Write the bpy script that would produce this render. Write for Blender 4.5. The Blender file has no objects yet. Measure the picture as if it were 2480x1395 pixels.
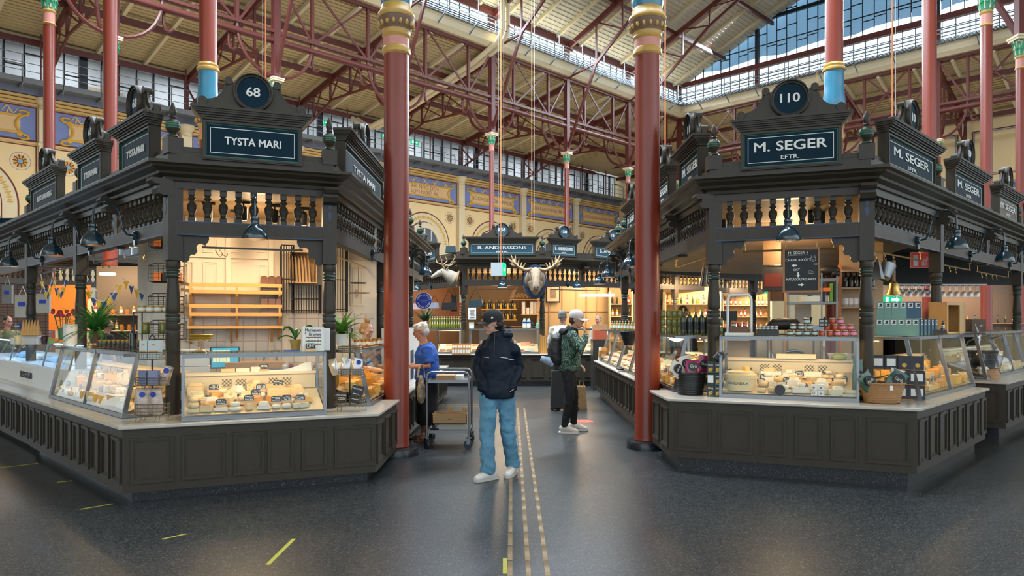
import bpy,math,random
from mathutils import Matrix,Vector,noise
PI=math.pi
S=bpy.context.scene
COL=S.collection
rnd=random.Random(11)
# --- camera, sky, light, exposure
FPX=1750.0
cam_d=bpy.data.cameras.new('camera')
cam_d.sensor_width=36.0
cam_d.lens=36.0*FPX/2480.0
cam_d.shift_y=(780.0-697.5)/2480.0
cam_d.clip_end=400
cam=bpy.data.objects.new('camera',cam_d)
cam.location=(0,0,1.6)
cam.rotation_euler=(PI/2,0,0)
COL.objects.link(cam)
S.camera=cam
S.view_settings.view_transform='Standard'
S.view_settings.look='None'
S.view_settings.gamma=1.0
S.view_settings.exposure=-0.14
S.view_settings.use_curve_mapping=False
S.cycles.max_bounces=6; S.cycles.diffuse_bounces=3; S.cycles.glossy_bounces=3; S.cycles.transparent_max_bounces=14; S.cycles.adaptive_threshold=0.05; S.cycles.caustics_reflective=False; S.cycles.caustics_refractive=False
W=bpy.data.worlds.new('sky')
S.world=W
W.use_nodes=True
bgn=W.node_tree.nodes['Background']
bgn.inputs[0].default_value=(0.80,0.92,1.0,1)
bgn.inputs[1].default_value=2.2
def H(u,v,z=0.0):
 """hall axes (45 degrees to the aisle) to world"""
 return Vector(((u-v)*0.70710678,(u+v)*0.70710678,z))
def look_matrix(loc,target):
 d=(Vector(target)-Vector(loc)).normalized()
 return Matrix.Translation(Vector(loc))@d.to_track_quat('-Z','Y').to_matrix().to_4x4()
def area(name,loc,target,size,power,col=(1,1,1),spread=None):
 d=bpy.data.lights.new(name,'AREA')
 d.shape='RECTANGLE'
 d.size,d.size_y=size
 d.energy=power
 d.color=col
 if spread:d.spread=spread
 o=bpy.data.objects.new(name,d)
 o.matrix_world=look_matrix(loc,target)
 COL.objects.link(o)
 return o
def point(name,loc,power,col=(1,0.72,0.42),r=0.04):
 d=bpy.data.lights.new(name,'POINT')
 d.energy=power; d.color=col; d.shadow_soft_size=r
 o=bpy.data.objects.new(name,d)
 o.location=loc
 COL.objects.link(o)
 return o
def spot(name,loc,target,power,col=(1,0.75,0.45),ang=80,r=0.04,blend=0.5):
 d=bpy.data.lights.new(name,'SPOT')
 d.energy=power; d.color=col; d.shadow_soft_size=r
 d.spot_size=math.radians(ang); d.spot_blend=blend
 o=bpy.data.objects.new(name,d)
 o.matrix_world=look_matrix(loc,target)
 COL.objects.link(o)
 return o
DAY=(0.78,0.90,1.0)
WARM=(1.0,0.70,0.38)
area('clerestory_daylight',H(24,26.0,16.7),H(24,10,0),(34,1.3),5200,DAY,2.2)
area('gable_daylight',H(41.5,15.8,18.6),H(20,13,0),(16,2.6),5500,DAY,1.9)
area('clerestory_daylight',H(24,5.8,16.7),H(22,17,1),(34,1.3),4300,DAY,2.2)
area('clerestory_daylight',H(5.9,15.8,16.7),H(16,16,1),(20,1.3),6000,DAY,2.2)
area('south_window_light',H(-12,8,10.0),H(6,6,0),(14,4),240,DAY)
area('south_window_light',H(12,-13,10.0),H(6,6,0),(14,4),250,DAY)
spot('added_floor_pool_spot',(-6.5,2.5,7.5),(-4.2,4.3,0),420,DAY,34,0.25,0.9)  # unseen spots added to throw light pools on the near floor, not pendants
spot('added_floor_pool_spot',(1.0,-1.0,8.5),(0.8,5.2,0),380,DAY,30,0.25,1.0)
spot('added_floor_pool_spot',(6.5,1.5,7.5),(4.6,4.6,0),260,(1,0.88,0.75),34,0.25,0.9)
spot('added_floor_pool_spot',(-2.5,1.0,7.5),(-1.7,4.2,0),200,(1,0.75,0.5),30,0.25,1.0)
for u_ in(8,20,32):area('added_ceiling_fill',H(u_,30.5,4.2),H(u_,32,14),(9,3),330,(1.0,0.88,0.68))  # unseen upward lights added over the stalls to brighten the west aisle ceiling
for v_ in(6,20):area('added_ceiling_fill',H(45.2,v_,4.2),H(45.2,v_,14),(9,3),260,(1.0,0.86,0.62))  # the same added fill, under the north aisle ceiling
# --- mesh builder
WM={}
def wm(o):return WM.get(o.name,Matrix.Identity(4))if o else Matrix.Identity(4)
class MB:
 def __init__(s,M=None):
  s.v=[]; s.f=[]; s.mi=[]; s.sm=[]
  s.M=M.copy()if M else Matrix.Identity(4)
  s.m=0; s.smooth=False
 def pt(s,p):
  s.v.append(s.M@Vector(p)); return len(s.v)-1
 def face(s,idx):
  s.f.append(tuple(idx)); s.mi.append(s.m); s.sm.append(s.smooth)
 def poly(s,pts):
  s.face([s.pt(p)for p in pts]); return s
 def box(s,a,b,R=None,taper=None):
  x0,y0,z0=a; x1,y1,z1=b
  c=Vector(((x0+x1)/2,(y0+y1)/2,(z0+z1)/2))
  ix=[]
  for x,y,z in((x0,y0,z0),(x1,y0,z0),(x1,y1,z0),(x0,y1,z0),(x0,y0,z1),(x1,y0,z1),(x1,y1,z1),(x0,y1,z1)):
   p=Vector((x,y,z))
   if taper and z==z1:
    p=Vector((c.x+(x-c.x)*taper,c.y+(y-c.y)*taper,z))
   if R is not None:p=c+R@(p-c)
   ix.append(s.pt(p))
  for q in((0,3,2,1),(4,5,6,7),(0,1,5,4),(1,2,6,5),(2,3,7,6),(3,0,4,7)):
   s.face([ix[k]for k in q])
  return s
 def bar(s,p0,p1,w,h,up=(0,0,1)):
  p0=Vector(p0); p1=Vector(p1); d=(p1-p0)
  if d.length<1e-6:return s
  d.normalize(); up=Vector(up)
  x=d.cross(up)
  if x.length<1e-3:x=d.cross(Vector((0,1,0)))
  x.normalize(); y=x.cross(d)
  ix=[]
  for p in(p0,p1):
   for a,b in((-1,-1),(1,-1),(1,1),(-1,1)):
    ix.append(s.pt(p+x*(a*w/2)+y*(b*h/2)))
  for q in((0,1,2,3),(7,6,5,4),(0,4,5,1),(1,5,6,2),(2,6,7,3),(3,7,4,0)):
   s.face([ix[k]for k in q])
  return s
 def tube(s,pts,r,n=8,cap=True,up=(0,0,1),phase=0.0):
  """r: number, list, or list of (rx, ry); rx lies along the side axis, ry along the other"""
  P=[Vector(p)for p in pts]; N=len(P)
  if not isinstance(r,(list,tuple)):r=[r]*N
  sm=s.smooth; s.smooth=True
  rings=[]; px=None
  for i,p in enumerate(P):
   t=(P[min(i+1,N-1)]-P[max(i-1,0)])
   if t.length<1e-9:t=Vector((0,0,1))
   t.normalize()
   if px is None:
    px=t.cross(Vector(up))
    if px.length<1e-2:px=t.cross(Vector((0,1,0)))
    if px.length<1e-2:px=t.cross(Vector((1,0,0)))
   px=px-t*px.dot(t)
   if px.length<1e-6:px=t.orthogonal()
   px.normalize(); py=px.cross(t)
   a,b=r[i]if isinstance(r[i],(list,tuple))else(r[i],r[i])
   rings.append([s.pt(p+px*(a*math.cos(2*PI*k/n+phase))+py*(b*math.sin(2*PI*k/n+phase)))for k in range(n)])
  for i in range(N-1):
   for k in range(n):
    k2=(k+1)%n
    s.face((rings[i][k],rings[i][k2],rings[i+1][k2],rings[i+1][k]))
  s.smooth=False
  if cap:
   s.face(rings[0][::-1]); s.face(rings[-1])
  s.smooth=sm
  return s
 def cyl(s,p0,p1,r0,r1=None,n=12,cap=True):
  return s.tube([p0,p1],[r0,r0 if r1 is None else r1],n,cap)
 def lathe(s,prof,at=(0,0,0),n=16,axis='z',phase=0.0,smooth=True):
  at=Vector(at); rings=[]
  for r,z in prof:
   ring=[]
   for k in range(n):
    a=2*PI*k/n+phase
    p=Vector((r*math.cos(a),r*math.sin(a),z))
    if axis=='y':p=Vector((p.x,z,p.y))if True else p
    if axis=='x':p=Vector((z,p.x,p.y))
    ring.append(s.pt(at+p))
   rings.append(ring)
  sm=s.smooth; s.smooth=smooth
  flip=axis=='y'
  for i in range(len(rings)-1):
   for k in range(n):
    k2=(k+1)%n
    q=(rings[i][k],rings[i][k2],rings[i+1][k2],rings[i+1][k])
    s.face(q[::-1]if flip else q)
  s.smooth=False
  if prof[0]==prof[-1]:s.smooth=sm; return s
  if prof[0][0]>1e-5:s.face(rings[0]if flip else rings[0][::-1])
  if prof[-1][0]>1e-5:s.face(rings[-1][::-1]if flip else rings[-1])
  s.smooth=sm
  return s
 def ball(s,c,r,n=12,m=8,R=None):
  if not isinstance(r,(list,tuple)):r=(r,r,r)
  c=Vector(c); rows=[]
  for i in range(m+1):
   th=PI*i/m; row=[]
   if i in(0,m):
    p=Vector((0,0,r[2]*math.cos(th)))
    if R is not None:p=R@p
    row=[s.pt(c+p)]
   else:
    for k in range(n):
     a=2*PI*k/n
     p=Vector((r[0]*math.sin(th)*math.cos(a),r[1]*math.sin(th)*math.sin(a),r[2]*math.cos(th)))
     if R is not None:p=R@p
     row.append(s.pt(c+p))
   rows.append(row)
  sm=s.smooth; s.smooth=True
  for i in range(m):
   A,B=rows[i],rows[i+1]
   for k in range(n):
    k2=(k+1)%n
    if i==0:s.face((A[0],B[k],B[k2]))
    elif i==m-1:s.face((A[k],B[0],A[k2]))
    else:s.face((A[k],B[k],B[k2],A[k2]))
  s.smooth=sm
  return s
 def prism(s,poly,y0,y1,holes=None):
  """polygon in x,z extruded from y0 to y1 (counter-clockwise seen from -y)"""
  a=[s.pt((x,y0,z))for x,z in poly]; b=[s.pt((x,y1,z))for x,z in poly]
  s.face(a); s.face(b[::-1]); n=len(poly)
  for i in range(n):
   j=(i+1)%n
   s.face((a[j],a[i],b[i],b[j]))
  return s
 def slab(s,poly,z0,z1):
  a=[s.pt((x,y,z0))for x,y in poly]; b=[s.pt((x,y,z1))for x,y in poly]
  s.face(a[::-1]); s.face(b); n=len(poly)
  for i in range(n):
   j=(i+1)%n
   s.face((a[i],a[j],b[j],b[i]))
  return s
 def frame(s,x0,x1,z0,z1,w,y0,y1):
  """rectangular ring in x,z"""
  s.box((x0,y0,z0),(x1,y1,z0+w)); s.box((x0,y0,z1-w),(x1,y1,z1))
  s.box((x0,y0,z0+w),(x0+w,y1,z1-w)); s.box((x1-w,y0,z0+w),(x1,y1,z1-w))
  return s
 def sweep(s,path,prof,cap=True):
  """profile (outward offset, z) swept along a horizontal path with mitred corners; outward = right of travel"""
  P=[Vector((p[0],p[1]))for p in path]; N=len(P); rings=[]
  for i,p in enumerate(P):
   ds=[]
   if i>0:ds.append((P[i]-P[i-1]).normalized())
   if i<N-1:ds.append((P[i+1]-P[i]).normalized())
   ns=[Vector((d.y,-d.x))for d in ds]
   if len(ns)==1:n=ns[0]
   else:
    n=(ns[0]+ns[1]).normalized(); n=n/max(0.3,n.dot(ns[0]))
   rings.append([s.pt((p.x+n.x*o,p.y+n.y*o,z))for o,z in prof])
  K=len(prof)
  for i in range(N-1):
   for k in range(K):
    k2=(k+1)%K
    s.face((rings[i][k],rings[i+1][k],rings[i+1][k2],rings[i][k2]))
  if cap:
   s.face(rings[0]); s.face(rings[-1][::-1])
  return s
 def add(s,other):
  o=len(s.v); s.v+=other.v
  s.f+=[tuple(i+o for i in f)for f in other.f]; s.mi+=other.mi; s.sm+=other.sm
  return s
 def mesh(s,name,mats,inv=None):
  me=bpy.data.meshes.new(name)
  me.from_pydata([tuple(inv@v)if inv else tuple(v)for v in s.v],[],s.f)
  if not isinstance(mats,(list,tuple)):mats=[mats]
  for m in mats:me.materials.append(m)
  me.polygons.foreach_set('material_index',s.mi)
  me.polygons.foreach_set('use_smooth',s.sm)
  me.update()
  if any(s.sm):me.set_sharp_from_angle(angle=math.radians(42))
  return me
def put(name,mb,mats,parent=None,**kw):
 """mesh builder holding world coordinates -> one object (child of parent when given)"""
 inv=wm(parent).inverted()if parent else None
 loc=None
 if parent is None and mb.v:
  xs=[v.x for v in mb.v]; ys=[v.y for v in mb.v]; zs=[v.z for v in mb.v]
  loc=Matrix.Translation(((min(xs)+max(xs))/2,(min(ys)+max(ys))/2,min(zs))); inv=loc.inverted()
 me=mb.mesh(name,mats,inv)
 o=bpy.data.objects.new(name,me); COL.objects.link(o)
 if parent:o.parent=parent; WM[o.name]=wm(parent)
 elif loc:o.matrix_world=loc; WM[o.name]=loc
 tag(o,**kw)
 return o
def tag(o,label=None,cat=None,group=None,kind=None):
 if label:o['label']=label
 if cat:o['category']=cat
 if group:o['group']=group
 if kind:o['kind']=kind
 return o
def thing(name,label,cat,M,group=None):
 o=bpy.data.objects.new(name,None); COL.objects.link(o)
 o.empty_display_size=0.1
 if not isinstance(M,Matrix):M=Matrix.Translation(Vector(M))
 o.matrix_world=M; WM[o.name]=M
 return tag(o,label,cat,group)
def inst(name,me,M,parent=None,**kw):
 """object using shared mesh data at world matrix M"""
 o=bpy.data.objects.new(name,me); COL.objects.link(o)
 if parent:o.parent=parent; o.matrix_local=wm(parent).inverted()@M
 else:o.matrix_world=M
 WM[o.name]=M
 return tag(o,**kw)
def kids(o):return[c for c in CH.get(o.name,[])]
def dup(root,M,label=None,group=None,cat=None):
 r=root.copy(); COL.objects.link(r); r.matrix_world=M; WM[r.name]=M
 if label:r['label']=label
 if group:r['group']=group
 for ch in list(root.children):
  c=ch.copy(); COL.objects.link(c); c.parent=r; WM[c.name]=M@ch.matrix_local
  for g in ch.children:
   d=g.copy(); COL.objects.link(d); d.parent=c
 return r
def frameM(P,d,z=0.0):
 """x along d, y to the left of d (inward), z up"""
 return Matrix.Translation((P[0],P[1],z))@Matrix.Rotation(math.atan2(d[1],d[0]),4,'Z')
def RZ(a):return Matrix.Rotation(a,4,'Z')
def RX(a):return Matrix.Rotation(a,4,'X')
def RY(a):return Matrix.Rotation(a,4,'Y')
def T(x,y=0,z=0):return Matrix.Translation((x,y,z))
def SC(x,y=None,z=None):
 return Matrix.Diagonal((x,x if y is None else y,x if z is None else z,1))
def PX(u,v,Y):
 """the world point seen at photograph pixel u, v at distance Y"""
 return Vector(((u-1240)/FPX*Y,Y,1.6-(v-780)/FPX*Y))
def GZ(u,v,z=0.0):
 return PX(u,v,(1.6-z)*FPX/(v-780))
def along(u,P,d):
 """distance along the line P + s d that stands at pixel column u"""
 k=(u-1240)/FPX
 return(k*P[1]-P[0])/(d[0]-k*d[1])
def ONP(u,v,P,d):
 s=along(u,P,d); Y=P[1]+s*d[1]
 return Vector((P[0]+s*d[0],Y,1.6-(v-780)/FPX*Y))
ORD='first second third fourth fifth sixth seventh eighth ninth tenth eleventh twelfth thirteenth fourteenth fifteenth sixteenth seventeenth eighteenth nineteenth twentieth'.split()
def nth(i):
 return ORD[i]if i<20 else 'twenty-'+ORD[i-20]if i<29 else 'number %d'%(i+1)
 # --- materials
MATS={}
def mat(name,col,rough=0.5,metal=0.0,var=0.0,vs=8.0,bump=0.0,bs=40.0,spec=0.5,emit=None,es=1.0,coat=0.0,stretch=None,trans=0.0,sheen=0.0):
 if name in MATS:return MATS[name]
 m=bpy.data.materials.new(name); m.use_nodes=True
 nt=m.node_tree; b=nt.nodes['Principled BSDF']
 b.inputs['Base Color'].default_value=(*col,1)
 b.inputs['Roughness'].default_value=rough
 b.inputs['Metallic'].default_value=metal
 b.inputs['Specular IOR Level'].default_value=spec
 if coat:b.inputs['Coat Weight'].default_value=coat; b.inputs['Coat Roughness'].default_value=0.15
 if trans:b.inputs['Transmission Weight'].default_value=trans
 if sheen:b.inputs['Sheen Weight'].default_value=sheen
 if emit:
  b.inputs['Emission Color'].default_value=(*emit,1); b.inputs['Emission Strength'].default_value=es
 if var or bump:
  tc=nt.nodes.new('ShaderNodeTexCoord'); mp=nt.nodes.new('ShaderNodeMapping')
  nt.links.new(tc.outputs['Object'],mp.inputs[0])
  if stretch:mp.inputs['Scale'].default_value=stretch
  if var:
   nz=nt.nodes.new('ShaderNodeTexNoise'); nz.inputs['Scale'].default_value=vs; nz.inputs['Detail'].default_value=5
   nt.links.new(mp.outputs[0],nz.inputs[0])
   mx=nt.nodes.new('ShaderNodeMix'); mx.data_type='RGBA'
   mx.inputs[6].default_value=(*[c*(1-var)for c in col],1); mx.inputs[7].default_value=(*[min(1,c*(1+var))for c in col],1)
   nt.links.new(nz.outputs['Fac'],mx.inputs[0]); nt.links.new(mx.outputs[2],b.inputs['Base Color'])
  if bump:
   n2=nt.nodes.new('ShaderNodeTexNoise'); n2.inputs['Scale'].default_value=bs; n2.inputs['Detail'].default_value=4
   nt.links.new(mp.outputs[0],n2.inputs[0])
   bp=nt.nodes.new('ShaderNodeBump'); bp.inputs['Strength'].default_value=bump; bp.inputs['Distance'].default_value=0.01
   nt.links.new(n2.outputs['Fac'],bp.inputs['Height']); nt.links.new(bp.outputs[0],b.inputs['Normal'])
 MATS[name]=m
 return m
def glass_mat(name,tint=(0.95,0.98,0.97),refl=0.06,rough=0.02):
 if name in MATS:return MATS[name]
 m=bpy.data.materials.new(name); m.use_nodes=True
 nt=m.node_tree; nt.nodes.clear()
 out=nt.nodes.new('ShaderNodeOutputMaterial'); mx=nt.nodes.new('ShaderNodeMixShader')
 tr=nt.nodes.new('ShaderNodeBsdfTransparent'); gl=nt.nodes.new('ShaderNodeBsdfGlossy')
 tr.inputs[0].default_value=(*tint,1); gl.inputs['Roughness'].default_value=rough
 lw=nt.nodes.new('ShaderNodeLayerWeight'); pw=nt.nodes.new('ShaderNodeMath'); pw.operation='POWER'; pw.inputs[1].default_value=4.0
 nt.links.new(lw.outputs['Facing'],pw.inputs[0])
 ad=nt.nodes.new('ShaderNodeMath'); ad.operation='MULTIPLY_ADD'; ad.inputs[1].default_value=0.75; ad.inputs[2].default_value=refl-0.02; ad.use_clamp=True
 nt.links.new(pw.outputs[0],ad.inputs[0]); nt.links.new(ad.outputs[0],mx.inputs[0])
 nt.links.new(tr.outputs[0],mx.inputs[1]); nt.links.new(gl.outputs[0],mx.inputs[2]); nt.links.new(mx.outputs[0],out.inputs[0])
 MATS[name]=m
 return m
def plank_mat(name,c1,c2,width=0.12,axis=0,rough=0.6,gap=0.02,rot=0.0,dark=0.45):
 """boards: stripes across one object axis"""
 if name in MATS:return MATS[name]
 m=bpy.data.materials.new(name); m.use_nodes=True
 nt=m.node_tree; b=nt.nodes['Principled BSDF']; b.inputs['Roughness'].default_value=rough
 tc=nt.nodes.new('ShaderNodeTexCoord'); mp=nt.nodes.new('ShaderNodeMapping')
 nt.links.new(tc.outputs['Object'],mp.inputs[0]); mp.inputs['Rotation'].default_value=(0,0,rot)
 sp=nt.nodes.new('ShaderNodeSeparateXYZ'); nt.links.new(mp.outputs[0],sp.inputs[0])
 d=nt.nodes.new('ShaderNodeMath'); d.operation='DIVIDE'; d.inputs[1].default_value=width
 nt.links.new(sp.outputs[axis],d.inputs[0])
 fr=nt.nodes.new('ShaderNodeMath'); fr.operation='FRACT'; nt.links.new(d.outputs[0],fr.inputs[0])
 lt=nt.nodes.new('ShaderNodeMath'); lt.operation='LESS_THAN'; lt.inputs[1].default_value=gap/width; nt.links.new(fr.outputs[0],lt.inputs[0])
 fl=nt.nodes.new('ShaderNodeMath'); fl.operation='FLOOR'; nt.links.new(d.outputs[0],fl.inputs[0])
 wn=nt.nodes.new('ShaderNodeTexWhiteNoise'); wn.noise_dimensions='1D'; nt.links.new(fl.outputs[0],wn.inputs['W'])
 mx=nt.nodes.new('ShaderNodeMix'); mx.data_type='RGBA'; mx.inputs[6].default_value=(*c1,1); mx.inputs[7].default_value=(*c2,1)
 nt.links.new(wn.outputs[0],mx.inputs[0])
 m2=nt.nodes.new('ShaderNodeMix'); m2.data_type='RGBA'; m2.inputs[7].default_value=(*[c*dark for c in c1],1)
 nt.links.new(lt.outputs[0],m2.inputs[0]); nt.links.new(mx.outputs[2],m2.inputs[6]); nt.links.new(m2.outputs[2],b.inputs['Base Color'])
 MATS[name]=m
 return m
def tile_mat(name,c,mortar,w=0.15,h=0.15,ms=0.01,rough=0.2,offs=0.0,var=0.05):
 if name in MATS:return MATS[name]
 m=bpy.data.materials.new(name); m.use_nodes=True
 nt=m.node_tree; b=nt.nodes['Principled BSDF']; b.inputs['Roughness'].default_value=rough
 tc=nt.nodes.new('ShaderNodeTexCoord'); br=nt.nodes.new('ShaderNodeTexBrick')
 sp=nt.nodes.new('ShaderNodeSeparateXYZ'); cb=nt.nodes.new('ShaderNodeCombineXYZ')
 nt.links.new(tc.outputs['Object'],sp.inputs[0]); nt.links.new(sp.outputs[0],cb.inputs[0]); nt.links.new(sp.outputs[2],cb.inputs[1])
 nt.links.new(cb.outputs[0],br.inputs[0]); br.offset=offs
 br.inputs['Color1'].default_value=(*c,1); br.inputs['Color2'].default_value=(*[x*(1-var)for x in c],1)
 br.inputs['Mortar'].default_value=(*mortar,1); br.inputs['Scale'].default_value=1
 br.inputs['Mortar Size'].default_value=ms; br.inputs['Brick Width'].default_value=w; br.inputs['Row Height'].default_value=h
 nt.links.new(br.outputs[0],b.inputs['Base Color'])
 MATS[name]=m
 return m
def speckle_mat(name,c1,c2,c3,scale=260,rough=0.3,big=0.12,th=(0.40,0.62)):
 if name in MATS:return MATS[name]
 m=bpy.data.materials.new(name); m.use_nodes=True
 nt=m.node_tree; b=nt.nodes['Principled BSDF']; b.inputs['Roughness'].default_value=rough
 tc=nt.nodes.new('ShaderNodeTexCoord'); vo=nt.nodes.new('ShaderNodeTexVoronoi'); vo.inputs['Scale'].default_value=scale
 nt.links.new(tc.outputs['Object'],vo.inputs['Vector'])
 sp=nt.nodes.new('ShaderNodeSeparateColor'); nt.links.new(vo.outputs['Color'],sp.inputs[0])
 cr=nt.nodes.new('ShaderNodeValToRGB'); cr.color_ramp.interpolation='LINEAR'
 e=cr.color_ramp.elements; e[0].color=(*c1,1); e[0].position=0.0; e[1].color=(*c3,1); e[1].position=1.0
 k=e.new(th[0]); k.color=(*c1,1); k=e.new(th[1]); k.color=(*c2,1); k=e.new(0.9); k.color=(*c2,1)
 nt.links.new(sp.outputs[0],cr.inputs[0])
 nz=nt.nodes.new('ShaderNodeTexNoise'); nz.inputs['Scale'].default_value=0.8; nz.inputs['Detail'].default_value=4
 nt.links.new(tc.outputs['Object'],nz.inputs[0])
 mr=nt.nodes.new('ShaderNodeMapRange'); mr.inputs[3].default_value=rough-big; mr.inputs[4].default_value=rough+big
 nt.links.new(nz.outputs['Fac'],mr.inputs[0]); nt.links.new(mr.outputs[0],b.inputs['Roughness'])
 nt.links.new(cr.outputs[0],b.inputs['Base Color'])
 MATS[name]=m
 return m
M_IRON=mat('oxide_red_paint',(0.215,0.030,0.014),0.36,var=0.12,vs=3,coat=0.12,bump=0.15,bs=90)
M_TRUSS=mat('oxide_red_iron',(0.105,0.020,0.015),0.5,var=0.15,vs=2)
M_PINK=mat('rose_paint',(0.60,0.25,0.20),0.4)
M_TEAL=mat('teal_blue_paint',(0.030,0.185,0.30),0.3,var=0.1,vs=4,coat=0.3)
M_GOLD=mat('ochre_gold_paint',(0.50,0.30,0.075),0.38,var=0.15,vs=20)
M_CREAM=mat('cream_paint',(0.66,0.55,0.36),0.55,var=0.05)
M_GREEN=mat('green_paint',(0.02,0.28,0.14),0.4)
M_WOOD=mat('umber_painted_wood',(0.040,0.032,0.023),0.42,var=0.18,vs=14,spec=0.3,bump=0.12,bs=60,stretch=(1,1,0.25))
M_NAVY=mat('navy_trim_paint',(0.008,0.030,0.085),0.4)
M_SIGN=mat('petrol_sign_paint',(0.002,0.020,0.036),0.5,var=0.25,vs=9,spec=0.1)
M_SGREEN=mat('sign_green_line',(0.0,0.16,0.085),0.4)
M_LETTER=mat('white_letter_paint',(0.74,0.74,0.70),0.5)
M_MARBLE=mat('grey_veined_marble',(0.50,0.46,0.40),0.22,var=0.22,vs=7,stretch=(1,3,1))
M_GRANITE=speckle_mat('dark_granite',(0.004,0.005,0.007),(0.016,0.018,0.022),(0.10,0.10,0.11),130,0.3,0.05)
M_FLOOR=speckle_mat('dark_terrazzo',(0.010,0.0125,0.015),(0.042,0.046,0.050),(0.16,0.15,0.12),130,0.33,0.10)
M_STEEL=mat('brushed_steel',(0.22,0.23,0.245),0.34,metal=1.0,bump=0.05,bs=200)
M_DSTEEL=mat('grey_steel',(0.22,0.23,0.24),0.38,metal=0.8)
M_BRASS=mat('aged_brass',(0.55,0.36,0.12),0.3,metal=1.0)
M_BLACK=mat('black_iron',(0.012,0.012,0.014),0.45)
M_GLASS=glass_mat('clear_glass')
M_PGLASS=glass_mat('pale_window_glass',(0.97,0.99,1.0),0.05)
M_WHITE=mat('white_enamel',(0.78,0.78,0.76),0.35)
M_LAMPN=mat('navy_enamel',(0.006,0.028,0.045),0.18,coat=0.6)
M_LAMPI=mat('lamp_inside_enamel',(0.75,0.66,0.48),0.5)
M_LINT=mat('oiled_tan_wood',(0.46,0.29,0.13),0.5,var=0.2,vs=10,stretch=(0.2,1,1))
M_CARD=mat('brown_cardboard',(0.42,0.26,0.13),0.8,var=0.08)
M_PAPER=mat('white_paper',(0.78,0.77,0.74),0.7)
M_SLATE=mat('black_slate_board',(0.012,0.013,0.014),0.6)
M_CHALK=mat('chalk_white',(0.82,0.82,0.80),0.9)
# --- lettering
_tx={}
def text_mesh(s,size,bold=0.0,extr=0.004,align='CENTER',fit=None,space=1.0):
 key=(s,size,bold,extr,align,fit,space)
 if key in _tx:return _tx[key]
 c=bpy.data.curves.new('lettering','FONT'); c.body=s; c.size=size; c.offset=0; c.extrude=extr
 c.align_x=align; c.align_y='CENTER'; c.resolution_u=3; c.space_character=space; c.space_line=0.9
 o=bpy.data.objects.new('lettering',c); COL.objects.link(o)
 me=bpy.data.meshes.new_from_object(o)
 bpy.data.objects.remove(o); bpy.data.curves.remove(c)
 xs=[v.co.x for v in me.vertices]or[0]
 wd=max(xs)-min(xs); k=1.0
 if fit and wd>0:k=fit/wd
 cx=(max(xs)+min(xs))/2 if align=='CENTER' else min(xs)
 me.transform(Matrix.Scale(k,4,(1,0,0))@T(-cx,0,0))
 if bold>0:
  vs=[tuple(v.co)for v in me.vertices]; fs=[tuple(p.vertices)for p in me.polygons]; n=len(vs); V2=[]; F2=[]
  for i,(dx,dy,dz)in enumerate(((-bold,0,0),(bold,0,0.0002),(0,-bold*0.7,0.0004),(0,bold*0.7,0.0003))):
   V2+=[(x+dx,y+dy,z+dz)for x,y,z in vs]; F2+=[tuple(a+n*i for a in f)for f in fs]
  me=bpy.data.meshes.new('lettering'); me.from_pydata(V2,[],F2)
 _tx[key]=me
 return me
def letters(s,size,M,parent,m=None,bold=0.0,extr=0.003,align='CENTER',fit=None,name='lettering',space=1.0,**kw):
 """M: world frame whose x,z plane carries the text, facing -y"""
 me0=text_mesh(s,size,bold,extr,align,fit,space)
 me=me0.copy(); me.materials.clear(); me.materials.append(m or M_LETTER)
 return inst(name,me,M@RX(PI/2),parent,**kw)
 # === THE HALL
HM=RZ(PI/4)
def hall():return MB(HM)
def struct(name,mb,mats,parent=None,**kw):
 return put(name,mb,mats,parent,kind=None if parent else 'structure',**kw)
f=MB(); f.box((-42,-8,-0.3),(62,80,0.0))
struct('floor',f,M_FLOOR)
M_WALL=mat('pale_yellow_plaster',(0.74,0.56,0.30),0.7,var=0.06,vs=1.5)
M_WBLUE=mat('periwinkle_panel_paint',(0.17,0.22,0.46),0.7,var=0.16,vs=3)
M_WCREAM=mat('cartouche_cream_paint',(0.66,0.44,0.22),0.7,var=0.05)
M_WGOLD=mat('cartouche_gold_paint',(0.58,0.33,0.04),0.6,var=0.1)
M_WRED=mat('wine_line_paint',(0.14,0.025,0.02),0.7)
M_LETG=mat('fresco_letter_paint',(0.33,0.15,0.07),0.7)
VL=35.65
wl=hall()
wl.box((-4,VL,0),(48.4,VL+0.4,11.4))
wall_left=struct('wall_left',wl,M_WALL)
UR=48.0
wr=hall()
wr.box((UR,-10,0),(UR+0.4,VL+0.4,13.6))
wall_right=struct('wall_right',wr,M_WALL)
def medallion(M,parent,r=0.38):
 for k,(mm,ra,rb,yy)in enumerate(((M_WBLUE,0.94,1.0,-0.006),)):
  m=MB(M); m.lathe([(r*ra,yy),(r*rb,yy),(r*rb,0),(r*ra,0),(r*ra,yy)],n=28,axis='y'); put('medallion_ring',m,mm,parent)
 m=MB(M)
 for k in range(10):
  a=2*PI*k/10+0.2
  m.add(petal(M,a,r*0.28,r*0.76,r*0.2,-0.012))
 put('medallion_petals',m,M_WGOLD,parent)
 m=MB(M)
 for k in range(10):
  m.add(petal(M,2*PI*k/10+0.2+PI/10,r*0.3,r*0.78,r*0.14,-0.009))
 m.lathe([(r*0.25,-0.014),(r*0.32,-0.014),(r*0.32,0),(r*0.25,0),(r*0.25,-0.014)],n=20,axis='y')
 put('medallion_petals',m,M_WRED,parent)
 m=MB(M); m.lathe([(0.0,-0.014),(r*0.2,-0.014),(r*0.2,0)],n=14,axis='y')
 put('medallion_centre',m,mat('sky_blue_dot',(0.12,0.35,0.55),0.6),parent)
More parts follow.
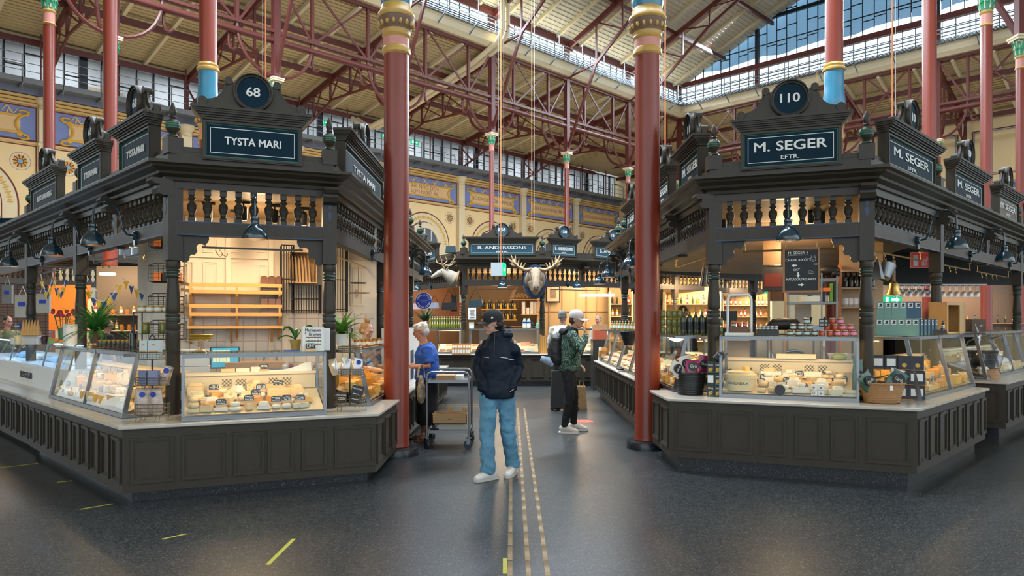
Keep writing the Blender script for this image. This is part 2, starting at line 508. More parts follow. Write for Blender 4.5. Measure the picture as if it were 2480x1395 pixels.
def petal(M,a,r0,r1,w,y):
 m=MB(M); ca,sa=math.cos(a),math.sin(a); pts=[]
 for t,ww in((0,0.25),(0.35,0.9),(0.65,0.95),(0.88,0.5),(1,0.0)):
  pts.append((r0+(r1-r0)*t,ww*w/2))
 out=pts+[(x,-z)for x,z in pts[::-1][1:]]
 P=[(x*ca-z*sa,x*sa+z*ca)for x,z in out]
 m.poly([(x,y,z)for x,z in P[::-1]])
 return m
BAYU=[7.65+5.8*k for k in range(-2,8)]
TEXTS={5:'RIK NOG DEN\nSOM NÖJD ÄR',6:'HÖGMOD FÖR ARMOD',7:'DEN RÅD LYDER ÄR VIS',8:'VÄGGARNA HAFVA ÖRON'}
def scroll_border(M,x0,x1,z0,z1,parent):
 m=MB(M); y=-0.03
 w=0.09
 m.box((x0,y,z1-w),(x1,0,z1)); m.box((x0,y,z0),(x1,0,z0+w))
 for sx,xx in((-1,x0),(1,x1)):
  zc=(z0+z1)/2; hh=(z1-z0)/2
  pts=[]
  for k in range(13):
   t=-1+2*k/12
   pts.append((xx+sx*(0.10-0.26*(1-t*t))+0,y/2,zc+hh*t))
  m.tube(pts,0.055,n=6)
  for e in(-1,1):
   m.tube([(xx+sx*(0.10+0.18*math.sin(a)*1.0),y/2,zc+e*(hh+0.10-0.10*math.cos(a)))for a in[PI*q/8*1.35 for q in range(9)]],[0.06-0.004*q for q in range(9)],n=6)
   m.ball((xx+sx*0.27,y/2,zc+e*(hh+0.13)),(0.075,0.03,0.075),8,6)
   m.ball((xx+sx*-0.03,y/2,zc+e*(hh-0.02)),(0.11,0.03,0.11),8,6)
 put('cartouche_border',m,M_WGOLD,parent)
def ribbon_ornament(M,x0,x1,zc,parent):
 m=MB(M); n=max(3,int((x1-x0)/0.75))
 for k in range(n):
  xc=x0+(x1-x0)*(k+0.5)/n; s=1 if k%2 else-1
  m.tube([(xc+0.3*t,-0.012,zc+0.13*math.sin(t*4.2)*s)for t in[-1+i/6 for i in range(13)]],[0.012+0.028*(1-abs(-1+i/6))for i in range(13)],n=5)
  m.tube([(xc-0.12+0.02*i,-0.012,zc-0.16+0.05*i)for i in range(6)],[0.02,0.035,0.03,0.03,0.03,0.01],n=5)
 put('ribbon_ornament',m,M_WCREAM,parent)
for i,u in enumerate(BAYU[:-1]):
 M=HM@T(u,VL,0)
 if i>=1:
  m=MB(M); m.box((-0.24,-0.22,0),(0.24,0,10.55)); m.lathe([(0.24,10.5),(0.28,10.62),(0.25,10.7),(0.36,10.82),(0.4,10.9),(0.4,11.0)],at=(0,-0.12,0),n=12)
  m.box((-0.3,-0.28,9.0),(0.3,0,9.1))
  put('pilaster',m,M_CREAM,wall_left)
  for s in(-1,1):
   medallion(HM@T(u+s*0.87,VL,8.28),wall_left)
 x0,x1=0.33,5.8-0.33
 m=MB(M); m.box((x0,-0.03,9.22),(x1,0,10.55)); put('painted_field',m,M_WBLUE,wall_left)
 m=MB(M); m.frame(x0-0.04,x1+0.04,9.16,10.61,0.045,-0.05,0); m.frame(x0-0.04,x1+0.04,0.8,9.0,0.045,-0.012,0); put('painted_line',m,M_WRED,wall_left)
 m=MB(M@T(0,-0.03)); m.box((x0+0.55,-0.02,9.42),(x1-0.55,0,10.17)); put('cartouche',m,M_WCREAM,wall_left)
 scroll_border(M@T(0,-0.05),x0+0.55,x1-0.55,9.40,10.19,wall_left)
 ribbon_ornament(M@T(0,-0.04),x0+0.5,x1-0.5,10.37,wall_left)
 tx=TEXTS.get(i,'')
 if tx:
  letters(tx,0.34 if '\n' in tx else 0.36,M@T(2.9,-0.055,9.8),wall_left,M_LETG,bold=-0.002)
 ac=2.9
 def arch(r0,r1,y0,y1,zc=6.45,n=30,z_low=2.0):
  m=MB(M); P=[(ac+r1*math.cos(PI*k/n),zc+r1*math.sin(PI*k/n))for k in range(n+1)]; Q=[(ac+r0*math.cos(PI*k/n),zc+r0*math.sin(PI*k/n))for k in range(n+1)]
  for k in range(n):
   for a,b,c,d in((P[k],P[k+1],Q[k+1],Q[k]),):
    i0=[m.pt((q[0],y0,q[1]))for q in(a,b,c,d)]; i1=[m.pt((q[0],y1,q[1]))for q in(a,b,c,d)]
    m.face(i0); m.face((i0[1],i0[0],i1[0],i1[1])); m.face((i0[3],i0[2],i1[2],i1[3]))
  for s in(-1,1):
   xa,xb=sorted((ac+s*r0,ac+s*r1)); m.box((xa,y0,z_low),(xb,y1,zc))
  return m
 put('arch_line',arch(1.93,1.99,-0.03,0),M_WRED,wall_left)
 put('arch_band',arch(1.40,1.93,-0.02,0),M_CREAM,wall_left)
 m=MB(M)
 for k in range(26):
  a=PI*(k+0.5)/26
  m.add(petal(M@T(ac,-0.03,6.45),a,1.55,1.80,0.09,0));
  m.add(petal(M@T(ac,-0.03,6.45),a+0.06,1.60,1.74,0.07,0))
 put('arch_leaf_ornament',m,M_WGOLD,wall_left)
 put('arch_line',arch(1.34,1.40,-0.03,0),M_WRED,wall_left)
 put('arch_moulding',arch(1.0,1.34,-0.12,0),M_CREAM,wall_left)
 m=MB(M); P=[(ac+1.0*math.cos(PI*k/20),6.45+1.0*math.sin(PI*k/20))for k in range(21)]
 m.poly([(x,-0.01,z)for x,z in[(ac+1,2.0)]+P+[(ac-1,2.0)]]); put('arch_glass',m,mat('dim_window_glass',(0.10,0.13,0.17),0.15),wall_left)
 m=MB(M)
 for k in(-0.5,0,0.5):m.box((ac+k-0.02,-0.05,2),(ac+k+0.02,0,6.45+math.sqrt(max(0,1-k*k))))
 for zz in(3,4,5,6.45):m.box((ac-1,-0.05,zz),(ac+1,0,zz+0.04))
 put('arch_glazing_bar',m,M_WHITE,wall_left)
m=hall()
for z,dz,y in((10.66,0.08,0.10),(10.78,0.10,0.16),(10.92,0.10,0.24)):m.box((-4,VL-y,z),(48,VL,z+dz))
m.box((-4,VL-0.1,9.04),(48,VL,9.12))
struct('trim_1',m,mat('ochre_moulding_paint',(0.62,0.42,0.16),0.6))
m=hall(); m.box((-4,VL-0.2,11.06),(48,VL,11.4)); struct('trim_2',m,mat('slate_blue_band',(0.16,0.18,0.26),0.7))
M_FRAME=mat('blue_black_frame',(0.006,0.016,0.026),0.4)
g=hall(); g.box((-4,VL+0.4,11.2),(48.4,VL+4.4,11.4)); struct('gallery_floor',g,M_DSTEEL)
g=hall(); g.box((-4,VL+4.0,11.4),(48.4,VL+4.1,14.6)); g.box((-4,VL+0.4,14.4),(48.6,VL+4.1,14.5)); g.box((48.4,VL-1,11.0),(48.6,VL+4.1,14.5)); g.box((-4,VL+0.3,13.4),(48.6,VL+0.42,14.5)); struct('wall_gallery',g,mat('gallery_white',(0.70,0.70,0.70),0.7))
for k in range(16):
 u=3.3+k*2.9
 wf=thing('window_frame',None,None,HM@T(u,VL+0.05,0)); wf['kind']='structure'; wf.name='window_%d'%(k+1); WM[wf.name]=HM@T(u,VL+0.05,0)
 m=MB(wm(wf)); z0,z1=11.42,13.38
 thick=(k%2==0)
 m.box((-0.16 if thick else-0.04,-0.08,z0),(0.16 if thick else 0.04,0.08,z1))
 for q in range(1,4):m.box((q*0.725-0.03,-0.04,z0),(q*0.725+0.03,0.04,z1))
 m.box((0,-0.04,z1-0.06),(2.9,0.04,z1)); m.box((0,-0.04,z0),(2.9,0.04,z0+0.08))
 for q,zz in((0,12.25),(1,12.8),(2,12.25),(3,12.25)):
  if(q+k)%3:m.box((q*0.725,-0.03,zz),(q*0.725+0.725,0.03,zz+0.05))
 put('window_mullion',m,M_FRAME,wf)
 m=MB(wm(wf)); m.box((0.05,-0.004,z0+0.08),(2.85,0.004,z1-0.06)); put('pane',m,M_PGLASS,wf)
 if k%3==1:
  m=MB(HM@T(u+0.6,VL+3.98,0)); m.frame(0,1.0,11.4,13.6,0.06,-0.06,0); put('gallery_doorway',m,M_WHITE,None,label='white door frame in the gallery room behind glass, bay %s from the west'%nth(k//3),cat='door frame')
for k in range(9):
 area('gallery_lamp',H(4+k*5.2,VL+2.2,14.3),H(4+k*5.2,VL+2.4,11),(2.6,0.5),130,(0.86,0.93,1.0))
for k,(u,lab)in enumerate(((21.9,'green exit sign beyond the gallery glass, over a door'),(26.2,'green exit sign in the gallery, beside the white pipes'),(28.4,'green exit sign in the gallery right of the big red column'))):
 t=thing('exit_sign',lab,'exit sign',HM@T(u,VL+1.6,13.0))
 m=MB(wm(t)); m.box((-0.32,-0.03,0),(0.32,0.03,0.30)); put('sign_body',m,mat('exit_green',(0.0,0.30,0.14),0.5,emit=(0.0,0.75,0.32),es=0.9),t)
 m=MB(wm(t)); m.box((-0.24,-0.036,0.06),(-0.08,-0.03,0.24)); m.prism([(0.02,0.12),(0.12,0.12),(0.12,0.06),(0.24,0.15),(0.12,0.24),(0.12,0.18),(0.02,0.18)],-0.036,-0.03); put('pictogram',m,mat('exit_white',(0.8,0.9,0.85),0.5,emit=(0.8,1,0.9),es=1.0),t)
t=thing('notice_board','pale framed notice board with orange note on the gallery wall','notice board',HM@T(11.0,VL+3.95,12.1))
m=MB(wm(t)); m.box((-0.9,-0.05,0),(0.9,0,1.0)); put('board',m,mat('board_tan',(0.55,0.42,0.28),0.8),t)
m=MB(wm(t)); m.box((0.2,-0.06,0.7),(0.5,-0.05,0.9)); put('note',m,mat('note_orange',(0.8,0.16,0.03),0.8),t)
t=thing('wall_sign','small orange safety sign on the gallery wall at the picture edge','sign',HM@T(4.6,VL+3.95,13.2))
m=MB(wm(t)); m.box((-0.25,-0.04,0),(0.25,0,0.4)); put('plate',m,mat('note_orange',(0.8,0.16,0.03),0.8),t)
m=MB(wm(t)); m.box((-0.15,-0.05,0.1),(-0.02,-0.04,0.3)); m.box((0.04,-0.05,0.1),(0.15,-0.04,0.2)); put('symbol',m,M_PAPER,t)
wk=thing('walkway','grey metal maintenance walkway with thin railing under the gallery windows','walkway',HM@T(20,VL-0.5,11.36))
m=hall(); m.box((-4,VL-1.0,11.36),(48,VL-0.05,11.44)); m.box((-4,VL-1.03,11.30),(48,VL-1.0,11.52))
for k in range(36):m.box((-3.5+k*1.45,VL-1.0,11.24),(-3.42+k*1.45,VL-0.05,11.36))
put('deck',m,mat('zinc_grey',(0.20,0.22,0.24),0.5,metal=0.4),wk)
m=hall()
for k in range(36):
 u=-3.5+k*1.45; m.box((u-0.02,VL-1.03,11.3),(u+0.02,VL-0.99,12.45)); m.box((u-0.015,VL-1.02,11.0),(u+0.015,VL-0.98,11.36))
for z in(11.78,12.1,12.43):m.box((-4,VL-1.02,z),(48,VL-1.0,z+0.025))
put('railing',m,mat('zinc_grey',(0.20,0.22,0.24),0.5,metal=0.4),wk)
for k in range(5):
 v=1.0+k*5.0
 M=HM@T(UR,v+5.0,0)@RZ(-PI/2)
 m=MB(M); m.frame(0.35,4.65,9.9,12.5,0.05,-0.03,0); m.frame(0.2,4.8,7.6,9.5,0.05,-0.03,0); put('painted_line',m,M_WRED,wall_right)
 m=MB(M); m.frame(0.45,4.55,10.0,12.4,0.03,-0.03,0); put('painted_line',m,mat('thin_blue_line',(0.12,0.22,0.42),0.7),wall_right)
 m=MB(M); m.box((0.25,-0.02,7.7),(4.75,0,9.4)); put('painted_field',m,mat('banner_blue',(0.04,0.13,0.30),0.7,var=0.1),wall_right)
 m=MB(M); m.box((0.7,-0.04,8.0),(4.3,-0.02,9.05)); put('cartouche',m,M_WCREAM,wall_right)
 ribbon_ornament(M@T(0,-0.03),0.8,4.2,9.22,wall_right)
 if k in(1,2):letters('RBETET\nÖMNAR',0.42,M@T(2.5,-0.05,8.52),wall_right,M_LETG)
 m=MB(M); m.box((-0.25,-0.2,0),(0.25,0,13.4)); put('pilaster',m,M_CREAM,wall_right)
M_BOARD=plank_mat('cream_roof_boards',(0.58,0.46,0.27),(0.52,0.41,0.23),0.16,0,0.6,0.02,dark=0.7)
M_NBOARD=plank_mat('pale_nave_boards',(0.60,0.56,0.47),(0.54,0.50,0.41),0.16,0,0.6,0.02,dark=0.75)
M_RIB=mat('cream_rafter_paint',(0.62,0.54,0.38),0.6)
V0,U0=26.5,42.4
COLV=[26.5,20.9,15.95,10.95,5.95]
ZG0,ZG1=12.86,15.27
def roof_plane(name,A,B,C,D,mats,th=0.12):
 """A,B at the low edge, D,C at the high edge (u,v,z)"""
 m=hall(); up=Vector((0,0,th))
 lo=[Vector(p)for p in(A,B,C,D)]; a=[m.pt(p)for p in lo]; b=[m.pt(p+up)for p in lo]
 m.face(a); m.face(b[::-1])
 for i in range(4):m.face((a[i],a[(i+1)%4],b[(i+1)%4],b[i]))
 return struct(name,m,mats)
def aisle_z(v):return ZG1-(v-V0)*(ZG1-13.5)/(VL-V0)
def aisle_zr(u):return ZG1-(u-U0)*(ZG1-13.5)/(UR-U0)
roof_plane('ceiling_west_aisle',(-6,VL,13.5),(UR,VL,13.5),(U0,V0,ZG1),(-6,V0,ZG1),M_BOARD)
roof_plane('ceiling_north_aisle',(UR,-12,13.5),(U0,-12,ZG1),(U0,V0,ZG1),(UR,VL,13.5),M_BOARD)
def boards(name,quad,n,mats,dz=-0.035,w=0.03):
 """thin cover strips between boards, running A->B"""
 m=hall(); A,B,C,D=[Vector(p)for p in quad]
 for k in range(n):
  t=(k+0.5)/n
  m.bar(A.lerp(D,t)+Vector((0,0,dz)),B.lerp(C,t)+Vector((0,0,dz)),0.03,0.03)
 return struct(name,m,mats)
M_SHADE=mat('board_joint_paint',(0.46,0.37,0.21),0.7)
boards('ceiling_west_aisle_strip',((-4,VL,13.5),(U0,VL,13.5),(U0,V0,ZG1),(-4,V0,ZG1)),40,M_SHADE,-0.02)
boards('ceiling_north_aisle_strip',((UR,-8,13.5),(UR,V0,13.5),(U0,V0,ZG1),(U0,-8,ZG1)),26,M_SHADE,-0.02)
m=hall()
for k in range(26):
 u=-3.95+1.933*k
 if u>U0:break
 m.bar((u,VL,aisle_z(VL)-0.12),(u,V0,aisle_z(V0)-0.12),0.14,0.20)
for v in(VL-0.1,):m.bar((-4,v,13.36),(U0,v,13.36),0.3,0.26)
for k in range(22):
 v=V0-1.8*k
 if v<-8:break
 m.bar((UR,v,13.38),(U0,v,ZG1-0.12),0.14,0.20)
struct('ceiling_rafter_trim',m,M_RIB)
m=hall()
for v in(V0+2.6,V0+5.4,VL-0.35):m.bar((-4,v,aisle_z(v)-0.36),(U0+2,v,aisle_z(v)-0.36),0.15,0.24)
for u in(U0+1.6,U0+3.5,UR-0.3):m.bar((u,-10,aisle_zr(u)-0.36),(u,VL,aisle_zr(u)-0.36),0.15,0.24)
struct('ceiling_beam',m,M_TRUSS)
def nave_z(v):
 return 17.36+0.42*(V0-v)if v>15.85 else 17.36+0.42*(v-5.2)
RID=17.36+0.42*(V0-15.85)
roof_plane('ceiling_nave',(5.3,V0,17.36),(U0+0.2,V0,17.36),(U0+0.2,15.85,RID),(5.3,15.85,RID),M_NBOARD)
roof_plane('ceiling_nave_east',(5.3,15.85,RID),(U0+0.2,15.85,RID),(U0+0.2,5.2,17.36),(5.3,5.2,17.36),M_NBOARD)
boards('ceiling_nave_strip',((5.3,V0,17.36),(U0,V0,17.36),(U0,15.85,RID),(5.3,15.85,RID)),46,mat('nave_joint_paint',(0.50,0.46,0.37),0.7),-0.02)
m=hall()
for k in range(21):
 u=7.65+1.933*(k-0.5)
 if u>U0:break
 m.bar((u,V0,17.28),(u,15.85,RID-0.08),0.14,0.20); m.bar((u,5.2,17.28),(u,15.85,RID-0.08),0.14,0.20)
struct('ceiling_nave_rafter_trim',m,M_RIB)
m=hall()
for v in(V0-0.15,V0-3.4,V0-6.6,V0-9.6):m.bar((5.3,v,nave_z(v)-0.34),(U0,v,nave_z(v)-0.34),0.14,0.22)
struct('ceiling_nave_beam',m,M_TRUSS)
COLU=[7.65+5.8*k for k in range(7)]
def col_unit(t_up=ZG1):
 pass
def clerestory(P0,P1,name,posts,gable=False):
 """P0->P1 in hall (u,v); inward side to the left"""
 d=Vector((P1[0]-P0[0],P1[1]-P0[1])); L=d.length; d.normalize()
 M=HM@frameM(P0,d)
 win=thing(name,None,None,M); win.name=name; WM[win.name]=M; win['kind']='structure'
 m=MB(M)
 n=int(L/0.62)
 for k in range(n+1):
  x=L*k/n; m.box((x-0.018,-0.02,16.0),(x+0.018,0.02,17.3))
 for z in(16.05,16.45,16.9,17.28):m.box((0,-0.018,z-0.015),(L,0.018,z+0.015))
 put('window_mullion',m,M_FRAME,win)
 m=MB(M); m.box((0,-0.006,16.0),(L,0.006,17.3)); put('pane',m,M_PGLASS,win)
 m=MB(M)
 for x in posts:m.box((x-0.12,-0.12,ZG1),(x+0.12,0.12,17.45))
 m.box((0,-0.14,17.26),(L,0.14,17.46))
 put('iron_post',m,M_TRUSS,win)
 return M,L,win
def gutter(P0,P1,M,L):
 m=MB(M); prof=[(0.0,ZG1),(0.30,ZG1+0.02),(0.46,ZG1+0.22),(0.5,ZG1+0.5),(0.62,ZG1+0.66),(0.62,ZG1+0.72),(0,ZG1+0.72)]
 for i in range(len(prof)):
  pass
 a=[m.pt((0,y,z))for y,z in prof]; b=[m.pt((L,y,z))for y,z in prof]
 for i in range(len(prof)):
  j=(i+1)%len(prof); m.face((a[i],b[i],b[j],a[j]))
 m.face(a); m.face(b[::-1])
 return m
def cat_walk(M,L,lab):
 w=thing('walkway',lab,'walkway',M@T(L/2,0.9,ZG1+0.72))
 m=MB(M)
 for y in(0.62,0.80,0.98,1.16):m.box((0,y,ZG1+0.60),(L,y+0.02,ZG1+0.64))
 k=0
 while k*0.16<L:
  m.box((k*0.16,0.6,ZG1+0.60),(k*0.16+0.02,1.18,ZG1+0.63)); k+=1
 put('grating',m,mat('mesh_grey',(0.10,0.13,0.16),0.5,metal=0.5),w)
 m=MB(M); k=0
 while k*1.93<L:
  x=k*1.93; m.bar((x,0.5,ZG1+0.15),(x+0.0,1.18,ZG1+0.62),0.04,0.06); m.box((x-0.02,1.15,ZG1+0.6),(x+0.02,1.18,ZG1+1.6)); k+=1
 for z in(ZG1+1.1,ZG1+1.58):m.box((0,1.15,z),(L,1.17,z+0.02))
 m.tube([(0,0.3,ZG1+1.25),(L,0.3,ZG1+1.25)],0.035,6); m.tube([(0,0.3,ZG1+1.45),(L,0.3,ZG1+1.45)],0.025,6)
 put('railing',m,mat('rail_grey',(0.16,0.20,0.24),0.5,metal=0.4),w)
M,L,win=clerestory((U0,V0),(5.3,V0),'window_21',[U0-c for c in COLU if c<U0+0.1])
struct('trim_3',gutter(None,None,M,L),M_CREAM)
cat_walk(M,L,'mesh service walkway along the long west clerestory windows')
M,L,win=clerestory((U0,3.2),(U0,V0),'window_22',[v-3.2 for v in COLV])
struct('trim_4',gutter(None,None,M,L),M_CREAM)
cat_walk(M,L,'mesh service walkway along the clerestory under the glazed gable')
gb=thing('window_23',None,None,HM@T(U0,15.85,17.4)); gb.name='window_23'; WM[gb.name]=HM@T(U0,15.85,17.4); gb['kind']='structure'
m=hall()
for k in range(34):
 v=5.4+k*0.62
 m.box((U0-0.03,v-0.02,17.4),(U0+0.03,v+0.02,nave_z(v)))
for q,z in enumerate((18.35,19.3,20.3,21.2)):
 vs=[v/100 for v in range(520,2650,5)if nave_z(v/100)>z]
 for k in range(34):
  v=5.4+k*0.62
  if v>=vs[0]and v+0.62<=vs[-1]and(k+q)%3:m.box((U0-0.02,v,z-0.02+0.12*(k%2)),(U0+0.02,v+0.62,z+0.03+0.12*(k%2)))
for v in COLV:m.box((U0-0.10,v-0.12,17.4),(U0+0.10,v+0.12,nave_z(v)))
m.box((U0-0.08,8.2,20.1),(U0+0.08,23.6,20.3)); m.box((U0-0.08,8.2,18.6),(U0-0.02,23.6,18.65))
put('window_mullion',m,M_FRAME,gb)
m=hall(); m.poly([(U0+0.05,5.2,17.4),(U0+0.05,15.85,RID),(U0+0.05,V0,17.4)]); put('pane',m,M_PGLASS,gb)
m=hall(); m.box((U0-0.15,3.2,17.34),(U0+0.15,V0,17.56)); put('transom',m,M_TRUSS,gb)
clm=bpy.data.materials.new('blue_shade_cloth'); clm.use_nodes=True
nt=clm.node_tree; b=nt.nodes['Principled BSDF']; b.inputs['Base Color'].default_value=(0.22,0.36,0.50,1); b.inputs['Roughness'].default_value=0.8
tl=nt.nodes.new('ShaderNodeBsdfTranslucent'); tl.inputs[0].default_value=(0.20,0.35,0.50,1); ms=nt.nodes.new('ShaderNodeMixShader'); ms.inputs[0].default_value=0.6
nt.links.new(b.outputs[0],ms.inputs[1]); nt.links.new(tl.outputs[0],ms.inputs[2]); nt.links.new(ms.outputs[0],nt.nodes['Material Output'].inputs[0])
m=hall(); N=40; top=[]; bot=[]
for k in range(N+1):
 v=4.6+(27.2-4.6)*k/N; w=U0+0.55+0.10*math.sin(k*1.7)
 top.append(m.pt((w,v,22.6))); bot.append(m.pt((w+0.05,v,18.12+0.22*math.sin(k*0.9)*0.4)))
for k in range(N):m.face((bot[k],bot[k+1],top[k+1],top[k]))
m.sm=[True]*len(m.f)
put('shade_cloth',m,clm,None,label='pale blue shade cloth hanging behind the upper panes of the gable',cat='shade cloth')
def girder(M,L,posts,lab,hooks=True):
 g=thing('lattice_girder',lab,'girder',M@T(L/2,0,ZG0))
 m=MB(M)
 m.box((0,-0.11,ZG1-0.14),(L,0.11,ZG1)); m.box((0,-0.11,ZG0),(L,0.11,ZG0+0.12)); put('chord',m,M_TRUSS,g)
 m=MB(M); m.tube([(0,0.0,ZG0-0.28),(L,0.0,ZG0-0.28)],0.13,10); put('tie_pipe',m,M_TRUSS,g)
 ps=sorted(posts)
 bays=[(ps[i],ps[i+1])for i in range(len(ps)-1)]
 if ps[0]>2:bays.insert(0,(ps[0]-5.8,ps[0]))
 if L-ps[-1]>2:bays.append((ps[-1],ps[-1]+5.8))
 for a,b in bays:
  w=b-a; x1=a+w*0.27; x2=b-w*0.27
  m=MB(M)
  for x in(x1,x2):m.box((x-0.06,-0.07,ZG0),(x+0.06,0.07,ZG1))
  put('vertical',m,M_TRUSS,g)
  m=MB(M)
  for p,q in(((x1,ZG0),(x2,ZG1)),((x1,ZG1),(x2,ZG0)),((a,ZG1),(x1,ZG0)),((b,ZG1),(x2,ZG0))):
   m.bar((p[0],0.03,p[1]),(q[0],0.03,q[1]),0.05,0.09)
  put('diagonal',m,M_TRUSS,g)
  m=MB(M)
  for c,s in((a,1),(b,-1)):
   m.tube([(c+s*(0.14+(w*0.27-0.14)*math.sin(t)),0,11.2+(ZG0-11.2)*(1-math.cos(t)))for t in[PI/2*k/8 for k in range(9)]],0.065,6)
  put('curved_brace',m,M_TRUSS,g)
  m=MB(M)
  for x in(x1+0.25,x2-0.1):
   m.tube([(x,-0.15,ZG0-0.3),(x,-0.16,ZG0-0.75),(x-0.06,-0.16,ZG0-0.95),(x-0.2,-0.16,ZG0-0.98),(x-0.3,-0.16,ZG0-0.88)],0.06,8)
  put('iron_hook',m,M_TRUSS,g)
Mg=HM@frameM((U0,V0),(-1,0)); girder(Mg,U0+4,[U0-c for c in COLU],'long dark red lattice girder under the west clerestory')
Mg=HM@frameM((U0,-6),(0,1)); girder(Mg,V0+6,[v+6 for v in COLV[::-1]],'dark red lattice girder under the glazed gable')
def aisle_truss(Mt,span,z_hi,z_lo,lab):
 """x from the column (0) to the wall (span)"""
 t=thing('aisle_truss',lab,'truss',Mt@T(span/2,0,12))
 m=MB(Mt); m.bar((0,0,z_hi-0.42),(span,0,z_lo-0.42),0.16,0.26); put('rafter',m,M_TRUSS,t)
 zr=lambda x:z_hi-0.5+(z_lo-z_hi)*x/span
 nodes=[(0.1,11.4),(span*0.17,12.55),(span*0.33,12.95),(span*0.60,12.65),(span*0.82,12.2),(span-0.12,11.3)]
 m=MB(Mt)
 m.tube([(0.15+(span*0.17)*math.sin(a),0,11.3+1.3*(1-math.cos(a)))for a in[PI/2*k/7 for k in range(8)]]+[(span*0.33,0,12.75)],0.075,6)
 m.bar((span*0.2,0,12.62),(span*0.60,0,12.75),0.08,0.1); m.bar((span*0.60,0,12.75),(span-0.15,0,11.6),0.08,0.1)
 m.bar((span-0.15,0,11.4),(span-0.15,0,z_lo-0.4),0.16,0.16)
 m.bar((span*0.88,0,12.0),(span-0.15,0,12.9),0.06,0.08)
 put('lower_chord',m,M_TRUSS,t)
 m=MB(Mt); pts=[(span*0.2,12.62),(span*0.42,12.7),(span*0.62,12.72),(span*0.8,12.2)]
 for k,(x,z)in enumerate(pts):
  m.bar((x,0,z),(x,0,zr(x)),0.09,0.09)
  if k<3:
   x2=pts[k+1][0]; m.bar((x,0,z),(x2,0,zr(x2)),0.05,0.06); m.bar((x2,0,pts[k+1][1]),((x+x2)/2,0,zr((x+x2)/2)),0.05,0.06)
 put('web',m,M_TRUSS,t)
for i,u in enumerate(COLU[:-1]):
 aisle_truss(HM@frameM((u,V0),(0,1)),VL-V0,ZG1,13.5,'dark red roof truss of the west aisle, %s from the near end'%nth(i))
for i,v in enumerate(COLV):
 aisle_truss(HM@frameM((U0,v),(1,0)),UR-U0,ZG1,13.5,'dark red roof truss of the north aisle, %s from the hall corner'%nth(i))
m=hall()
for k in range(17):
 u=1.5+2.9*k; m.bar((u,VL-1.0,13.4),(u,VL-1.0,11.4),0.05,0.05)
put('hanger_rods',m,M_TRUSS,None,label='thin dark red hanger rods carrying the walkway under the gallery',cat='rods',kind='stuff')
for i,u in enumerate(COLU[:-1]):
 Mt=HM@frameM((u,V0),(0,-1))
 t=thing('nave_truss','dark red raking roof truss across the nave, %s from the near end'%nth(i),'truss',Mt@T(6,0,15))
 zr=lambda x:17.36+0.42*x-0.42
 m=MB(Mt); m.bar((0,0,zr(0)),(10.65,0,zr(10.65)),0.16,0.28); m.bar((21.3,0,zr(0)),(10.65,0,zr(10.65)),0.16,0.28); put('rafter',m,M_TRUSS,t)
 N1=(2.1,15.6); ch=[(0.05,11.3),N1,(5.6,18.3),(9.3,20.2)]
 for s in(0,1):
  X=(lambda x:x)if s==0 else(lambda x:21.3-x)
  m=MB(Mt)
  for a,b in zip(ch,ch[1:]):m.bar((X(a[0]),0,a[1]),(X(b[0]),0,b[1]),0.10,0.14)
  put('lower_chord',m,M_TRUSS,t)
  m=MB(Mt)
  for a,b in((N1,(0,17.0)),(N1,(0.05,ZG1)),(N1,(2.1,zr(2.1))),((3.85,16.95),(2.1,zr(2.1))),((3.85,16.95),(3.85,zr(3.85))),((5.6,18.3),(3.85,zr(3.85))),((5.6,18.3),(5.6,zr(5.6))),((7.45,19.25),(5.6,zr(5.6))),((7.45,19.25),(7.45,zr(7.45)))):
   m.bar((X(a[0]),0,a[1]),(X(b[0]),0,b[1]),0.08,0.08)
  put('web',m,M_TRUSS,t)
def acanthus(m,z0,z1,r0,r1,n=10):
 for row,(za,zb,ra,rb)in enumerate(((z0,z0+(z1-z0)*0.55,r0*1.05,r0*1.5),(z0+(z1-z0)*0.25,z1,r0*1.1,r1))):
  for k in range(n):
   a=2*PI*(k+0.5*row)/n; ca,sa=math.cos(a),math.sin(a)
   m.tube([(ra*ca,ra*sa,za),((ra+0.02)*ca,(ra+0.02)*sa,(za+zb)/2),(rb*ca,rb*sa,zb-0.02),((rb+0.03)*ca,(rb+0.03)*sa,zb-0.07)],[(0.05,0.02),(0.055,0.02),(0.05,0.02),(0.02,0.01)],6)
def make_slender(r=0.13):
 t=thing('iron_column','x','column',Matrix.Identity(4))
 m=MB(); m.lathe([(r*1.5,0),(r*1.5,0.2),(r,0.3),(r,10.2)],n=20); put('shaft',m,M_IRON,t)
 m=MB(); m.lathe([(r*1.02,10.2),(r*1.2,10.23),(r*1.02,10.27),(r*1.02,10.5),(r*1.15,10.53),(r*1.02,10.57)],n=20); put('neck_ring',m,M_PINK,t)
 m=MB(); m.lathe([(r*1.05,10.57),(r*1.1,10.75),(r*1.3,10.95),(r*1.5,11.0)],n=20); put('capital_core',m,M_CREAM,t); m=MB(); acanthus(m,10.57,10.94,r,r*1.5,7); put('capital',m,M_GREEN,t)
 m=MB(); m.box((-r*1.75,-r*1.75,10.99),(r*1.75,r*1.75,11.06)); m.box((-r*1.9,-r*1.9,11.06),(r*1.9,r*1.9,11.12))
 m.lathe([(r*1.06,10.57),(r*1.25,10.6),(r*1.06,10.63)],n=20)
 for k in range(5):m.tube([(r*1.12*math.cos(2*PI*k/5),r*1.12*math.sin(2*PI*k/5),10.66),(r*1.5*math.cos(2*PI*k/5),r*1.5*math.sin(2*PI*k/5),10.97)],0.02,5)
 put('abacus',m,M_CREAM,t)
 m=MB(); m.box((-0.13,-0.13,11.12),(0.13,0.13,ZG1)); m.box((-0.19,-0.03,11.12),(0.19,0.03,ZG1)); put('upper_post',m,M_TRUSS,t)
 return t
sl=make_slender(); first=True
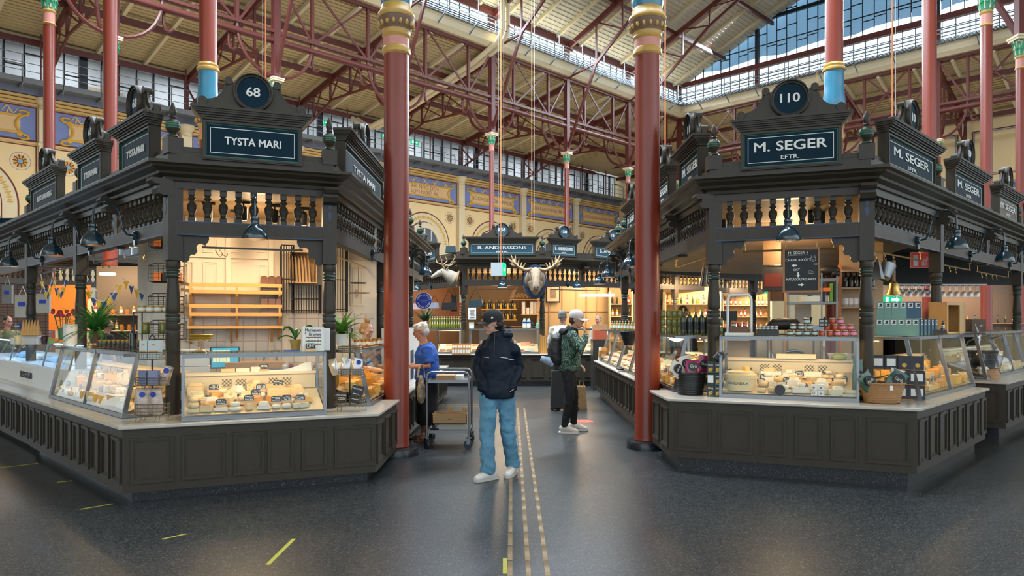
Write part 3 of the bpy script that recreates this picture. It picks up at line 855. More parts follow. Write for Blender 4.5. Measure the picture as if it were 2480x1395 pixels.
def place_slender(u,v,lab):
 global first
 if first:
  sl.matrix_world=HM@T(u,v,0); WM[sl.name]=HM@T(u,v,0); sl['label']=lab; first=False; return
 dup(sl,HM@T(u,v,0),lab)
names_w=['slender red iron column behind the stall 69 sign','slender red column with green capital right of the 68 disc','slender red column hidden behind the big column at the woman in blue','slender red column rising behind the B. Anderssons sign','slender red column above the second number 158 sign','slender red column with green capital at the right big column','slender red column at the far corner of the nave']
for u,lab in zip(COLU,names_w):place_slender(u,V0,lab)
for k,v in enumerate(COLV[1:]):place_slender(U0,v,'slender red column below the glazed gable, %s from its west corner'%nth(k))
def make_column(r,zr,lab,P,plinth,cap=10.3,vase=True):
 """zr: height of the lower gold ring"""
 t=thing('cast_iron_column',lab,'column',T(P[0],P[1],0))
 M=wm(t)
 m=MB(M); m.lathe([(plinth,0),(plinth,0.085),(plinth-0.012,0.10),(plinth*0.62,0.10)],n=48); put('granite_plinth',m,M_GRANITE,t)
 m=MB(M); m.lathe([(r*1.0,0.10),(r*1.04,0.11),(r*1.0,0.14),(r,zr-0.02)],n=48); put('shaft',m,M_IRON,t)
 if vase:
  m=MB(M); m.lathe([(r*1.0,zr-0.05),(r*1.13,zr-0.03),(r*1.13,zr+0.02),(r*1.02,zr+0.05)],n=40)
  m.lathe([(r*1.04,zr+0.15),(r*1.15,zr+0.18),(r*1.10,zr+0.21),(r*1.18,zr+0.24)],n=40); put('gold_ring',m,M_GOLD,t)
  m=MB(M); m.lathe([(r*1.03,zr+0.04),(r*1.03,zr+0.17)],n=40); put('rose_band',m,M_PINK,t)
  m=MB(M); m.lathe([(r*1.18,zr+0.24),(r*1.40,zr+0.33),(r*1.46,zr+0.38),(r*1.36,zr+0.40)],n=40); put('collar',m,mat('collar_brown',(0.16,0.085,0.05),0.5),t)
  me=None
  for k in range(16):
   a=2*PI*k/16
   mm=MB(); mm.ball((0,0,0),(0.022,0.03,0.036),10,6)
   if me is None:me=mm.mesh('egg',M_GOLD)
   inst('egg_ornament',me,M@RZ(a)@T(0,-r*1.33,zr+0.305),t)
  m=MB(M); m.lathe([(r*1.36,zr+0.38),(r*1.50,zr+0.41),(r*1.48,zr+0.44),(r*1.30,zr+0.47),(r*1.22,zr+0.52),(r*1.16,zr+0.55)],n=40); put('gold_ring',m,M_GOLD,t)
  m=MB(M); m.lathe([(r*1.12,zr+0.53),(r*1.24,zr+0.60),(r*1.25,zr+0.68),(r*1.12,zr+0.85),(r*1.08,zr+1.0),(r*1.12,zr+1.18),(r*1.08,zr+1.22)],n=40); put('vase',m,M_TEAL,t)
  m=MB(M); m.lathe([(r*1.1,zr+1.20),(r*1.28,zr+1.22),(r*1.30,zr+1.25),(r*1.12,zr+1.28),(r*1.2,zr+1.31),(r*1.02,zr+1.35)],n=40); put('gold_ring',m,M_GOLD,t)
  z=zr+1.34
 else:z=zr
 m=MB(M); m.lathe([(r,z),(r,cap)],n=40); put('upper_shaft',m,M_IRON,t)
 m=MB(M); m.lathe([(r*1.02,cap),(r*1.2,cap+0.03),(r*1.02,cap+0.07)],n=30)
 m.lathe([(r*1.02,cap+0.35),(r*1.22,cap+0.4),(r*1.02,cap+0.45)],n=30); put('gold_ring',m,M_GOLD,t)
 m=MB(M); m.lathe([(r*1.02,cap+0.06),(r*1.02,cap+0.36)],n=30); put('rose_band',m,M_PINK,t)
 m=MB(M); m.lathe([(r*1.0,cap+0.44),(r*1.1,cap+0.7),(r*1.4,cap+0.95)],n=24); put('capital_core',m,M_CREAM,t); m=MB(M); acanthus(m,cap+0.47,cap+0.94,r,r*1.6,9); put('capital',m,M_GREEN,t)
 m=MB(M)
 for k in range(8):
  a=2*PI*k/8; m.tube([(r*1.1*math.cos(a),r*1.1*math.sin(a),cap+0.5),(r*1.35*math.cos(a),r*1.35*math.sin(a),cap+0.85),(r*1.7*math.cos(a),r*1.7*math.sin(a),cap+0.97)],0.025,6)
 m.box((-r*1.75,-r*1.75,cap+0.98),(r*1.75,r*1.75,cap+1.06)); m.box((-r*1.9,-r*1.9,cap+1.06),(r*1.9,r*1.9,cap+1.14)); put('abacus',m,M_CREAM,t)
 m=MB(M); m.box((-0.14,-0.14,cap+1.14),(0.14,0.14,ZG1)); put('upper_post',m,M_TRUSS,t)
 return t
CL1=PX(960,780,8.72); CR1=PX(1568,780,9.2)
make_column(0.150,4.86,'big oxide red column with blue vase, standing at the left stall by the trolley',CL1,0.27)
make_column(0.158,5.03,'big oxide red column with blue vase, standing at the right stall corner',CR1,0.265)
for(u,v,y,lab)in((504,780,13.07,'red column with blue band rising behind the number 68 disc'),(2020,780,13.07,'red column with blue band rising behind the number 110 sign')):
 make_column(0.152,4.92,lab,PX(u,780,y),0.26)
for(px,Y,lab)in((267,17.1,'tall plain red column rising behind the angled TYSTA MARI signs'),(119,21.2,'tall red column with green capital near the picture edge, behind the number 70 disc'),(2251,17.1,'tall plain red column rising behind the angled M. SEGER signs'),(2389,21.3,'tall red column with green capital, behind the number 109 sign'),(2472,24.9,'red column with green capital at the edge behind the last M. SEGER sign')):
 make_column(0.152,4.92,lab,PX(px,780,Y),0.26,vase=(px<300 or px>2300)and False)
t=thing('duct_pipes','pair of cream ventilation pipes running down from the clerestory along the aisle roof','pipes',H(24,28,13))
for s in(-0.17,0.17):
 m=MB(HM)
 P=[(24.9+s,25.4,19.5),(24.9+s,25.4,15.9),(24.85+s,25.7,15.4),(24.6+s,27.2,14.7),(23.6+s,32.5,13.0),(23.1+s,34.0,12.5),(22.9+s,34.7,12.7),(22.6+s,35.2,13.1)]
 m.tube([Vector(p)for p in P],0.14,12); put('pipe',m,M_CREAM,t)
for k,(px,v0,v1,Y,c)in enumerate(((1213,-260,640,16.0,1),(1288,-260,560,19.5,1),(1207,-260,637,15.9,0),(1220,-260,637,16.1,0),(1294,-260,560,19.6,0),(643,-260,250,10.5,1),(1611,-260,420,11.5,1),(2161,-260,335,10.5,1),(636,-260,250,10.6,0),(1603,-260,420,11.6,0),(2169,-260,335,10.6,0))):
 a=PX(px,v0,Y); b=PX(px,v1,Y); m=MB(); m.tube([a,b],0.010 if c else 0.004,6)
 put('hanging_cable',m,mat('orange_cord',(0.75,0.25,0.08),0.5)if c else mat('steel_wire',(0.5,0.5,0.5),0.4,metal=0.8),None,label=('orange cord' if c else 'thin steel wire')+' hanging from the roof, '+nth(k)+' of the hanging lines',cat='cord')
m0=None
pal=mat('pale_brass_strip',(0.27,0.18,0.085),0.35,metal=0.3)
for j,x in enumerate((-0.013,0.104,0.226)):
 t=thing('tactile_strip',['row of brass guide studs set in the floor, the row nearest the walking man','row of brass guide studs set in the floor, middle row of three','row of brass guide studs set in the floor, the row nearest the right stall'][j],'floor strip',T(x,8,0))
 y=3.9; k=0
 if m0 is None:
  mm=MB(); mm.box((-0.017,0,0),(0.017,0.295,0.004),taper=0.94); mm.lathe([(0.016,0.004),(0.0,0.0055)],at=(0,0.03,0),n=8); m0=mm.mesh('stud',pal)
 while y<13.2:
  inst('brass_stud',m0,T(x,y,0),t); y+=0.32
for k in range(9):
 m=MB(); m.box((-1.6+k*0.17-3.3*0,13.6,0.0),(-1.45+k*0.17,13.66,0.004)); m.box((-1.6+k*0.17,13.9,0.0),(-1.45+k*0.17,13.96,0.004))
 put('tactile_tile',m,pal,None,label='small brass cross-marking stud in the floor near the far counter',cat='floor strip',group='cross-marking studs by the far counter')
yel=mat('yellow_floor_tape',(0.42,0.40,0.05),0.7,var=0.4,vs=60)
def tape(a,b,w,lab):
 A=GZ(*a); B=GZ(*b); m=MB(); m.bar(A+Vector((0,0,0.001)),B+Vector((0,0,0.001)),w,0.002); put('floor_tape',m,yel,None,label=lab,cat='tape')
tape((193,1234),(274,1220),0.022,'thin yellow tape mark on the floor below the left stall corner')
tape((138,1168),(176,1164),0.022,'short yellow tape mark near the left stall, behind the corner mark')
tape((0,1133),(92,1122),0.022,'yellow tape mark at the picture edge beside the left counter')
tape((648,1368),(712,1305),0.03,'worn yellow tape mark slanting across the bare floor in front')
tape((392,1306),(452,1293),0.02,'faint worn yellow tape line on the floor before the left stall')
tape((1223,1352),(1223,1390),0.028,'short yellow tape mark beside the guide studs')
c=GZ(1414,1020); t=thing('floor_sticker','round red and white sticker on the floor right of the man in the white cap','sticker',T(c.x,c.y,0))
m=MB(wm(t)); m.lathe([(0.0,0.002),(0.16,0.002),(0.16,0.0)],n=32); put('disc',m,mat('sticker_red',(0.62,0.08,0.04),0.5),t)
m=MB(wm(t)); m.box((-0.07,-0.02,0.003),(0.0,0.02,0.004)); m.box((0.02,-0.03,0.003),(0.08,0.03,0.004)); put('symbol',m,M_PAPER,t)
m=hall(); m.box((-14,-16,14.6),(5.0,36,14.8)); m.box((5.0,-16,14.6),(50,3.0,14.8))
for(a,b,c,d)in((-10,0,-6,12),):pass
struct('ceiling_near_aisle',m,M_BOARD)
m=hall(); m.box((-14,6,0),(-13.8,36,14.6)); struct('wall_south',m,M_WALL)
# === MARKET STALLS
def baluster_mesh():
 m=MB()
 m.box((-0.034,-0.034,0.0),(0.034,0.034,0.045)); m.box((-0.032,-0.032,0.285),(0.032,0.032,0.34))
 m.lathe([(0.022,0.045),(0.036,0.05),(0.024,0.062),(0.030,0.072),(0.026,0.082),(0.032,0.10),(0.044,0.135),(0.047,0.15),(0.043,0.155),(0.047,0.165),(0.043,0.172),(0.046,0.18),(0.038,0.195),(0.022,0.215),(0.020,0.225),(0.034,0.238),(0.038,0.25),(0.030,0.262),(0.022,0.27),(0.034,0.285)],n=14)
 return m.mesh('baluster',M_WOOD)
BALM=baluster_mesh()
def finial_mb(M):
 m=MB(M); m.box((-0.075,-0.075,0),(0.075,0.075,0.16))
 m.lathe([(0.05,0.16),(0.062,0.17),(0.045,0.19),(0.030,0.205),(0.045,0.22),(0.066,0.245),(0.072,0.27),(0.070,0.30),(0.060,0.325),(0.034,0.345),(0.026,0.355),(0.036,0.37),(0.024,0.385),(0.034,0.41),(0.036,0.43),(0.024,0.47),(0.010,0.51),(0.0,0.52)],n=18)
 return m
def finial_lines_mb(M):
 m=MB(M)
 for r,z in((0.0735,0.262),(0.0735,0.285),(0.070,0.305),(0.055,0.18)):m.lathe([(r-0.004,z-0.006),(r,z-0.003),(r,z+0.003),(r-0.004,z+0.006)],n=18)
 return m
def post_mb(M,zl,zb,zt,r=0.07):
 """turned post: zl foot, zb underside of the square block, zt top"""
 m=MB(M); s=r*1.02
 m.box((-s,-s,zb),(s,s,zt))
 h=zb-zl
 F=lambda q:zl+h*q
 m.lathe([(r*0.97,F(0.0)),(r*0.97,F(0.52)),(r*1.02,F(0.535)),(r*0.9,F(0.545)),(r,F(0.553)),(r,F(0.588)),(r*0.86,F(0.594)),(r*0.98,F(0.604)),(r*1.0,F(0.615)),(r*0.84,F(0.627)),(r*0.98,F(0.636)),(r*1.0,F(0.647)),(r*0.84,F(0.657)),(r*0.96,F(0.668)),(r*0.99,F(0.69)),(r*0.93,F(0.75)),(r*0.78,F(0.85)),(r*0.74,F(0.883)),(r*0.98,F(0.893)),(r*0.80,F(0.905)),(r*0.95,F(0.914)),(r*0.80,F(0.925)),(r*0.95,F(0.934)),(r*0.86,F(0.945)),(r*1.0,F(0.955)),(r*1.0,F(0.99)),(r*0.9,F(1.0))],n=28)
 return m
def post_lines_mb(M,zl,zb,r=0.07):
 m=MB(M); h=zb-zl
 for q in(0.594,0.627,0.905,0.925):
  z=zl+h*q; m.lathe([(r*0.8,z-0.006),(r*0.90,z-0.004),(r*0.90,z+0.004),(r*0.8,z+0.006)],n=24)
 return m
def bracket_mb(M,s=1):
 """scalloped bracket in the x,z plane under a rail, against the post"""
 P=[(0.0,0.0),(0.26,0.0),(0.262,-0.03),(0.25,-0.06),(0.215,-0.085),(0.19,-0.075),(0.165,-0.075),(0.145,-0.10),(0.145,-0.125),(0.155,-0.15),(0.13,-0.185),(0.095,-0.185),(0.08,-0.205),(0.08,-0.235),(0.055,-0.262),(0.02,-0.265),(0.0,-0.25)]
 m=MB(M); m.prism([(s*x,z)for x,z in(P if s<0 else P[::-1])],-0.02,0.02)
 return m
def corbel_mb(M):
 """corbel under the cornice, y<0 outward"""
 prof=[(0.02,-0.02),(0.22,-0.02),(0.23,-0.05),(0.19,-0.08),(0.15,-0.075),(0.15,-0.11),(0.18,-0.135),(0.16,-0.17),(0.10,-0.185),(0.06,-0.175),(0.02,-0.20)]
 m=MB(M); a=[m.pt((-0.075,-y,z))for y,z in prof]; b=[m.pt((0.075,-y,z))for y,z in prof]
 m.face(a[::-1]); m.face(b); n=len(prof)
 for i in range(n):m.face((a[i],a[(i+1)%n],b[(i+1)%n],b[i]))
 return m
class Hts:
 pass
def heights(zl,rail0,rail1,beam0,beam1,top,blk):
 h=Hts(); h.zl=zl; h.r0=rail0; h.r1=rail1; h.b0=beam0; h.b1=beam1; h.top=top; h.blk=blk
 return h
NBAL=[0]
def canopy(name,label,path,bays,h,lod=0,max_bal=96,finials=True,posts_at=None,sp=0.145,ceiling=None,cat='stall canopy',skip_front_post=()):
 """path: corner points; bays: per segment a list of post distances along it"""
 P=[Vector((p[0],p[1]))for p in path]
 mid=P[len(P)//2]
 t=thing(name,label,cat,T(mid.x,mid.y,h.zl))
 m=MB(); m.sweep(path,[(-0.05,h.r0),(0.065,h.r0),(0.065,h.r1),(-0.05,h.r1)]); put('rail',m,M_WOOD,t)
 m=MB()
 for z in(h.r0,h.r1-0.012):m.sweep(path,[(0.060,z),(0.068,z),(0.068,z+0.012),(0.060,z+0.012)])
 put('rail_line',m,M_NAVY,t)
 m=MB(); m.sweep(path,[(-0.06,h.b0),(0.06,h.b0),(0.06,h.b1),(-0.06,h.b1)]); put('beam',m,M_WOOD,t)
 z=h.b1; k=(h.top-h.b1)
 m=MB(); m.sweep(path,[(-0.08,z),(0.09,z),(0.10,z+0.18*k),(0.16,z+0.32*k),(0.17,z+0.45*k),(0.24,z+0.62*k),(0.25,z+0.72*k),(0.29,z+0.80*k),(0.29,z+0.97*k),(0.26,z+k),(-0.08,z+k)]); put('cornice',m,M_WOOD,t)
 m=MB(); m.sweep(path,[(-0.03,h.top),(0.06,h.top),(0.06,h.top+0.12),(0.03,h.top+0.13),(0.03,h.top+0.18),(-0.03,h.top+0.18)]); put('parapet',m,M_WOOD,t)
 count=0; over=MB(); corner_done=set()
 for si in range(len(P)-1):
  a,b=P[si],P[si+1]; L=(b-a).length; d=(b-a)/L
  F=frameM(a,d)
  stops=bays[si]
  for xp in stops:
   c=a+d*xp; key=(round(c.x,2),round(c.y,2)); is_corner=xp<0.01 or xp>L-0.01
   if key in corner_done:continue
   corner_done.add(key)
   Mp=frameM(c,d)
   full=posts_at is None or any((Vector(q)-c).length<0.05 for q in posts_at)
   if full:
    m=post_mb(Mp,h.zl,h.blk,h.b0); pp=put('corner_post' if is_corner else 'post',m,M_WOOD,t)
    if lod<2:put('turned_line',post_lines_mb(Mp,h.zl,h.blk),mat('teal_line',(0.025,0.10,0.095),0.4),pp)
   else:
    m=MB(Mp); m.box((-0.06,-0.05,h.r0-0.02),(0.06,0.08,h.b0)); put('hanging_post',m,M_WOOD,t)
   if lod<2:
    m=MB(Mp)
    for zz,hh in((0.70,0.10),(0.40,0.16)):
     zc=h.r1+(h.b0-h.r1)*zz;
     m.poly([(0,-0.0735,zc+hh*0.35),(-0.024,-0.0735,zc),(0,-0.0735,zc-hh*0.5),(0.024,-0.0735,zc)][::-1])
    put('diamond_inlay',m,M_NAVY,t)
   put('corbel',corbel_mb(Mp@T(0,0,h.b1+0.03)if not is_corner else Mp@T(0.0,0,h.b1+0.03)),M_WOOD,t)
   if finials and(is_corner or full):
    fo=frameM(c,d)
    fb=put('finial',finial_mb(fo@T(0,0,h.top+0.10)),M_WOOD,t)
    if lod<2:put('finial_line',finial_lines_mb(fo@T(0,0,h.top+0.10)),M_SGREEN,fb)
  for x0,x1 in zip(stops,stops[1:]):
   n=max(2,int(round((x1-x0-0.2)/sp)))
   for q in range(n):
    x=x0+0.10+(x1-x0-0.2)*(q+0.5)/n
    Mq=F@T(x,0,h.r1)@SC(1,1,(h.b0-h.r1)/0.34)
    if count<max_bal:inst('baluster',BALM,Mq,t); count+=1
    else:
     mm=MB(Mq); mm.lathe([(0.03,0),(0.025,0.07),(0.045,0.16),(0.02,0.22),(0.036,0.25),(0.03,0.34)],n=8); over.add(mm)
 if over.v:
  put('baluster_row',over,M_WOOD,t,kind='stuff')
 return t
def sign(M,w,hh,num,lines,label,scale=1.0,face=None,group=None,crest_r=0.2,small=None):
 """name board with cornice cap, scrolled crest and number disc; M at its foot centre, facing -y"""
 t=thing('name_sign',label,'sign',M,group)
 W=w/2; sg=face or M_SIGN
 m=MB(M); m.box((-W,-0.03,0),(W,0.05,hh)); m.frame(-W,W,0,hh,0.035,-0.055,-0.03); m.frame(-W+0.012,W-0.012,0.012,hh-0.012,0.02,-0.065,-0.05); put('board_frame',m,M_WOOD,t)
 m=MB(M); m.box((-W+0.035,-0.036,0.035),(W-0.035,-0.03,hh-0.035)); pn=put('painted_panel',m,sg,t)
 m=MB(M); m.frame(-W+0.035,W-0.035,0.035,hh-0.035,0.007,-0.040,-0.035); put('green_line',m,M_SGREEN,pn)
 m=MB(M); m.frame(-W+0.075,W-0.075,0.075,hh-0.07,0.006,-0.040,-0.035); put('white_line',m,M_LETTER,pn)
 if len(lines)==1:
  letters(lines[0],hh*0.27,M@T(0,-0.042,hh*0.5),t,bold=0.0025,fit=min(w*0.56,w-0.24))
 else:
  letters(lines[0],hh*0.34,M@T(0,-0.042,hh*0.57),t,bold=0.003,fit=min(w*0.72,w-0.24))
  letters(lines[1],hh*0.14,M@T(0,-0.042,hh*0.285),t,bold=0.001,fit=w*0.18)
 m=MB(M); e=0.10
 prof=[(0.0,0),(0.012,0.0),(0.02,0.022),(0.035,0.04),(0.055,0.058),(0.075,0.075),(0.085,0.092),(0.10,0.102),(0.10,0.12),(0.0,0.12)]
 for(o0,z0),(o1,z1)in zip(prof[1:],prof[2:]):
  if z1<=z0:continue
  m.box((-W-o1,-0.055-o1,hh+z0),(W+o1,0.05,hh+z1))
 put('cap_moulding',m,M_WOOD,t)
 zc=hh+0.125; r=crest_r; cw=(W+0.04)if not small else small
 pts=[]
 x_c=cw; z_mid=0.26*r/0.2
 pts.append((-x_c,0.0)); pts.append((-x_c,0.06))
 n=10; xr=r*1.22
 for k in range(n+1):
  q=k/n; a=q*PI/2
  pts.append((-x_c+0.09+(x_c-0.09-xr)*math.sin(a),0.055+(z_mid-0.03)*(1-math.cos(a))))
 pts+=[(-xr+0.01,z_mid+0.03),(-r*0.9,z_mid+0.02),(-r*0.5,z_mid)]
 poly=pts+[(-x,z)for x,z in pts[::-1]]
 m=MB(M@T(0,0,zc)); m.prism(poly[::-1],-0.03,0.03)
 arc=pts[2:2+n+1]
 for s in(-1,1):
  m.tube([(s*(-x_c+0.05),0,0.03)]+[(s*x,0,z+0.012)for x,z in arc]+[(s*(-xr+0.02),0,z_mid+0.05)],[(0.04,0.017)]*(len(arc)+2),4,up=(0,1,0),phase=PI/4)
  m.lathe([(0.045,-0.04),(0.045,0.04)],at=(s*(x_c-0.045),0,0.065),n=16,axis='y'); m.lathe([(0.04,-0.04),(0.04,0.04)],at=(s*(xr-0.005),0,z_mid+0.035),n=16,axis='y')
 put('crest',m,M_WOOD,t)
 z0=zc+r*0.97
 m=MB(M@T(0,0,z0)); m.lathe([(r,-0.05),(r*0.97,-0.075),(r*0.9,-0.08),(r*0.87,-0.06),(r*0.80,-0.055),(r*0.78,-0.04),(r*0.78,0.03),(r,0.03),(r,-0.05)],n=40,axis='y'); dk=put('number_disc',m,M_WOOD,t)
 m=MB(M@T(0,0,z0)); m.lathe([(0,-0.042),(r*0.79,-0.042),(r*0.79,0.0)],n=40,axis='y'); put('disc_face',m,sg,dk)
 letters(num,r*0.66,M@T(0,-0.046,z0),dk,bold=0.003,name='numeral',fit=r*(0.28*len(num)+0.10))
 return t
def lamp(M,label,lit=True,power=14,group=None,reach=0.48):
 """gooseneck lamp; M at its wall plate, -y outward"""
 t=thing('gooseneck_lamp',label,'lamp',M,group)
 m=MB(M); m.lathe([(0.045,-0.075),(0.045,-0.065),(0.045,-0.1),(0.03,-0.11)],at=(0,0,0),n=16,axis='y'); m.box((-0.03,-0.09,-0.10),(0.03,-0.065,0.05)); put('wall_plate',m,M_LAMPN,t)
 P=[(0,-0.10,0.0),(0,-0.16,0.01),(0,-0.20,0.07),(0,-0.215,0.17),(0,-0.24,0.25),(0,-0.29,0.31),(0,-0.35,0.33),(0,-0.42,0.31),(0,-reach+0.005,0.25),(0,-reach,0.17),(0,-reach,0.10)]
 m=MB(M); m.tube(P,0.011,8); put('arm',m,M_LAMPN,t)
 Ms=M@T(0,-reach,-0.13)
 m=MB(Ms); m.lathe([(0.118,0.0),(0.120,0.006),(0.114,0.04),(0.098,0.08),(0.07,0.115),(0.042,0.135),(0.038,0.14),(0.038,0.19),(0.042,0.195),(0.040,0.215),(0.012,0.225)],n=28); put('shade',m,M_LAMPN,t)
 m=MB(Ms); m.lathe([(0.116,0.002),(0.110,0.04),(0.094,0.078),(0.066,0.112),(0.0,0.13)],n=28); sh=put('shade_lining',m,M_LAMPI,t)
 if lit:
  m=MB(Ms); m.ball((0,0,0.05),0.032,12,8); put('bulb',m,mat('warm_bulb',(1,0.8,0.5),0.5,emit=(1.0,0.62,0.25),es=14),t)
  if power:
   p=Ms@Vector((0,0,0.012)); spot('lamp_bulb',p,p+Vector((0,0,-1)),power,WARM,150,0.03)
 return t
def counter(name,label,path,zb,zl,panels,floor_z=0.0,th=0.03,toe=0.10,over=0.02,wide=0.75,top=True,toplabel='',lod=0,pm=(0.09,0.09),tw=0.6):
 """low panelled counter front swept along a path, with toe kick; panels: per segment list of (s0, s1)"""
 P=[Vector((p[0],p[1]))for p in path]; mid=P[len(P)//2]
 t=thing(name,label,'counter',T(mid.x,mid.y,0))
 m=MB(); m.sweep(path,[(-0.04-over,zb),(-over,zb),(-over,zl),(-wide*0.35,zl),(-wide*0.35,zl-0.03),(-0.04-over,zl-0.03)]); put('front_board',m,M_WOOD,t)
 m=MB(); m.sweep(path,[(-toe-0.3,floor_z),(-toe-over,floor_z),(-toe-over,zb+0.02),(-toe-0.3,zb+0.02)]); put('toe_kick',m,M_GRANITE,t)
 m=MB(); m.sweep(path,[(-toe-0.28,zb),(-over-0.02,zb),(-over-0.02,zb+0.03),(-toe-0.28,zb+0.03)]); put('underside',m,M_WOOD,t)
 for si,lst in enumerate(panels):
  a,b=P[si],P[si+1]; d=(b-a).normalized(); F=frameM(a,d)@T(0,over,0)
  for s0,s1 in lst:
   z0=zb+pm[0]; z1=zl-pm[1]
   m=MB(F); m.frame(s0,s1,z0,z1,0.018,-0.016,0.0); m.frame(s0+0.018,s1-0.018,z0+0.018,z1-0.018,0.012,-0.008,0.0)
   if lod==0:m.box((s0-0.006,-0.022,z1-0.006),(s1+0.006,0,z1+0.008)); m.box((s0-0.004,-0.02,z0-0.012),(s1+0.004,0,z0+0.012))
   put('panel_moulding',m,M_WOOD,t)
 w=None
 if top:
  w=thing('marble_ledge',toplabel,'worktop',T(mid.x,mid.y,zl))
  m=MB(); m.sweep(path,[(-wide,zl),(0.012,zl),(0.018,zl+0.006),(0.018,zl+th-0.004),(0.010,zl+th),(-wide,zl+th)]); put('slab',m,M_MARBLE,w)
 return t,w
def even(L,n,gap=0.05,s0=0.0):
 w=L/n
 return[(s0+w*i+gap,s0+w*(i+1)-gap)for i in range(n)]
 # --- LEFT BLOCK geometry
q=math.sqrt(0.5)
LA=Vector((-3.42,6.31)); LB=Vector((-1.344,7.24))
dLf=Vector((q,-q)); dF=(LB-LA).normalized()
P1=Vector((-3.36,7.16)); P2=Vector((-1.947,7.69)); dLF=(P2-P1).normalized(); nLF=Vector((-dLF.y,dLF.x))
HL=heights(0.69,2.46,2.60,2.92,2.99,3.16,2.21)
Lfar=P1-dLf*8.7
canopy('stall_canopy','dark wooden stall canopy with balustrade and TYSTA MARI boards, on the left',[Lfar,P1,P2,P2+Vector((0,7.6))],[[0,2.75,5.5,7.08,8.7],[0,1.51],[0,3.0,4.6,6.1,7.6]],HL,posts_at=[tuple(P1),tuple(P2),tuple(P1-dLf*3.2),tuple(P1-dLf*5.95),tuple(P2+Vector((0,3.0))),tuple(P2+Vector((0,6.1)))])
sA=lambda u:along(u,LA,dF)
Lp=[(sA(a),sA(b))for a,b in((316,420),(441,545),(566,640),(649,711),(731,792),(811,905))]
A2=LA-dLf*3.44
counter('stall_counter','dark panelled counter front of the left corner stall 68',[A2,LA,LB,(LB.x,8.52)],0.095,0.657,[even(3.44,11,0.045),Lp,even(1.3,3,0.05)],toplabel='grey marble ledge along the left corner stall 68')
counter('stall_counter','dark panelled counter front below the white gelato freezer',[A2-dLf*7+Vector((q,q))*0.06,A2+Vector((q,q))*0.06],0.06,0.64,[even(7,22,0.045)],toplabel='pale ledge under the white gelato freezer')
counter('stall_counter','dark panelled counter running down the aisle behind the left big column',[(LB.x,8.95),(LB.x,15.2)],0.095,0.657,[even(6.2,20,0.045)],toplabel='marble ledge down the aisle behind the left big column')
FF=frameM(P1,dLF); FL=frameM(Lfar,dLf); FA=frameM(P2,Vector((0,1)))
ZS=HL.top+0.06
sc=along(613,P1,dLF)
sign(FF@T(sc,-0.03,ZS),0.96,0.40,'68',['TYSTA MARI'],'broad dark board reading TYSTA MARI with number 68, facing the open floor',crest_r=0.195)
sign(FL@T(8.7-0.88,-0.03,ZS),0.98,0.40,'68',['TYSTA MARI'],'second TYSTA MARI board with number 68, seen at an angle beside the corner finial',crest_r=0.195)
sign(FL@T(8.7-2.50,-0.03,ZS),0.98,0.40,'69',['TYSTA MARI'],'TYSTA MARI board with number 69',crest_r=0.195)
sign(FL@T(8.7-4.78,-0.03,ZS),1.5,0.40,'70',['BETSY SANDBERG'],'board reading BETSY SANDBERG with number 70',crest_r=0.195)
sign(FA@T(1.52,-0.03,ZS),2.35,0.40,'67',['TYSTA MARI'],'wide TYSTA MARI board with number 67, turned to the aisle by the red column',crest_r=0.195,small=0.62)
for t_,lab,lit in((0.86,'dark dome lamp lit over the left stall, nearest its corner',1),(2.5,'dark dome lamp lit over the left stall, second from the corner',1),(4.9,'dark dome lamp lit at the picture edge above the gelato freezer',1)):
 lamp(FL@T(8.7-t_,0,2.52),lab,True,9)
lamp(FF@T(along(616,P1,dLF),0,2.53),'dark dome lamp lit over the bread shelves, below the big 68 board',True,9)
lamp(FA@T(2.0,0,2.52),'dark dome lamp on the aisle side of the left stall, half behind the red column',True,9)
lamp(FA@T(4.55,0,2.52),'dark dome lamp lit above the blue round sign, left of the reindeer head',True,12)
# --- RIGHT BLOCK geometry
RD=Vector((1.67,7.73)); RC=Vector((3.84,6.82)); dRF0=(RC-RD).normalized()
Q1=Vector((2.254,8.07)); Q2=Vector((3.70,7.545)); dRF=(Q2-Q1).normalized(); nRF=Vector((-dRF.y,dRF.x))
dRr=Vector((0.695,0.719)).normalized()
HR=heights(0.785,2.49,2.64,2.93,3.01,3.19,2.24)
dRq=Vector((q,q))
Rstart=Vector((Q1.x,15.3))
canopy('stall_canopy','dark wooden stall canopy with balustrade and M. SEGER boards, on the right',[Rstart,Q1,Q2,Q2+dRq*10],[[0,0.83,2.43,4.03,5.63,7.23],[0,(Q2-Q1).length],[0,2.5,5.0,7.4,10]],HR,max_bal=99,posts_at=[tuple(Q1),tuple(Q2),(Q1.x,Q1.y+6.4),tuple(Q2+dRq*2.5),tuple(Q2+dRq*7.4)])
sC=lambda u:along(u,RD,dRF0)
Rp=[(sC(a),sC(b))for a,b in((1636,1721),(1740,1821),(1842,1903),(1925,1988),(2012,2077),(2101,2203))]
R2=RC+dRr*2.93
counter('stall_counter','dark panelled counter front of the right corner stall 110',[(RD.x,8.66),RD,RC,R2,R2+Vector((-0.4,0.55))],0.16,0.755,[even(0.92,2,0.06),Rp,even(2.93,8,0.05),[]],toplabel='grey marble ledge along the right corner stall 110')
counter('stall_counter','dark panelled counter running down the aisle behind the right big column',[(1.76,15.4),(1.76,9.55)],0.16,0.755,[even(5.85,18,0.05)],toplabel='marble ledge down the aisle on the right, with glass cases')
E1=Vector((6.15,10.1)); E2=Vector((6.65,9.7)); E3=E2+dRq*5
counter('stall_counter','dark counter of the next stall at the picture edge, beyond the right stall',[E1,E2,E3],0.16,0.76,[[(0.1,0.55)],even(5,14,0.05)],toplabel='marble ledge of the next stall at the picture edge')
GF=frameM(Q1,dRF); GL=frameM(Rstart,Vector((0,-1))); GR=frameM(Q2,dRq)
ZR=HR.top+0.06
sc=along(1913,Q1,dRF)
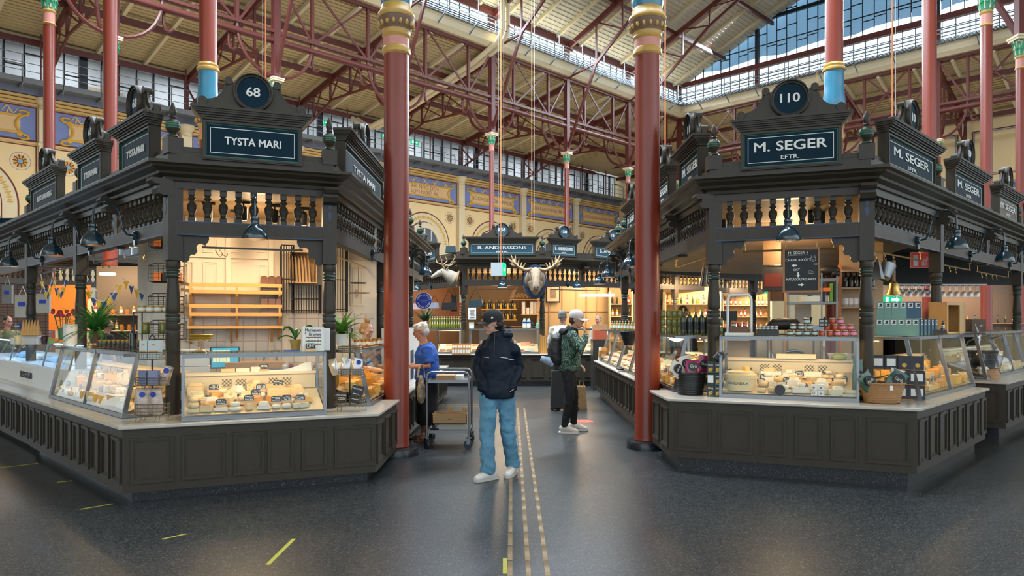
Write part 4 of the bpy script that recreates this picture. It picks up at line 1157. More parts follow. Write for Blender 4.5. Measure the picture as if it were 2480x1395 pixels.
sign(GF@T(sc,-0.03,ZR),1.01,0.42,'110',['M. SEGER','EFTR.'],'broad petrol board reading M. SEGER EFTR. with number 110, facing the open floor',crest_r=0.205)
sign(GL@T(7.23-0.80,-0.03,ZR),0.98,0.40,'111',['M. SEGER','EFTR.'],'M. SEGER board with number 111, between the finial and the red column',crest_r=0.2)
sign(GL@T(7.23-2.42,-0.03,ZR),0.98,0.40,'111',['M. SEGER','EFTR.'],'M. SEGER board with number 111, cut by the red column',crest_r=0.2)
sign(GL@T(7.23-5.2,-0.03,ZR),0.98,0.40,'112',['M. SEGER','EFTR.'],'board with number disc on the aisle side, left of the right big column',crest_r=0.2)
sign(GR@T(1.27,-0.03,ZR),1.75,0.40,'110',['M. SEGER','EFTR.'],'M. SEGER board with number 110 on the receding right side, beside the finial',crest_r=0.205,small=0.6)
sign(GR@T(3.8,-0.03,ZR),1.6,0.40,'109',['M. SEGER','EFTR.'],'M. SEGER board with number 109',crest_r=0.2,small=0.6)
sign(GR@T(6.3,-0.03,ZR),1.5,0.40,'108',['M. SEGER','EFTR.'],'reddish M. SEGER board with number 108',crest_r=0.2,small=0.6,face=mat('brown_sign_paint',(0.035,0.018,0.014),0.35))
sign(GR@T(8.8,-0.03,ZR),1.5,0.40,'107',['M. SEGER','EFTR.'],'last board of the right stall with number 107, at the picture edge',crest_r=0.2,small=0.6)
lamp(GF@T(along(1907,Q1,dRF),0,2.56),'unlit dark dome lamp below the big 110 board',False)
lamp(GR@T(1.45,0,2.56),'dark dome lamp on the right side of the right stall, nearest the corner',False)
lamp(GR@T(3.87,0,2.56),'dark dome lamp lit on the right side of the right stall, second from the corner',True,9)
lamp(GR@T(6.4,0,2.56),'dark dome lamp at the picture edge over the next stall',True,9)
lamp(GL@T(7.23-2.85,0,2.56),'dark dome lamp beside the right big column, the larger of the aisle pair',True,8)
lamp(GL@T(7.23-5.3,0,2.56),'dark dome lamp on the aisle side in front of the 157 board',True,8)
lamp(GL@T(7.23-6.6,0,2.50),'small dark dome lamp at the far end of the right aisle side',True,8)
def bracket(F,x,z,s,lab):
 put('scalloped_bracket',bracket_mb(F@T(x,0,z),s),M_WOOD,None,label=lab,cat='bracket')
bracket(FF,0.07,2.46,1,'scalloped dark bracket on the left front post of the left stall')
bracket(FF,1.44,2.46,-1,'scalloped dark bracket on the right front post of the left stall')
bracket(GF,0.07,2.49,1,'scalloped dark bracket on the left front post of the right stall')
bracket(GF,(Q2-Q1).length-0.07,2.49,-1,'scalloped dark bracket on the right front post of the right stall')
def rod(F,x0,x1,z,lab,hooks=(),y=0.09,m_=None):
 t=thing('hook_rail',lab,'rail',F@T((x0+x1)/2,y,z))
 m=MB(F); m.tube([(x0,y,z),(x1,y,z)],0.011,8); put('rod',m,m_ or M_DSTEEL,t)
 for x in(x0+0.03,x1-0.03):
  m=MB(F); m.tube([(x,y,z),(x,y,z+0.11)],0.006,6); m.lathe([(0.03,0),(0.03,0.006)],at=(x,y,z+0.10),n=10); put('hanger',m,m_ or M_DSTEEL,t)
 for x in hooks:
  m=MB(F); m.tube([(x-0.012+0.02*math.cos(a),y,z-0.03+0.022*math.sin(a)*1.2)for a in[PI*k/6-0.3 for k in range(8)]]+[(x-0.01,y,z-0.07),(x+0.012,y,z-0.09),(x+0.03,y,z-0.075),(x+0.032,y,z-0.055)],0.0035,5); put('hook',m,M_BRASS,t)
rod(FF,along(488,P1,dLF),along(735,P1,dLF),2.36,'dark hanging rod over the bread shelves',(0.42,0.47))
rod(FL,8.7-1.5,8.7-0.25,2.36,'hanging rod under the left stall rail nearest the corner',(8.7-1.1,8.7-0.45))
rod(FL,8.7-3.0,8.7-1.75,2.36,'hanging rod with hooks beside the second post of the left stall',(8.7-2.6,8.7-2.35))
rod(FL,8.7-5.7,8.7-3.4,2.36,'hanging rod with hooks above the bunting',(8.7-5.3,8.7-4.9,8.7-4.5))
rod(FA,0.25,2.7,2.36,'brass hanging rod over the assistant, aisle side',(0.5,0.75,1.9),m_=M_BRASS)
rod(GF,along(1798,Q1,dRF),along(2027,Q1,dRF),2.385,'brass hanging rod holding the chalkboard',(),m_=M_BRASS)
rod(GR,0.25,2.2,2.38,'brass hanging rod with graters and bell',(0.55,0.85,1.15),m_=M_BRASS)
rod(GR,2.7,4.6,2.38,'hanging rod with empty hooks over the bar side',(3.0,3.5,3.8),m_=M_BRASS)
rod(GR,5.0,7.2,2.38,'far hanging rod with empty hooks near the last post',(5.3,5.6,6.0,6.3),m_=M_BRASS)
rod(GL,7.23-2.3,7.23-0.25,2.38,'brass hanging rod with steel jug beside the red column',(7.23-0.5,7.23-0.8),m_=M_BRASS)
M_PLK=plank_mat('tan_ceiling_planks',(0.55,0.37,0.19),(0.48,0.31,0.15),0.11,1,0.55,0.006,rot=-0.36,dark=0.6)
Lb=P1+nLF*0+Vector((-1.0,3.2));
m=MB(); m.slab([tuple(P1+dLf*-6.0+Vector((0.1,0.1))),tuple(P1+nLF*0.05),tuple(P2+Vector((-0.05,0.05))),(P2.x-0.05,15.2),(P2.x-4.0,15.2)],2.96,2.99)
put('stall_ceiling',m,M_PLK,None,label='tan planked ceiling inside the left stall',cat='ceiling',kind='structure')
m=MB(); pl=[tuple(Q1+Vector((0.05,0.05))),tuple(Q2+nRF*0.05),tuple(Q2+dRq*3.0+Vector((-0.1,0.1))),(5.6,13.3),(2.6,13.2),(Q1.x+0.05,13.2)]
cz_=lambda p:2.95-0.42*max(0.0,(Vector(p)-Q1).dot(nRF))/5.0
m.face([m.pt((x,y,cz_((x,y))))for x,y in pl[::-1]]); m.face([m.pt((x,y,cz_((x,y))+0.03))for x,y in pl])
put('stall_ceiling',m,M_PLK,None,label='tan planked ceiling inside the right stall',cat='ceiling',kind='structure')
m=MB(); m.slab([tuple(Q2+dRq*3.0),tuple(Q2+dRq*10),tuple(Q2+dRq*10+Vector((-4,4))),tuple(Q2+dRq*3.0+Vector((-2.6,2.6)))],2.96,2.99)
put('stall_ceiling',m,mat('dark_stall_ceiling',(0.03,0.026,0.022),0.6),None,label='dark ceiling over the bar behind the right stall',cat='ceiling',kind='structure')
# === DISPLAY CASES AND GOODS
M_CFLOOR=mat('case_tray_metal',(0.62,0.50,0.30),0.4,metal=0.3)
M_STRIP=mat('warm_strip_light',(1,0.8,0.5),0.5,emit=(1.0,0.66,0.28),es=5)
def perforated_mat():
 if 'perforated_sheet' in MATS:return MATS['perforated_sheet']
 m=bpy.data.materials.new('perforated_sheet'); m.use_nodes=True; nt=m.node_tree; b=nt.nodes['Principled BSDF']; b.inputs['Roughness'].default_value=0.4; b.inputs['Metallic'].default_value=0.3
 tc=nt.nodes.new('ShaderNodeTexCoord'); ck=nt.nodes.new('ShaderNodeTexChecker'); ck.inputs['Scale'].default_value=55
 ck.inputs[1].default_value=(0.62,0.48,0.24,1); ck.inputs[2].default_value=(0.10,0.07,0.04,1)
 nt.links.new(tc.outputs['Object'],ck.inputs[0]); nt.links.new(ck.outputs[0],b.inputs['Base Color']); MATS['perforated_sheet']=m
 return m
def glass_case(F,L,z0,z1,depth,inset,label,mullions=(),lamp_w=8,back=True,rise=0.18,group=None,riser=True,top_glass=True,lc=(1.0,0.68,0.33),tray=None,fr=0.02):
 t=thing('display_case',label,'display case',F@T(L/2,0,z0),group)
 m=MB(F)
 m.bar((0,0.0,z0+0.02),(L,0.0,z0+0.02),0.03,0.04); m.bar((0,inset,z1-0.015),(L,inset,z1-0.015),0.03,0.035); m.bar((0,depth,z1-0.015),(L,depth,z1-0.015),0.025,0.03)
 for x in(0.012,L-0.012):m.bar((x,0.0,z0),(x,inset,z1),0.026,fr*1.2,up=(0,1,0)); m.bar((x,0,z1-0.015),(x,depth,z1-0.015),0.024,0.03); m.bar((x,depth,z0),(x,depth,z1),0.022,0.022); m.bar((x,0,z0+0.012),(x,depth,z0+0.012),0.024,0.024)
 for x in mullions:m.bar((x,0.0,z0),(x,inset,z1),0.022,fr,up=(0,1,0))
 put('steel_frame',m,M_STEEL,t)
 m=MB(F); m.poly([(0.02,0.004,z0+0.03),(L-0.02,0.004,z0+0.03),(L-0.02,inset+0.004,z1-0.03),(0.02,inset+0.004,z1-0.03)]); put('front_glass',m,M_GLASS,t)
 for x in(0.014,L-0.014):
  m=MB(F); m.poly([(x,0.02,z0+0.03),(x,depth,z0+0.03),(x,depth,z1-0.03),(x,inset+0.01,z1-0.03)]); put('end_glass',m,M_GLASS,t)
 if top_glass:
  m=MB(F); m.box((-0.005,inset-0.02,z1+0.004),(L+0.005,depth+0.02,z1+0.012)); put('glass_top',m,glass_mat('green_edge_glass',(0.80,0.93,0.88),0.06),t)
 m=MB(F); m.poly([(0.02,0.02,z0+0.05),(L-0.02,0.02,z0+0.05),(L-0.02,depth,z0+0.05+rise),(0.02,depth,z0+0.05+rise)]); m.box((0.02,0.02,z0+0.002),(L-0.02,depth,z0+0.03)); put('tray',m,tray or M_CFLOOR,t)
 if riser:
  m=MB(F); m.box((0.03,depth-0.02,z0+0.05+rise),(L-0.03,depth,z0+rise+0.20)); put('back_plate',m,M_CFLOOR,t)
  for xx in(L*0.28,L*0.38,L*0.62,L*0.72):
   m=MB(F); m.box((xx,depth-0.026,z0+rise+0.09),(xx+L*0.07,depth-0.02,z0+rise+0.16)); put('air_holes',m,perforated_mat(),t)
  m=MB(F); m.box((0.03,depth-0.05,z0+rise+0.20),(L-0.03,depth+0.12,z0+rise+0.225)); put('back_shelf',m,mat('pale_board',(0.70,0.56,0.38),0.5),t)
 m=MB(F); m.box((0.05,inset+0.02,z1-0.022),(L-0.05,inset+0.045,z1-0.012)); put('strip_light',m,M_STRIP if lc[2]<0.6 else mat('cool_strip_light',(1,1,1),0.5,emit=(0.7,0.85,1.0),es=9),t)
 if lamp_w:
  c=F@Vector((L/2,inset+0.06,z1-0.06)); a=area('case_light',c,F@Vector((L/2,depth*0.65,z0)),(L*0.9,0.03),lamp_w,lc)
 return t
CH_COL={'pale cream':mat('cheese_cream',(0.70,0.50,0.24),0.5,var=0.1,vs=20),'yellow':mat('cheese_yellow',(0.74,0.42,0.08),0.45,var=0.1,vs=20),'deep yellow':mat('cheese_deep',(0.70,0.34,0.05),0.45,var=0.12,vs=20),'white':mat('cheese_white',(0.78,0.70,0.56),0.55,var=0.06,vs=20),'blue-veined':speckle_mat('cheese_blue',(0.70,0.60,0.40),(0.62,0.54,0.36),(0.10,0.14,0.12),75,0.5,0.02,(0.4,0.75)),'brown-rinded':mat('cheese_rind',(0.36,0.22,0.10),0.7,var=0.3,vs=30),'herb-speckled':speckle_mat('cheese_herb',(0.70,0.52,0.22),(0.60,0.44,0.2),(0.06,0.06,0.03),90,0.5,0.02,(0.4,0.7))}
_cm={}
def cheese_mesh(kind,col):
 k=(kind,col)
 if k in _cm:return _cm[k]
 m=MB(); mm=[CH_COL[col],CH_COL['brown-rinded']if col in('yellow','deep yellow')else mat('cheese_bloom',(0.74,0.66,0.50),0.7,var=0.1)]
 if kind=='wedge':
  P=[(0,-0.06)]+[(0.13*math.sin(a),-0.06+0.13*math.cos(a))for a in[math.radians(x)for x in(28,16,0,-16,-28)]]
  m.slab(P,0,0.055); m.mi[2:]=[0,1,1,1,1,0][:len(m.mi)-2]
 elif kind=='wheel':m.lathe([(0.055,0),(0.062,0.008),(0.062,0.03),(0.055,0.038)],n=20);
 elif kind=='half wheel':m.slab([(0.09*math.cos(a),0.09*math.sin(a)-0.03)for a in[PI*k/12 for k in range(13)]],0,0.07)
 elif kind=='block':m.box((-0.055,-0.04,0),(0.055,0.04,0.06))
 elif kind=='brick':m.box((-0.08,-0.04,0),(0.08,0.04,0.045))
 elif kind=='round':m.lathe([(0.03,0),(0.042,0.01),(0.045,0.028),(0.038,0.042),(0.0,0.046)],n=16)
 elif kind=='pack':m.box((-0.045,-0.035,0),(0.045,0.035,0.035),taper=0.86)
 elif kind=='slice':
  m.box((-0.07,-0.035,0),(0.07,0.035,0.018)); m.box((-0.055,-0.03,0.018),(0.06,0.03,0.034))
 if kind in('block','brick','pack','wedge','half wheel','slice'):pass
 _cm[k]=m.mesh('cheese',mm)
 return _cm[k]
def tag_card(M,label,k=0,group='black price cards among the cheeses',wood=True,w=0.092,h=0.055):
 t=thing('price_card',label,'price card',M,group)
 z=0.022 if wood else 0.03
 if wood:m=MB(M); m.box((-w*0.52,-0.012,0),(w*0.52,0.012,0.024)); put('wood_foot',m,mat('card_foot_wood',(0.62,0.38,0.19),0.6),t)
 else:m=MB(M); m.tube([(0,0.004,-0.05),(0,0.004,0.06)],0.002,5); put('pin',m,M_DSTEEL,t)
 m=MB(M@T(0,0,z)@RX(-0.12)); c=w*0.14
 m.prism([(-w/2,0),(w/2,0),(w/2,h-c),(w/2-c,h),(-w/2+c,h),(-w/2,h-c)],-0.002,0.002); put('slate_card',m,M_SLATE,t)
 r2=random.Random(k*7+3); m=MB(M@T(0,0,z)@RX(-0.12))
 for j,zz in enumerate((0.70,0.46,0.22)):
  x=-w*0.38
  while x<w*0.36:
   l=w*r2.uniform(0.05,0.13)
   if r2.random()<0.8:m.box((x,-0.0032,h*zz-0.002),(x+l,-0.002,h*zz+h*r2.uniform(0.04,0.11)))
   x+=l+w*0.035
 put('chalk_writing',m,M_CHALK,t)
 return t
KINDS=[('wedge','yellow'),('half wheel','pale cream'),('block','blue-veined'),('wheel','white'),('brick','yellow'),('pack','pale cream'),('wedge','deep yellow'),('round','white'),('block','pale cream'),('slice','white'),('wheel','pale cream'),('block','herb-speckled'),('brick','blue-veined'),('wedge','pale cream')]
WID={'wedge':0.13,'half wheel':0.17,'block':0.12,'wheel':0.125,'brick':0.165,'pack':0.1,'round':0.095,'slice':0.15}
RN=['front row','second row','third row','back row']
def fill_case(F,L,z0,depth,rise,name,seed,rows=4,big=1.0,x0=0.05,cards=True,kinds=KINDS,noun='cheese',stack=0.5):
 r=random.Random(seed); n_c=0
 for j in range(rows):
  y=0.075+(depth-0.14)*j/(rows-1 if rows>1 else 1)*0.93
  zz=z0+0.05+rise*(y-0.02)/(depth-0.02)
  x=x0; i=0
  while True:
   kd,col=r.choice(kinds); sc_=r.uniform(0.9,1.12)*big*(0.85+0.1*j); w=WID[kd]*sc_
   if x+w>L-0.04:break
   Mx=F@T(x+w/2,y,zz+0.004)@RZ(r.uniform(-0.35,0.35))@SC(sc_,sc_,sc_*r.uniform(0.9,1.25))
   lab='%s %s %s, %s from the left, %s, %s'%(col,noun,kd,nth(i),RN[j]if rows>1 else 'row',name)
   inst(kd.replace(' ','_')+'_'+noun,cheese_mesh(kd,col),Mx,None,label=lab,cat=noun)
   if r.random()<stack and kd in('wheel','pack','slice','brick','block'):
    kd2=r.choice(['round','pack','slice']); c2=r.choice([c for k_,c in kinds])
    top={'wheel':0.038,'pack':0.035,'slice':0.034,'brick':0.045,'block':0.06}[kd]*sc_*1.25
    s2=min(1,w/WID[kd2]*0.9)
    Mt=Mx.to_translation(); top=(Mx.to_scale().z)*{'wheel':0.038,'pack':0.035,'slice':0.034,'brick':0.045,'block':0.06}[kd]
    inst(kd2.replace(' ','_')+'_'+noun,cheese_mesh(kd2,c2),Matrix.Translation(Mt+Vector((0,0,top+0.001)))@RZ(r.uniform(-1,1))@SC(s2),None,label='%s %s atop the %s %s, %s, %s'%(c2,kd2,nth(i),noun,RN[j],name),cat=noun)
   elif cards and r.random()<0.75:
    hh=Mx.to_scale().z*{'wedge':0.055,'half wheel':0.07,'block':0.06,'wheel':0.038,'brick':0.045,'pack':0.035,'round':0.046,'slice':0.034}[kd]
    Mt=Mx.to_translation()
    tag_card(Matrix.Translation(Mt)@Matrix.Rotation(math.atan2(F[1][0],F[0][0])+r.uniform(-0.25,0.25),4,'Z')@T(0,0,hh+0.001),'small black chalk price card, %s, %s'%(RN[j],name),seed*50+n_c,group='price cards in the %s of the %s'%(RN[j],name)); n_c+=1
   x+=w+0.004; i+=1
FR_L=frameM(Vector((-3.06*0.986,6.69*0.986)),(dF.x,dF.y))
LW=1.30; LT=1.300
glass_case(FR_L,LW,0.69,LT,0.50,0.03,'upright glass cheese case on the front ledge of the left stall',lamp_w=6)
fill_case(FR_L,LW,0.69,0.50,0.18,'left front cheese case',7,big=1.12,rows=4,stack=0.85)
for k,(x,kd,col,lab)in enumerate(((0.42,'brick','pale cream','packed pale cheese, back shelf of the left front case, left of three'),(0.56,'brick','white','packed white cheese on the back shelf of the left front case, the middle one'),(0.68,'block','white','white cheese block on the back shelf of the left front case, beside the card'))):
 inst('cheese_'+kd,cheese_mesh(kd,col),FR_L@T(x,0.53,1.096)@SC(0.8),None,label=lab,cat='cheese')
tag_card(FR_L@T(0.76,0.50,1.096),'black price card on the back shelf of the left front case',77)
t=None
m=MB(FR_L@T(0.95,0.50,1.095)); pts=[]
for i in range(9):
 for j in range(2):pass
a=[m.pt((-0.28+0.07*i,0.0,0.012+0.11*max(0,(i-3)/5)**2*(1 if i<8 else 0.7)))for i in range(9)]; b=[m.pt((-0.26+0.07*i,0.10,0.002+0.05*max(0,(i-3)/5)**2))for i in range(9)]; c_=[m.pt((-0.28+0.07*i,-0.02,-0.002))for i in range(9)]
for i in range(8):m.face((a[i],b[i],b[i+1],a[i+1])); m.face((c_[i],a[i],a[i+1],c_[i+1]))
put('wrapping_paper',m,M_PAPER,None,label='curling sheet of white wrapping paper on the back shelf of the left front case',cat='paper')
FS_L=frameM(Vector((-3.67,6.83))-dLf*2.72,dLf)
glass_case(FS_L,2.72,0.69,1.30,0.55,0.13,'slanting glass cheese case along the receding side of the left stall',mullions=(0.04,1.40),lamp_w=8,fr=0.035)
fill_case(FS_L,2.72,0.69,0.55,0.20,'left slanting case',9,rows=3,big=1.5,x0=0.1,cards=True)
FQ_L=frameM(Vector((-1.545,7.84)),(0,1))
glass_case(FQ_L,1.9,0.69,1.30,0.5,0.14,'slanting glass case on the aisle side of the left stall, by the red column',lamp_w=6,fr=0.035)
fill_case(FQ_L,1.9,0.69,0.50,0.2,'left aisle case',12,rows=3,big=1.4,kinds=[('wedge','deep yellow'),('half wheel','deep yellow'),('block','yellow')],cards=False)
FG=frameM(A2-dLf*7.0+Vector((0.30,0.30)),dLf)
t=thing('gelato_freezer','white freezer counter with lit glass top and black BETSY GELATO lettering','freezer',FG@T(5.5,0,0.67))
m=MB(FG); m.box((0,0.0,0.67),(7.0,0.75,0.98)); put('body',m,M_WHITE,t)
m=MB(FG); gx=along(66,FG@Vector((0,0,0)),dLf); m.box((gx-0.40,-0.012,0.72),(gx+0.40,0.0,0.93)); put('name_plate',m,M_PAPER,t)
letters('BETSY GELATO',0.13,FG@T(gx,-0.015,0.82),t,mat('ink_black',(0.01,0.01,0.012),0.5),bold=0.002,fit=0.72)
m=MB(FG); m.box((0,0.02,0.98),(7.0,0.73,0.99)); put('inner_floor',m,mat('freezer_liner',(0.55,0.62,0.70),0.4),t)
for a_,b_ in((1.2,3.5),(3.5,5.6),(5.6,6.95)):
 m=MB(FG); m.poly([(a_,0.02,0.98),(b_,0.02,0.98),(b_,0.10,1.32),(a_,0.10,1.32)]); put('front_glass',m,glass_mat('cold_glass',(0.75,0.88,0.97),0.12),t)
m=MB(FG); m.box((1.2,0.08,1.32),(6.95,0.75,1.33)); put('glass_top',m,glass_mat('cold_glass',(0.75,0.88,0.97),0.12),t)
m=MB(FG); m.box((1.3,0.16,1.285),(6.9,0.20,1.30)); put('strip_light',m,mat('cool_strip_light',(1,1,1),0.5,emit=(0.7,0.85,1.0),es=9),t)
for x in(1.2,3.5,5.6,6.95):
 m=MB(FG); m.bar((x,0.02,0.98),(x,0.10,1.33),0.02,0.02); put('glass_joint',m,M_STEEL,t)
area('freezer_light',FG@Vector((4.5,0.18,1.27)),FG@Vector((4.5,0.5,0.9)),(4.5,0.04),18,(0.6,0.8,1.0))
for k in range(4):
 m=MB(FG@T(2.3+k*1.1,0.55,1.0)); m.box((-0.38,-0.2,0),(0.38,0.25,0.05)); m.ball((0,0.02,0.05),(0.34,0.2,0.05),12,6)
 put('ice_cream_pan',m,[mat('gelato_blue',(0.3,0.45,0.6),0.5),mat('gelato_cream',(0.7,0.66,0.6),0.5)][k%2],None,label='pan of ice cream behind the freezer glass, %s from the picture edge'%nth(k),cat='ice cream pan')
 # === LEFT STALL INTERIOR
KW=2.25
PW=P1+nLF*KW
FW=FF@T(0,KW,0)
def WX(u,k=KW):return along(u,P1+nLF*k,dLF)
def WZ(u,v,k=KW):return ONP(u,v,P1+nLF*k,dLF).z
M_CWALL=mat('cream_joinery_paint',(0.70,0.60,0.46),0.5)
M_TILE=tile_mat('cream_square_tiles',(0.70,0.60,0.48),(0.42,0.35,0.27),0.15,0.15,0.006)
x0,x1=WX(437),WX(912)
w=MB(FW); w.box((x0,0,0),(x1,0.08,2.96)); iw=put('stall_back_wall',w,M_CWALL,None,label='cream panelled back wall inside the left stall',cat='wall',kind='structure')
w=MB(FW); w.box((x0,-0.012,0.9),(WX(905),0,1.72)); put('tile_band',w,M_TILE,iw)
def wpanel(a,b,v0,v1,um=None):
 um=(a+b)/2; z1,z0=WZ(um,v0),WZ(um,v1)
 m=MB(FW); m.frame(WX(a),WX(b),z0,z1,0.02,-0.018,0); m.frame(WX(a)+0.035,WX(b)-0.035,z0+0.035,z1-0.035,0.01,-0.008,0); put('wall_moulding',m,M_CWALL,iw)
for a,b,v0,v1 in((447,470,632,700),(492,528,632,725),(447,470,560,612),(492,528,560,612),(556,580,632,725),(623,650,640,730),(556,580,560,612),(623,650,560,612),(848,880,645,740),(862,866,700,720),(846,884,575,630)):wpanel(a,b,v0,v1)
m=MB(FW);
for u in(553,656):m.box((WX(u)-0.03,-0.05,0.9),(WX(u)+0.03,0,2.96))
for u in(690,838):m.box((WX(u)-0.04,-0.04,0.9),(WX(u)+0.04,0,2.96))
m.box((x0,-0.03,WZ(500,624)),(WX(656),0,WZ(500,624)+0.02)); put('wall_batten',m,M_CWALL,iw)
SWd=Vector((-0.62,0.78)).normalized(); a0=PW+dLF*x0
m=MB(frameM(a0,SWd)); m.box((0,-0.0,0),(1.5,0.08,2.96)); sw=put('stall_side_wall',m,M_CWALL,None,label='cream side wall with wire baskets, left of the bread shelves',cat='wall',kind='structure')
m=MB(frameM(a0,SWd)); m.frame(0.25,1.2,1.9,2.8,0.02,-0.02,0); m.frame(0.25,1.2,1.0,1.8,0.02,-0.02,0); put('wall_moulding',m,M_CWALL,sw)
m=MB(); c=PX(356,780,10.6); m.box((c.x-0.09,c.y-0.09,0),(c.x+0.09,c.y+0.09,2.96)); put('partition_post',m,M_CWALL,None,label='white square post between the left stall and the fern',cat='post',kind='structure')
m=MB(FW); m.box((x0+0.02,-0.6,0.86),(WX(905),-0.015,0.90)); sv=thing('service_counter','grey steel service counter under the bread shelves','counter',FW@T(0.5,-0.3,0))
put('steel_top',m,M_STEEL,sv)
m=MB(FW); m.box((x0+0.02,-0.58,0.05),(WX(905),-0.015,0.86)); put('carcass',m,mat('dark_carcass',(0.06,0.055,0.05),0.5),sv)
M_SHELF=mat('honey_oak',(0.62,0.33,0.09),0.45,var=0.2,vs=12,stretch=(0.3,1,1))
KS=KW-0.32
def SX(u):return along(u,P1+nLF*KS,dLF)
def SZ(u,v):return ONP(u,v,P1+nLF*KS,dLF).z
FSh=FF@T(0,KS,0)
for k,(va,vb,lab)in enumerate(((691,706,'top slatted oak bread shelf with raised rail'),(742,760,'middle slatted oak bread shelf with raised rail'))):
 sx0,sx1=SX(459),SX(683); zt,zb=SZ(560,va),SZ(560,vb)
 t=thing('bread_shelf',lab,'shelf',FSh@T((sx0+sx1)/2,0,zb))
 m=MB(FSh); m.box((sx0,-0.012,zt-0.02),(sx1,0.012,zt+0.025)); put('upper_rail',m,M_SHELF,t)
 m=MB(FSh); m.box((sx0,-0.012,zb-0.03),(sx1,0.012,zb+0.015)); put('front_rail',m,M_SHELF,t)
 m=MB(FSh)
 for j in range(5):m.box((sx0,0.03+j*0.058,zb-0.01),(sx1,0.07+j*0.058,zb+0.005))
 put('slats',m,M_SHELF,t)
 for x in(sx0+0.01,(sx0+sx1)/2,sx1-0.03):
  m=MB(FSh); m.box((x-0.012,0.0,zb-0.05),(x+0.012,0.30,zb-0.012)); m.bar((x,0.03,zb-0.04),(x,0.29,zb-0.30),0.03,0.035); m.box((x-0.015,0.285,zb-0.34),(x+0.015,0.315,zb+0.05)); m.box((x-0.012,-0.01,zb-0.01),(x+0.012,0.01,zt)); put('bracket',m,M_SHELF,t)
 m=MB(FSh); m.bar((sx0,0.0,zt),(sx0-0.11,0.30,zt+0.03),0.02,0.035); m.bar((sx0,0.0,zb),(sx0-0.11,0.30,zb+0.03),0.02,0.035); put('end_rail',m,M_SHELF,t)
 for j in range(3):
  lm=MB(FSh@T(SX(640)+j*0.095,0.12,zb+0.006)); lm.box((-0.045,-0.10,0),(0.045,0.12,0.19),taper=0.9); lm.ball((0,0.01,0.185),(0.042,0.10,0.025),10,5)
  bt=thing('wrapped_bread','%s brown loaf in clear wrap on the %s bread shelf'%(('left','middle','right')[j],('top','middle')[k]),'bread',FSh@T(SX(640)+j*0.095,0.12,zb))
  put('loaf',lm,mat('dark_rye_bread',(0.15,0.05,0.016),0.6,var=0.5,vs=30,bump=0.3),bt)
  lm=MB(FSh@T(SX(640)+j*0.095,0.12,zb+0.004)); lm.box((-0.047,-0.103,0),(0.047,0.123,0.195),taper=0.9); put('clear_wrap',lm,glass_mat('thin_wrap',(0.97,0.96,0.94),0.06,0.12),bt)
zb=SZ(560,792); t=thing('bread_shelf','lowest plain oak shelf board under the bread shelves','shelf',FSh@T(0.5,0,zb))
m=MB(FSh); m.box((SX(452),0.0,zb-0.02),(SX(687),0.30,zb+0.015)); put('board',m,M_SHELF,t)
for u in(459,560,660):
 m=MB(FSh); m.bar((SX(u),0.05,zb-0.02),(SX(u),0.29,zb-0.2),0.03,0.03); put('bracket',m,M_SHELF,t)
def cage(F,x0,x1,z0,z1,y0,y1,lab,nb=9,slope=0.0):
 t=thing('wire_rack',lab,'rack',F@T((x0+x1)/2,y0,z0))
 m=MB(F)
 for k in range(nb):
  x=x0+(x1-x0)*k/(nb-1); m.tube([(x,y0,z0),(x,y0,z1)],0.006,5)
 for z in(z0,z0+0.03,(z0+z1)/2,z1):m.tube([(x0,y0,z),(x1,y0,z)],0.007,5)
 put('front_bars',m,M_BLACK,t)
 for k,x in enumerate((x0,x1)):
  m=MB(F)
  for j in range(5):
   y=y0+(y1-y0)*j/4; m.tube([(x,y,z0),(x,y,z1-slope*(y1-y)*0)],0.006,5)
  m.tube([(x,y0,z1),(x,y1,z1)],0.007,5); m.tube([(x,y0,z0),(x,y1,z0)],0.007,5); m.tube([(x,y0,(z0+z1)/2),(x,y1,(z0+z1)/2)],0.007,5); put('side_bars',m,M_BLACK,t)
 return t
k_=KW-0.30; F3=FF@T(0,k_,0); X3=lambda u:along(u,P1+nLF*k_,dLF); Z3=lambda u,v:ONP(u,v,P1+nLF*k_,dLF).z
t=cage(F3,X3(682),X3(712),Z3(700,758),Z3(700,594),0,0.28,'black rod rack on the wall at the right end of the bread shelves',6)
t=cage(F3,X3(712),X3(778),Z3(740,758),Z3(740,690),0,0.28,'lower black rod rack between the bread shelves and the front post',12)
t=cage(F3,X3(812),X3(842),Z3(825,755),Z3(825,600),0,0.28,'black rod rack on the wall right of the front post',6)
cz=Z3(740,685); cr=thing('wooden_crate','wooden crate lying on its side holding paper baguette bags','crate',F3@T(X3(735),0.0,cz))
xa,xb,zz0,zz1=X3(700),X3(768),cz,Z3(740,609)
for a,b in(((xa,0,zz0),(xb,0.28,zz0+0.012)),((xa,0,zz1-0.012),(xb,0.28,zz1)),((xa,0,zz0),(xa+0.012,0.28,zz1)),((xb-0.012,0,zz0),(xb,0.28,zz1)),((xa,0.27,zz0),(xb,0.28,zz1))):
 m=MB(F3); m.box(a,b); put('crate_board',m,M_LINT,cr)
for k in range(6):
 x=xa+0.06+k*0.035; m=MB(F3); top=x+0.02-(5-k)*0.006
 m.poly([(x-0.012+0.02*k*0.3,0.06,zz0+0.013),(x+0.014+0.02*k*0.3,0.05,zz0+0.013),(top,0.02,zz1-0.08-0.01*k),(top-0.02,0.05,zz1-0.05)]); m.poly([(x+0.014+0.02*k*0.3,0.05,zz0+0.013),(x+0.016+0.02*k*0.3,0.2,zz0+0.013),(top+0.002,0.2,zz1-0.07),(top,0.02,zz1-0.08-0.01*k)])
 put('baguette_bag',m,M_CARD,None,label='brown paper baguette bag leaning in the wooden crate, %s from the left'%nth(k),cat='bag')
